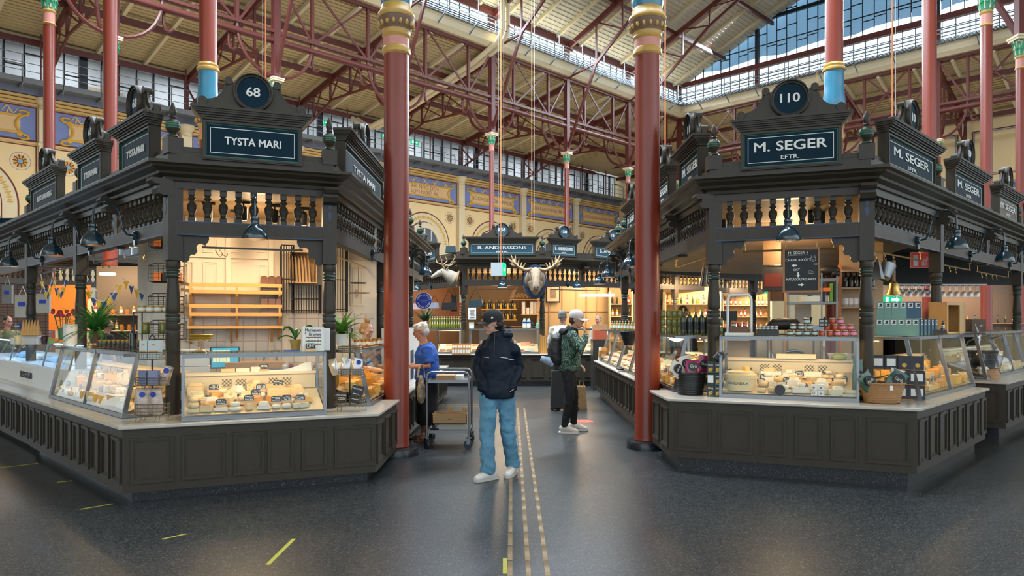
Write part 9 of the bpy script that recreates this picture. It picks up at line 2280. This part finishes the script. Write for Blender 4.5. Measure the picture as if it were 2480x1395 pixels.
m=MB(HH@SC(0.98)); m.ball((0,0.028,0.045),(0.084,0.094,0.080),18,12); m.ball((0,0.05,-0.01),(0.078,0.070,0.075),14,10); m.ball((0,-0.045,0.085),(0.062,0.045,0.035),12,8)
for k in range(20):
 a=rr.uniform(0,2*PI); m.ball((0.074*math.cos(a),0.03+0.080*math.sin(a),rr.uniform(0.03,0.1)),0.018,8,6)
o=put('hair',m,HAIRW,t); remesh(o,0.006,1)
m=MB(); up=V((-1,0,0))
m.tube([V((-1.15,9.80,0.82)),V((-1.15,9.80,0.88)),V((-1.15,9.80,1.02)),V((-1.165,9.80,1.16)),V((-1.165,9.80,1.26)),V((-1.18,9.795,1.31))],[(0.19,0.165),(0.195,0.17),(0.19,0.16),(0.195,0.16),(0.16,0.12),(0.08,0.08)],20,up=up)
m.tube([P['shL']+V((0,0.06,0)),P['shL'],P['shL']*0.45+P['elL']*0.55,P['elL']+V((0,0,0.03))],[0.07,0.082,0.082,0.078],14); m.tube([P['shR']+V((0,-0.06,0)),P['shR'],P['shR']*0.45+P['elR']*0.55,P['elR']+V((0,0,0.03))],[0.07,0.082,0.082,0.078],14)
garment(t,'blue_shirt',m,mat('cobalt_cotton',(0.012,0.075,0.36),0.75,var=0.12),0.011,0.012,0.09)
m=MB(); m.tube([V((-1.15,9.80,0.90)),V((-1.15,9.80,0.70)),V((-1.15,9.80,0.45)),V((-1.16,9.81,0.22))],[(0.17,0.15),(0.18,0.16),(0.17,0.15),(0.165,0.14)],20,up=up); garment(t,'black_skirt',m,mat('black_skirt_cloth',(0.010,0.010,0.012),0.85),0.012,0.010,0.08)
for sd in 'LR':
 a=P['an'+sd]; f=P['toe'+sd]; d=(f-a); d.z=0; d.normalize(); F=frameM((a.x,a.y),(d.x,d.y)); m=MB(F); m.slab([(-0.07,-0.03),(0.05,-0.04),(0.15,-0.045),(0.19,0),(0.15,0.045),(0.05,0.04),(-0.07,0.03)],0.001,0.022)
 for x in(0.03,0.09,0.13):m.tube([(x,-0.042,0.015),(x,-0.02,0.06-0.15*(x-0.03)),(x,0.02,0.06-0.15*(x-0.03)),(x,0.042,0.015)],[(0.012,0.003)]*4,6)
 put('sandal',m,mat('tan_sandal',(0.15,0.06,0.03),0.6),t)
Mb=T(-1.19,9.47,0.54); tt=thing('tote_bag','leopard speckled cloth tote hanging from the older woman\'s arm','bag',Mb)
m=MB(Mb); m.tube([(0,0,0.0),(0,0,0.08),(0,0,0.22),(0,0,0.36)],[(0.03,0.12),(0.05,0.16),(0.045,0.14),(0.02,0.10)],16,up=(0,-1,0))
garment(tt,'bag_body',m,speckle_mat('leopard_cloth',(0.30,0.24,0.16),(0.24,0.19,0.13),(0.03,0.022,0.018),70,0.8,0.02,(0.3,0.62)),0.010,0.012,0.06)
m=MB(Mb); m.tube([(-0.05,0,0.33),(-0.03,0.03,0.47),(0,0.06,0.50),(0.03,0.03,0.47),(0.05,0,0.33)],[(0.018,0.004)]*5,8); put('handles',m,speckle_mat('leopard_cloth',(0.30,0.24,0.16),(0.24,0.19,0.13),(0.03,0.022,0.018),70,0.8,0.02,(0.3,0.62)),tt)
# ---------------- simple standing figures behind counters
def bust(label,c,zh,yaw,pitch,skin,hair,shirt,hairstyle='short',arms=None,s=1.0,apron=None,legs=None,hand_dir=None,feet=True,hat=None,glasses=False):
 x,y=c; t=thing('person',label,'person',T(x,y,0)); f=V((math.sin(yaw),-math.cos(yaw),0)); r=V((math.cos(yaw),math.sin(yaw),0)); z0=zh-1.62*s
 b_yaw=arms.get('yaw',yaw)if arms else yaw; fb=V((math.sin(b_yaw),-math.cos(b_yaw),0)); rb=V((math.cos(b_yaw),math.sin(b_yaw),0)); o_=V((x,y,zh-1.63))
 P=dict(pel=o_+V((0,0,0.93)),waist=o_+V((0,0,1.07)),chest=o_+V((0,0,1.30)),neck=o_+V((0,0,1.47)),head=o_+V((0,0,1.60))+f*0.02,fwd=fb,hipL=o_-rb*0.09+V((0,0,0.88)),knL=o_-rb*0.10+V((0,0,0.48)),anL=V((x,y,0.09))-rb*0.10,hipR=o_+rb*0.09+V((0,0,0.88)),knR=o_+rb*0.10+V((0,0,0.48)),anR=V((x,y,0.09))+rb*0.10,toeL=V((x,y,0.03))-rb*0.11+fb*0.15,toeR=V((x,y,0.03))+rb*0.11+fb*0.15)
 for sd,sg in(('L',-1),('R',1)):
  P['sh'+sd]=o_+rb*0.185*sg+V((0,0,1.39))
  if arms and arms.get('fwd'):P['el'+sd]=o_+rb*0.22*sg+V((0,0,1.14))+fb*0.06; P['wr'+sd]=o_+rb*0.13*sg+V((0,0,1.10))+fb*0.30
  else:P['el'+sd]=o_+rb*0.24*sg+V((0,0,1.12)); P['wr'+sd]=o_+rb*0.25*sg+V((0,0,0.87))+fb*0.06
 HH=headM(P['head']+V((0,0,0.02)),yaw,pitch)
 hd=fb if(arms and arms.get('fwd'))else V((0,0,-1))
 body(t,P,skin,head=HH,hs=0.97,hands=[(P['wrL'],hd,(0,0,-1)if hd is fb else rb,0.95,0.6,1),(P['wrR'],hd,(0,0,-1)if hd is fb else-rb,0.95,0.6,-1)],voxel=0.009)
 face_parts(t,HH,0.97,hair,glasses=glasses)
 m=MB(HH@SC(0.97)); m.ball((0,0.025,0.035),(0.080,0.090,0.078),16,10); m.ball((0,0.045,-0.01),(0.076,0.066,0.070),14,8)
 if hairstyle=='bun':m.ball((0,0.05,0.14),(0.045,0.045,0.035),12,8); m.ball((0,0.03,0.12),(0.03,0.03,0.025),10,6)
 o=put('hair',m,hair,t); remesh(o,0.007,1)
 m=MB(); m.tube([P['pel']+V((0,0,-0.06)),P['waist'],P['chest'],o_+V((0,0,1.40)),o_+V((0,0,1.45))],[(0.17,0.13),(0.165,0.13),(0.185,0.135),(0.15,0.11),(0.075,0.07)],18,up=fb)
 long_=arms and arms.get('long')
 for sd in 'LR':
  pts=[P['sh'+sd]*0.7+P['chest']*0.3+V((0,0,0.02)),P['sh'+sd],(P['sh'+sd]+P['el'+sd])/2,P['el'+sd]+V((0,0,0.02))]
  rs=[0.065,0.072,0.066,0.060]
  if long_:pts+=[(P['el'+sd]+P['wr'+sd])/2,P['wr'+sd]]; rs+=[0.052,0.040]
  m.tube(pts,rs,14)
 garment(t,'shirt',m,shirt,0.012,0.010,0.09)
 m=MB(); m.tube([P['waist'],P['pel'],P['pel']+V((0,0,-0.08))],[(0.15,0.12),(0.165,0.13),(0.16,0.13)],16,up=fb)
 for sd in 'LR':m.tube([P['hip'+sd],P['kn'+sd],P['an'+sd]],[0.095,0.075,0.06],12)
 garment(t,'trousers',m,legs or mat('black_denim',(0.010,0.011,0.014),0.8),0.012,0.008,0.08)
 for sd in 'LR':
  d=P['toe'+sd]; m=MB(); m.tube([P['an'+sd]+V((0,0,-0.03))-fb*0.05,P['an'+sd]+V((0,0,-0.035))+fb*0.06,d+V((0,0,0.005))],[0.045,0.045,0.028],10); put('shoe',m,M_BLACK,t)
 return t,P,HH
HAIRB=mat('blonde_hair',(0.34,0.18,0.07),0.6,bump=0.5,bs=150)
NAVYC=mat('navy_polo_cotton',(0.010,0.020,0.045),0.8)
bust('shop assistant with blonde bun and dark blue shirt, bending beside the red column',(-1.98,9.75),1.49,1.15,0.45,skin_mat('fair',(0.52,0.29,0.20)),HAIRB,mat('dark_blue_shirt',(0.02,0.045,0.11),0.8),'bun',{'fwd':True,'yaw':1.3})
bust('bearded man in navy polo shirt standing behind the central counter',(-0.28,19.5),1.69,0.1,0.15,skin_mat('fair',(0.52,0.29,0.20)),HAIRB,NAVYC,'short',{})
bust('man with grey hair in white shirt, back turned, behind the green jacketed man',(0.92,13.2),1.72,2.7,0.05,skin_mat('fair',(0.52,0.29,0.20)),mat('grey_hair',(0.20,0.19,0.18),0.7,bump=0.5,bs=140),mat('white_linen',(0.66,0.62,0.54),0.8),'short',{'long':True})
bust('man with short dark hair in camouflage shirt at the far left edge',(-10.2,14.6),1.62,1.2,0.4,skin_mat('tanned',(0.46,0.21,0.13)),HAIRD,mat('camo_cloth',(0.10,0.10,0.04),0.8,var=0.8,vs=12),'short',{'long':True,'fwd':True})
bust('person with dark curly hair behind the flowers, far left stall',(-7.85,14.0),1.56,2.4,0.1,skin_mat('tanned',(0.46,0.21,0.13)),mat('dark_red_hair',(0.05,0.02,0.012),0.7),M_BLACK if False else mat('black_jersey',(0.012,0.012,0.013),0.85),'bun',{})
bust('fair haired person in dark coat bending behind the olive jars, right stall',(2.95,12.5),1.78,2.2,0.4,skin_mat('fair',(0.52,0.29,0.20)),HAIRM,mat('black_jersey',(0.012,0.012,0.013),0.85),'short',{'long':True})
bust('balding man in white coat far off, left of the right big column',(2.35,19.6),1.68,-0.6,0.3,skin_mat('fair',(0.52,0.29,0.20)),mat('grey_hair',(0.20,0.19,0.18),0.7),M_PAPER,'short',{'long':True})
# ---------------- trolley, boxes, paper bag, suitcase
t=thing('steel_trolley','two-shelf steel trolley on casters left of the man in jeans','trolley',T(-0.80,9.4,0))
xl,xr,yf,yb=-1.075,-0.545,9.12,9.75
for y,nm in((yf,'front_frame'),(yb,'rear_frame')):
 m=MB(); m.tube([V((xl,y,0.13)),V((xl,y,0.90))]+[V((xl+0.07*(1-math.cos(a)),y,0.90+0.07*math.sin(a)))for a in[PI/2*k/5 for k in range(1,6)]]+[V((xr-0.07+0.07*math.sin(a),y,0.90+0.07*math.cos(a)))for a in[PI/2*k/5 for k in range(6)]]+[V((xr,y,0.13))],0.0135,10); put(nm,m,M_STEEL,t)
for z in(0.845,0.21):
 m=MB(); m.box((xl,yf,z),(xr,yb,z+0.004)); m.box((xl,yf-0.004,z-0.015),(xr,yf+0.006,z+0.022)); m.box((xl,yb-0.006,z-0.015),(xr,yb+0.004,z+0.022)); m.box((xl-0.004,yf,z-0.015),(xl+0.006,yb,z+0.022)); m.box((xr-0.006,yf,z-0.015),(xr+0.004,yb,z+0.022)); put('tray',m,M_STEEL,t)
for k,(x,y)in enumerate(((xl,yf),(xr,yf),(xl,yb),(xr,yb))):
 m=MB(T(x,y,0)@RZ(0.6+k)); m.lathe([(0.045,0.135),(0.045,0.14)],n=16); m.box((-0.022,-0.018,0.06),(-0.018,0.03,0.135)); m.box((0.018,-0.018,0.06),(0.022,0.03,0.135)); c_=put('caster',m,M_STEEL,t)
 m=MB(T(x,y,0)@RZ(0.6+k)@T(0,0.01,0.055)); m.lathe([(0.02,-0.014),(0.055,-0.014),(0.055,0.014),(0.02,0.014)],n=24,axis='x'); put('wheel',m,mat('dark_rubber',(0.02,0.03,0.04),0.6),c_)
Mt=T(-0.80,9.42,0.30); tt=thing('cardboard_tray','open brown cardboard fruit tray on the lower trolley shelf','box',Mt)
m=MB(Mt)
for a,b in(((-0.22,-0.18,0),(0.22,0.18,0.006)),((-0.22,-0.18,0),(0.22,-0.172,0.12)),((-0.22,0.172,0),(0.22,0.18,0.12)),((-0.22,-0.18,0),(-0.212,0.18,0.12)),((0.212,-0.18,0),(0.22,0.18,0.12)),((-0.22,-0.18,0.12),(-0.14,-0.172,0.135)),((0.14,-0.18,0.12),(0.22,-0.172,0.145)),((-0.05,0.172,0.12),(0.02,0.18,0.16)),((0.14,0.172,0.12),(0.2,0.18,0.16))):m.box(a,b)
put('tray_body',m,M_CARD,tt)
m=MB(Mt); m.box((-0.02,-0.183,0.055),(0.03,-0.18,0.066)); put('hand_slot',m,M_BLACK,tt)
m=MB(T(-0.74,9.45,0.216)); m.box((-0.20,-0.16,0),(0.17,0.17,0.083)); put('flat_carton',m,mat('grey_white_carton',(0.50,0.46,0.40),0.7),None,label='flat pale carton under the brown tray on the trolley',cat='box')
m=MB(T(-0.86,9.42,0.85)); m.box((-0.12,-0.15,0),(0.12,0.15,0.065)); put('brown_carton',m,M_CARD,None,label='low brown carton on the upper trolley shelf',cat='box')
m=MB(T(-0.70,9.50,0.85)); m.box((-0.035,-0.15,0),(0.06,0.1,0.055)); put('white_carton',m,M_PAPER,None,label='small white carton beside the brown one on the upper trolley shelf',cat='box')
Mb=T(*GZ(1408,990).xy,0); tt=thing('paper_bag','tall brown paper bag standing on the floor right of the black trousers','bag',Mb)
m=MB(Mb); m.box((-0.12,-0.07,0),(0.10,0.07,0.42),taper=0.75); put('bag_body',m,mat('kraft_paper',(0.40,0.24,0.11),0.8,var=0.2,vs=12,bump=0.4,bs=20),tt)
m=MB(Mb);
for y in(-0.03,0.03):m.tube([(-0.04,y,0.42),(-0.03,y,0.51),(0.03,y,0.51),(0.04,y,0.42)],0.004,5)
put('handles',m,mat('kraft_paper',(0.40,0.24,0.11),0.8),tt)
Mb=T(*GZ(1363,994).xy,0); tt=thing('shopping_trolley','black wheeled shopping bag standing behind the legs of the green jacketed man','bag',Mb)
m=MB(Mb); m.box((-0.22,-0.12,0.06),(0.16,0.14,0.72),taper=0.92); put('bag_body',m,mat('black_nylon',(0.008,0.009,0.011),0.5),tt)
for x in(-0.19,0.26):m=MB(Mb@T(x,-0.05,0.04)); m.lathe([(0.01,-0.012),(0.038,-0.012),(0.038,0.012),(0.01,0.012)],n=18,axis='y'); put('wheel',m,M_BLACK,tt)
m=MB(Mb); m.tube([(-0.19,-0.05,0.04),(0.26,-0.05,0.04)],0.008,6); m.tube([(-0.15,0.12,0.7),(-0.15,0.14,0.98),(0.10,0.14,0.98),(0.10,0.12,0.7)],0.01,6); put('frame',m,M_BLACK,tt)
Mw=T(-1.66,10.4,0.69); tt=thing('white_chiller','white chiller cabinet standing on the aisle ledge beside the older woman','chiller',Mw)
m=MB(Mw); m.box((-0.2,-0.1,0),(0.20,1.2,0.82)); put('cabinet_body',m,M_WHITE,tt)
m=MB(Mw); m.box((0.20,0.0,0.08),(0.205,0.30,0.5)); put('dark_panel',m,M_NAVY,tt)
cb(1436,1474,822,945,16.95,0.5,'box_stand',M_DK,'dark stand carrying the red produce box at the end of the aisle row','stand')
cb(1440,1470,800,822,17.0,0.4,'produce_box',mat('produce_red',(0.5,0.10,0.04),0.6),'red and brown produce box at the end of the aisle counter','box')
cb(1438,1472,786,800,17.1,0.4,'open_carton',M_CARD,'open brown carton above the red produce box','box')
for k in range(9):
 p=PX(1462+4.6*k,800,14.3-0.13*k); inst('sauce_bottle',bottle_mesh(0.03,0.17,[mat('orange_sauce',(0.55,0.2,0.03),0.3),mat('green_sauce',(0.15,0.25,0.06),0.3)][k%2],M_WHITE,M_PAPER),T(2.07,14.9-0.35*k,1.455),None,label='small sauce bottle on the aisle cases, %s from the far end'%nth(k),cat='bottle')
Mh=T(*PX(1523,800,10.6)); basket(Mh@T(0,0,-0.22),0.06,0.13,0.20,M_BWK,'small black wicker basket on the aisle case at the left edge of the big column',rows=6)
for k in range(8):
 p=PX(1440+0,880,15.0); m=MB(T(1.86+0.05*(k%2),15.15-0.02*k,0.785+0.075*(k//2))); m.box((-0.05,-0.04,0),(0.05,0.04,0.07)); put('snack_pack',m,mat('amber_biscuits',(0.55,0.26,0.06),0.5)if k%3 else M_PAPER,None,label='small packs stacked at the far end of the right aisle ledge',cat='pack',group='packs at the far end of the right aisle ledge')
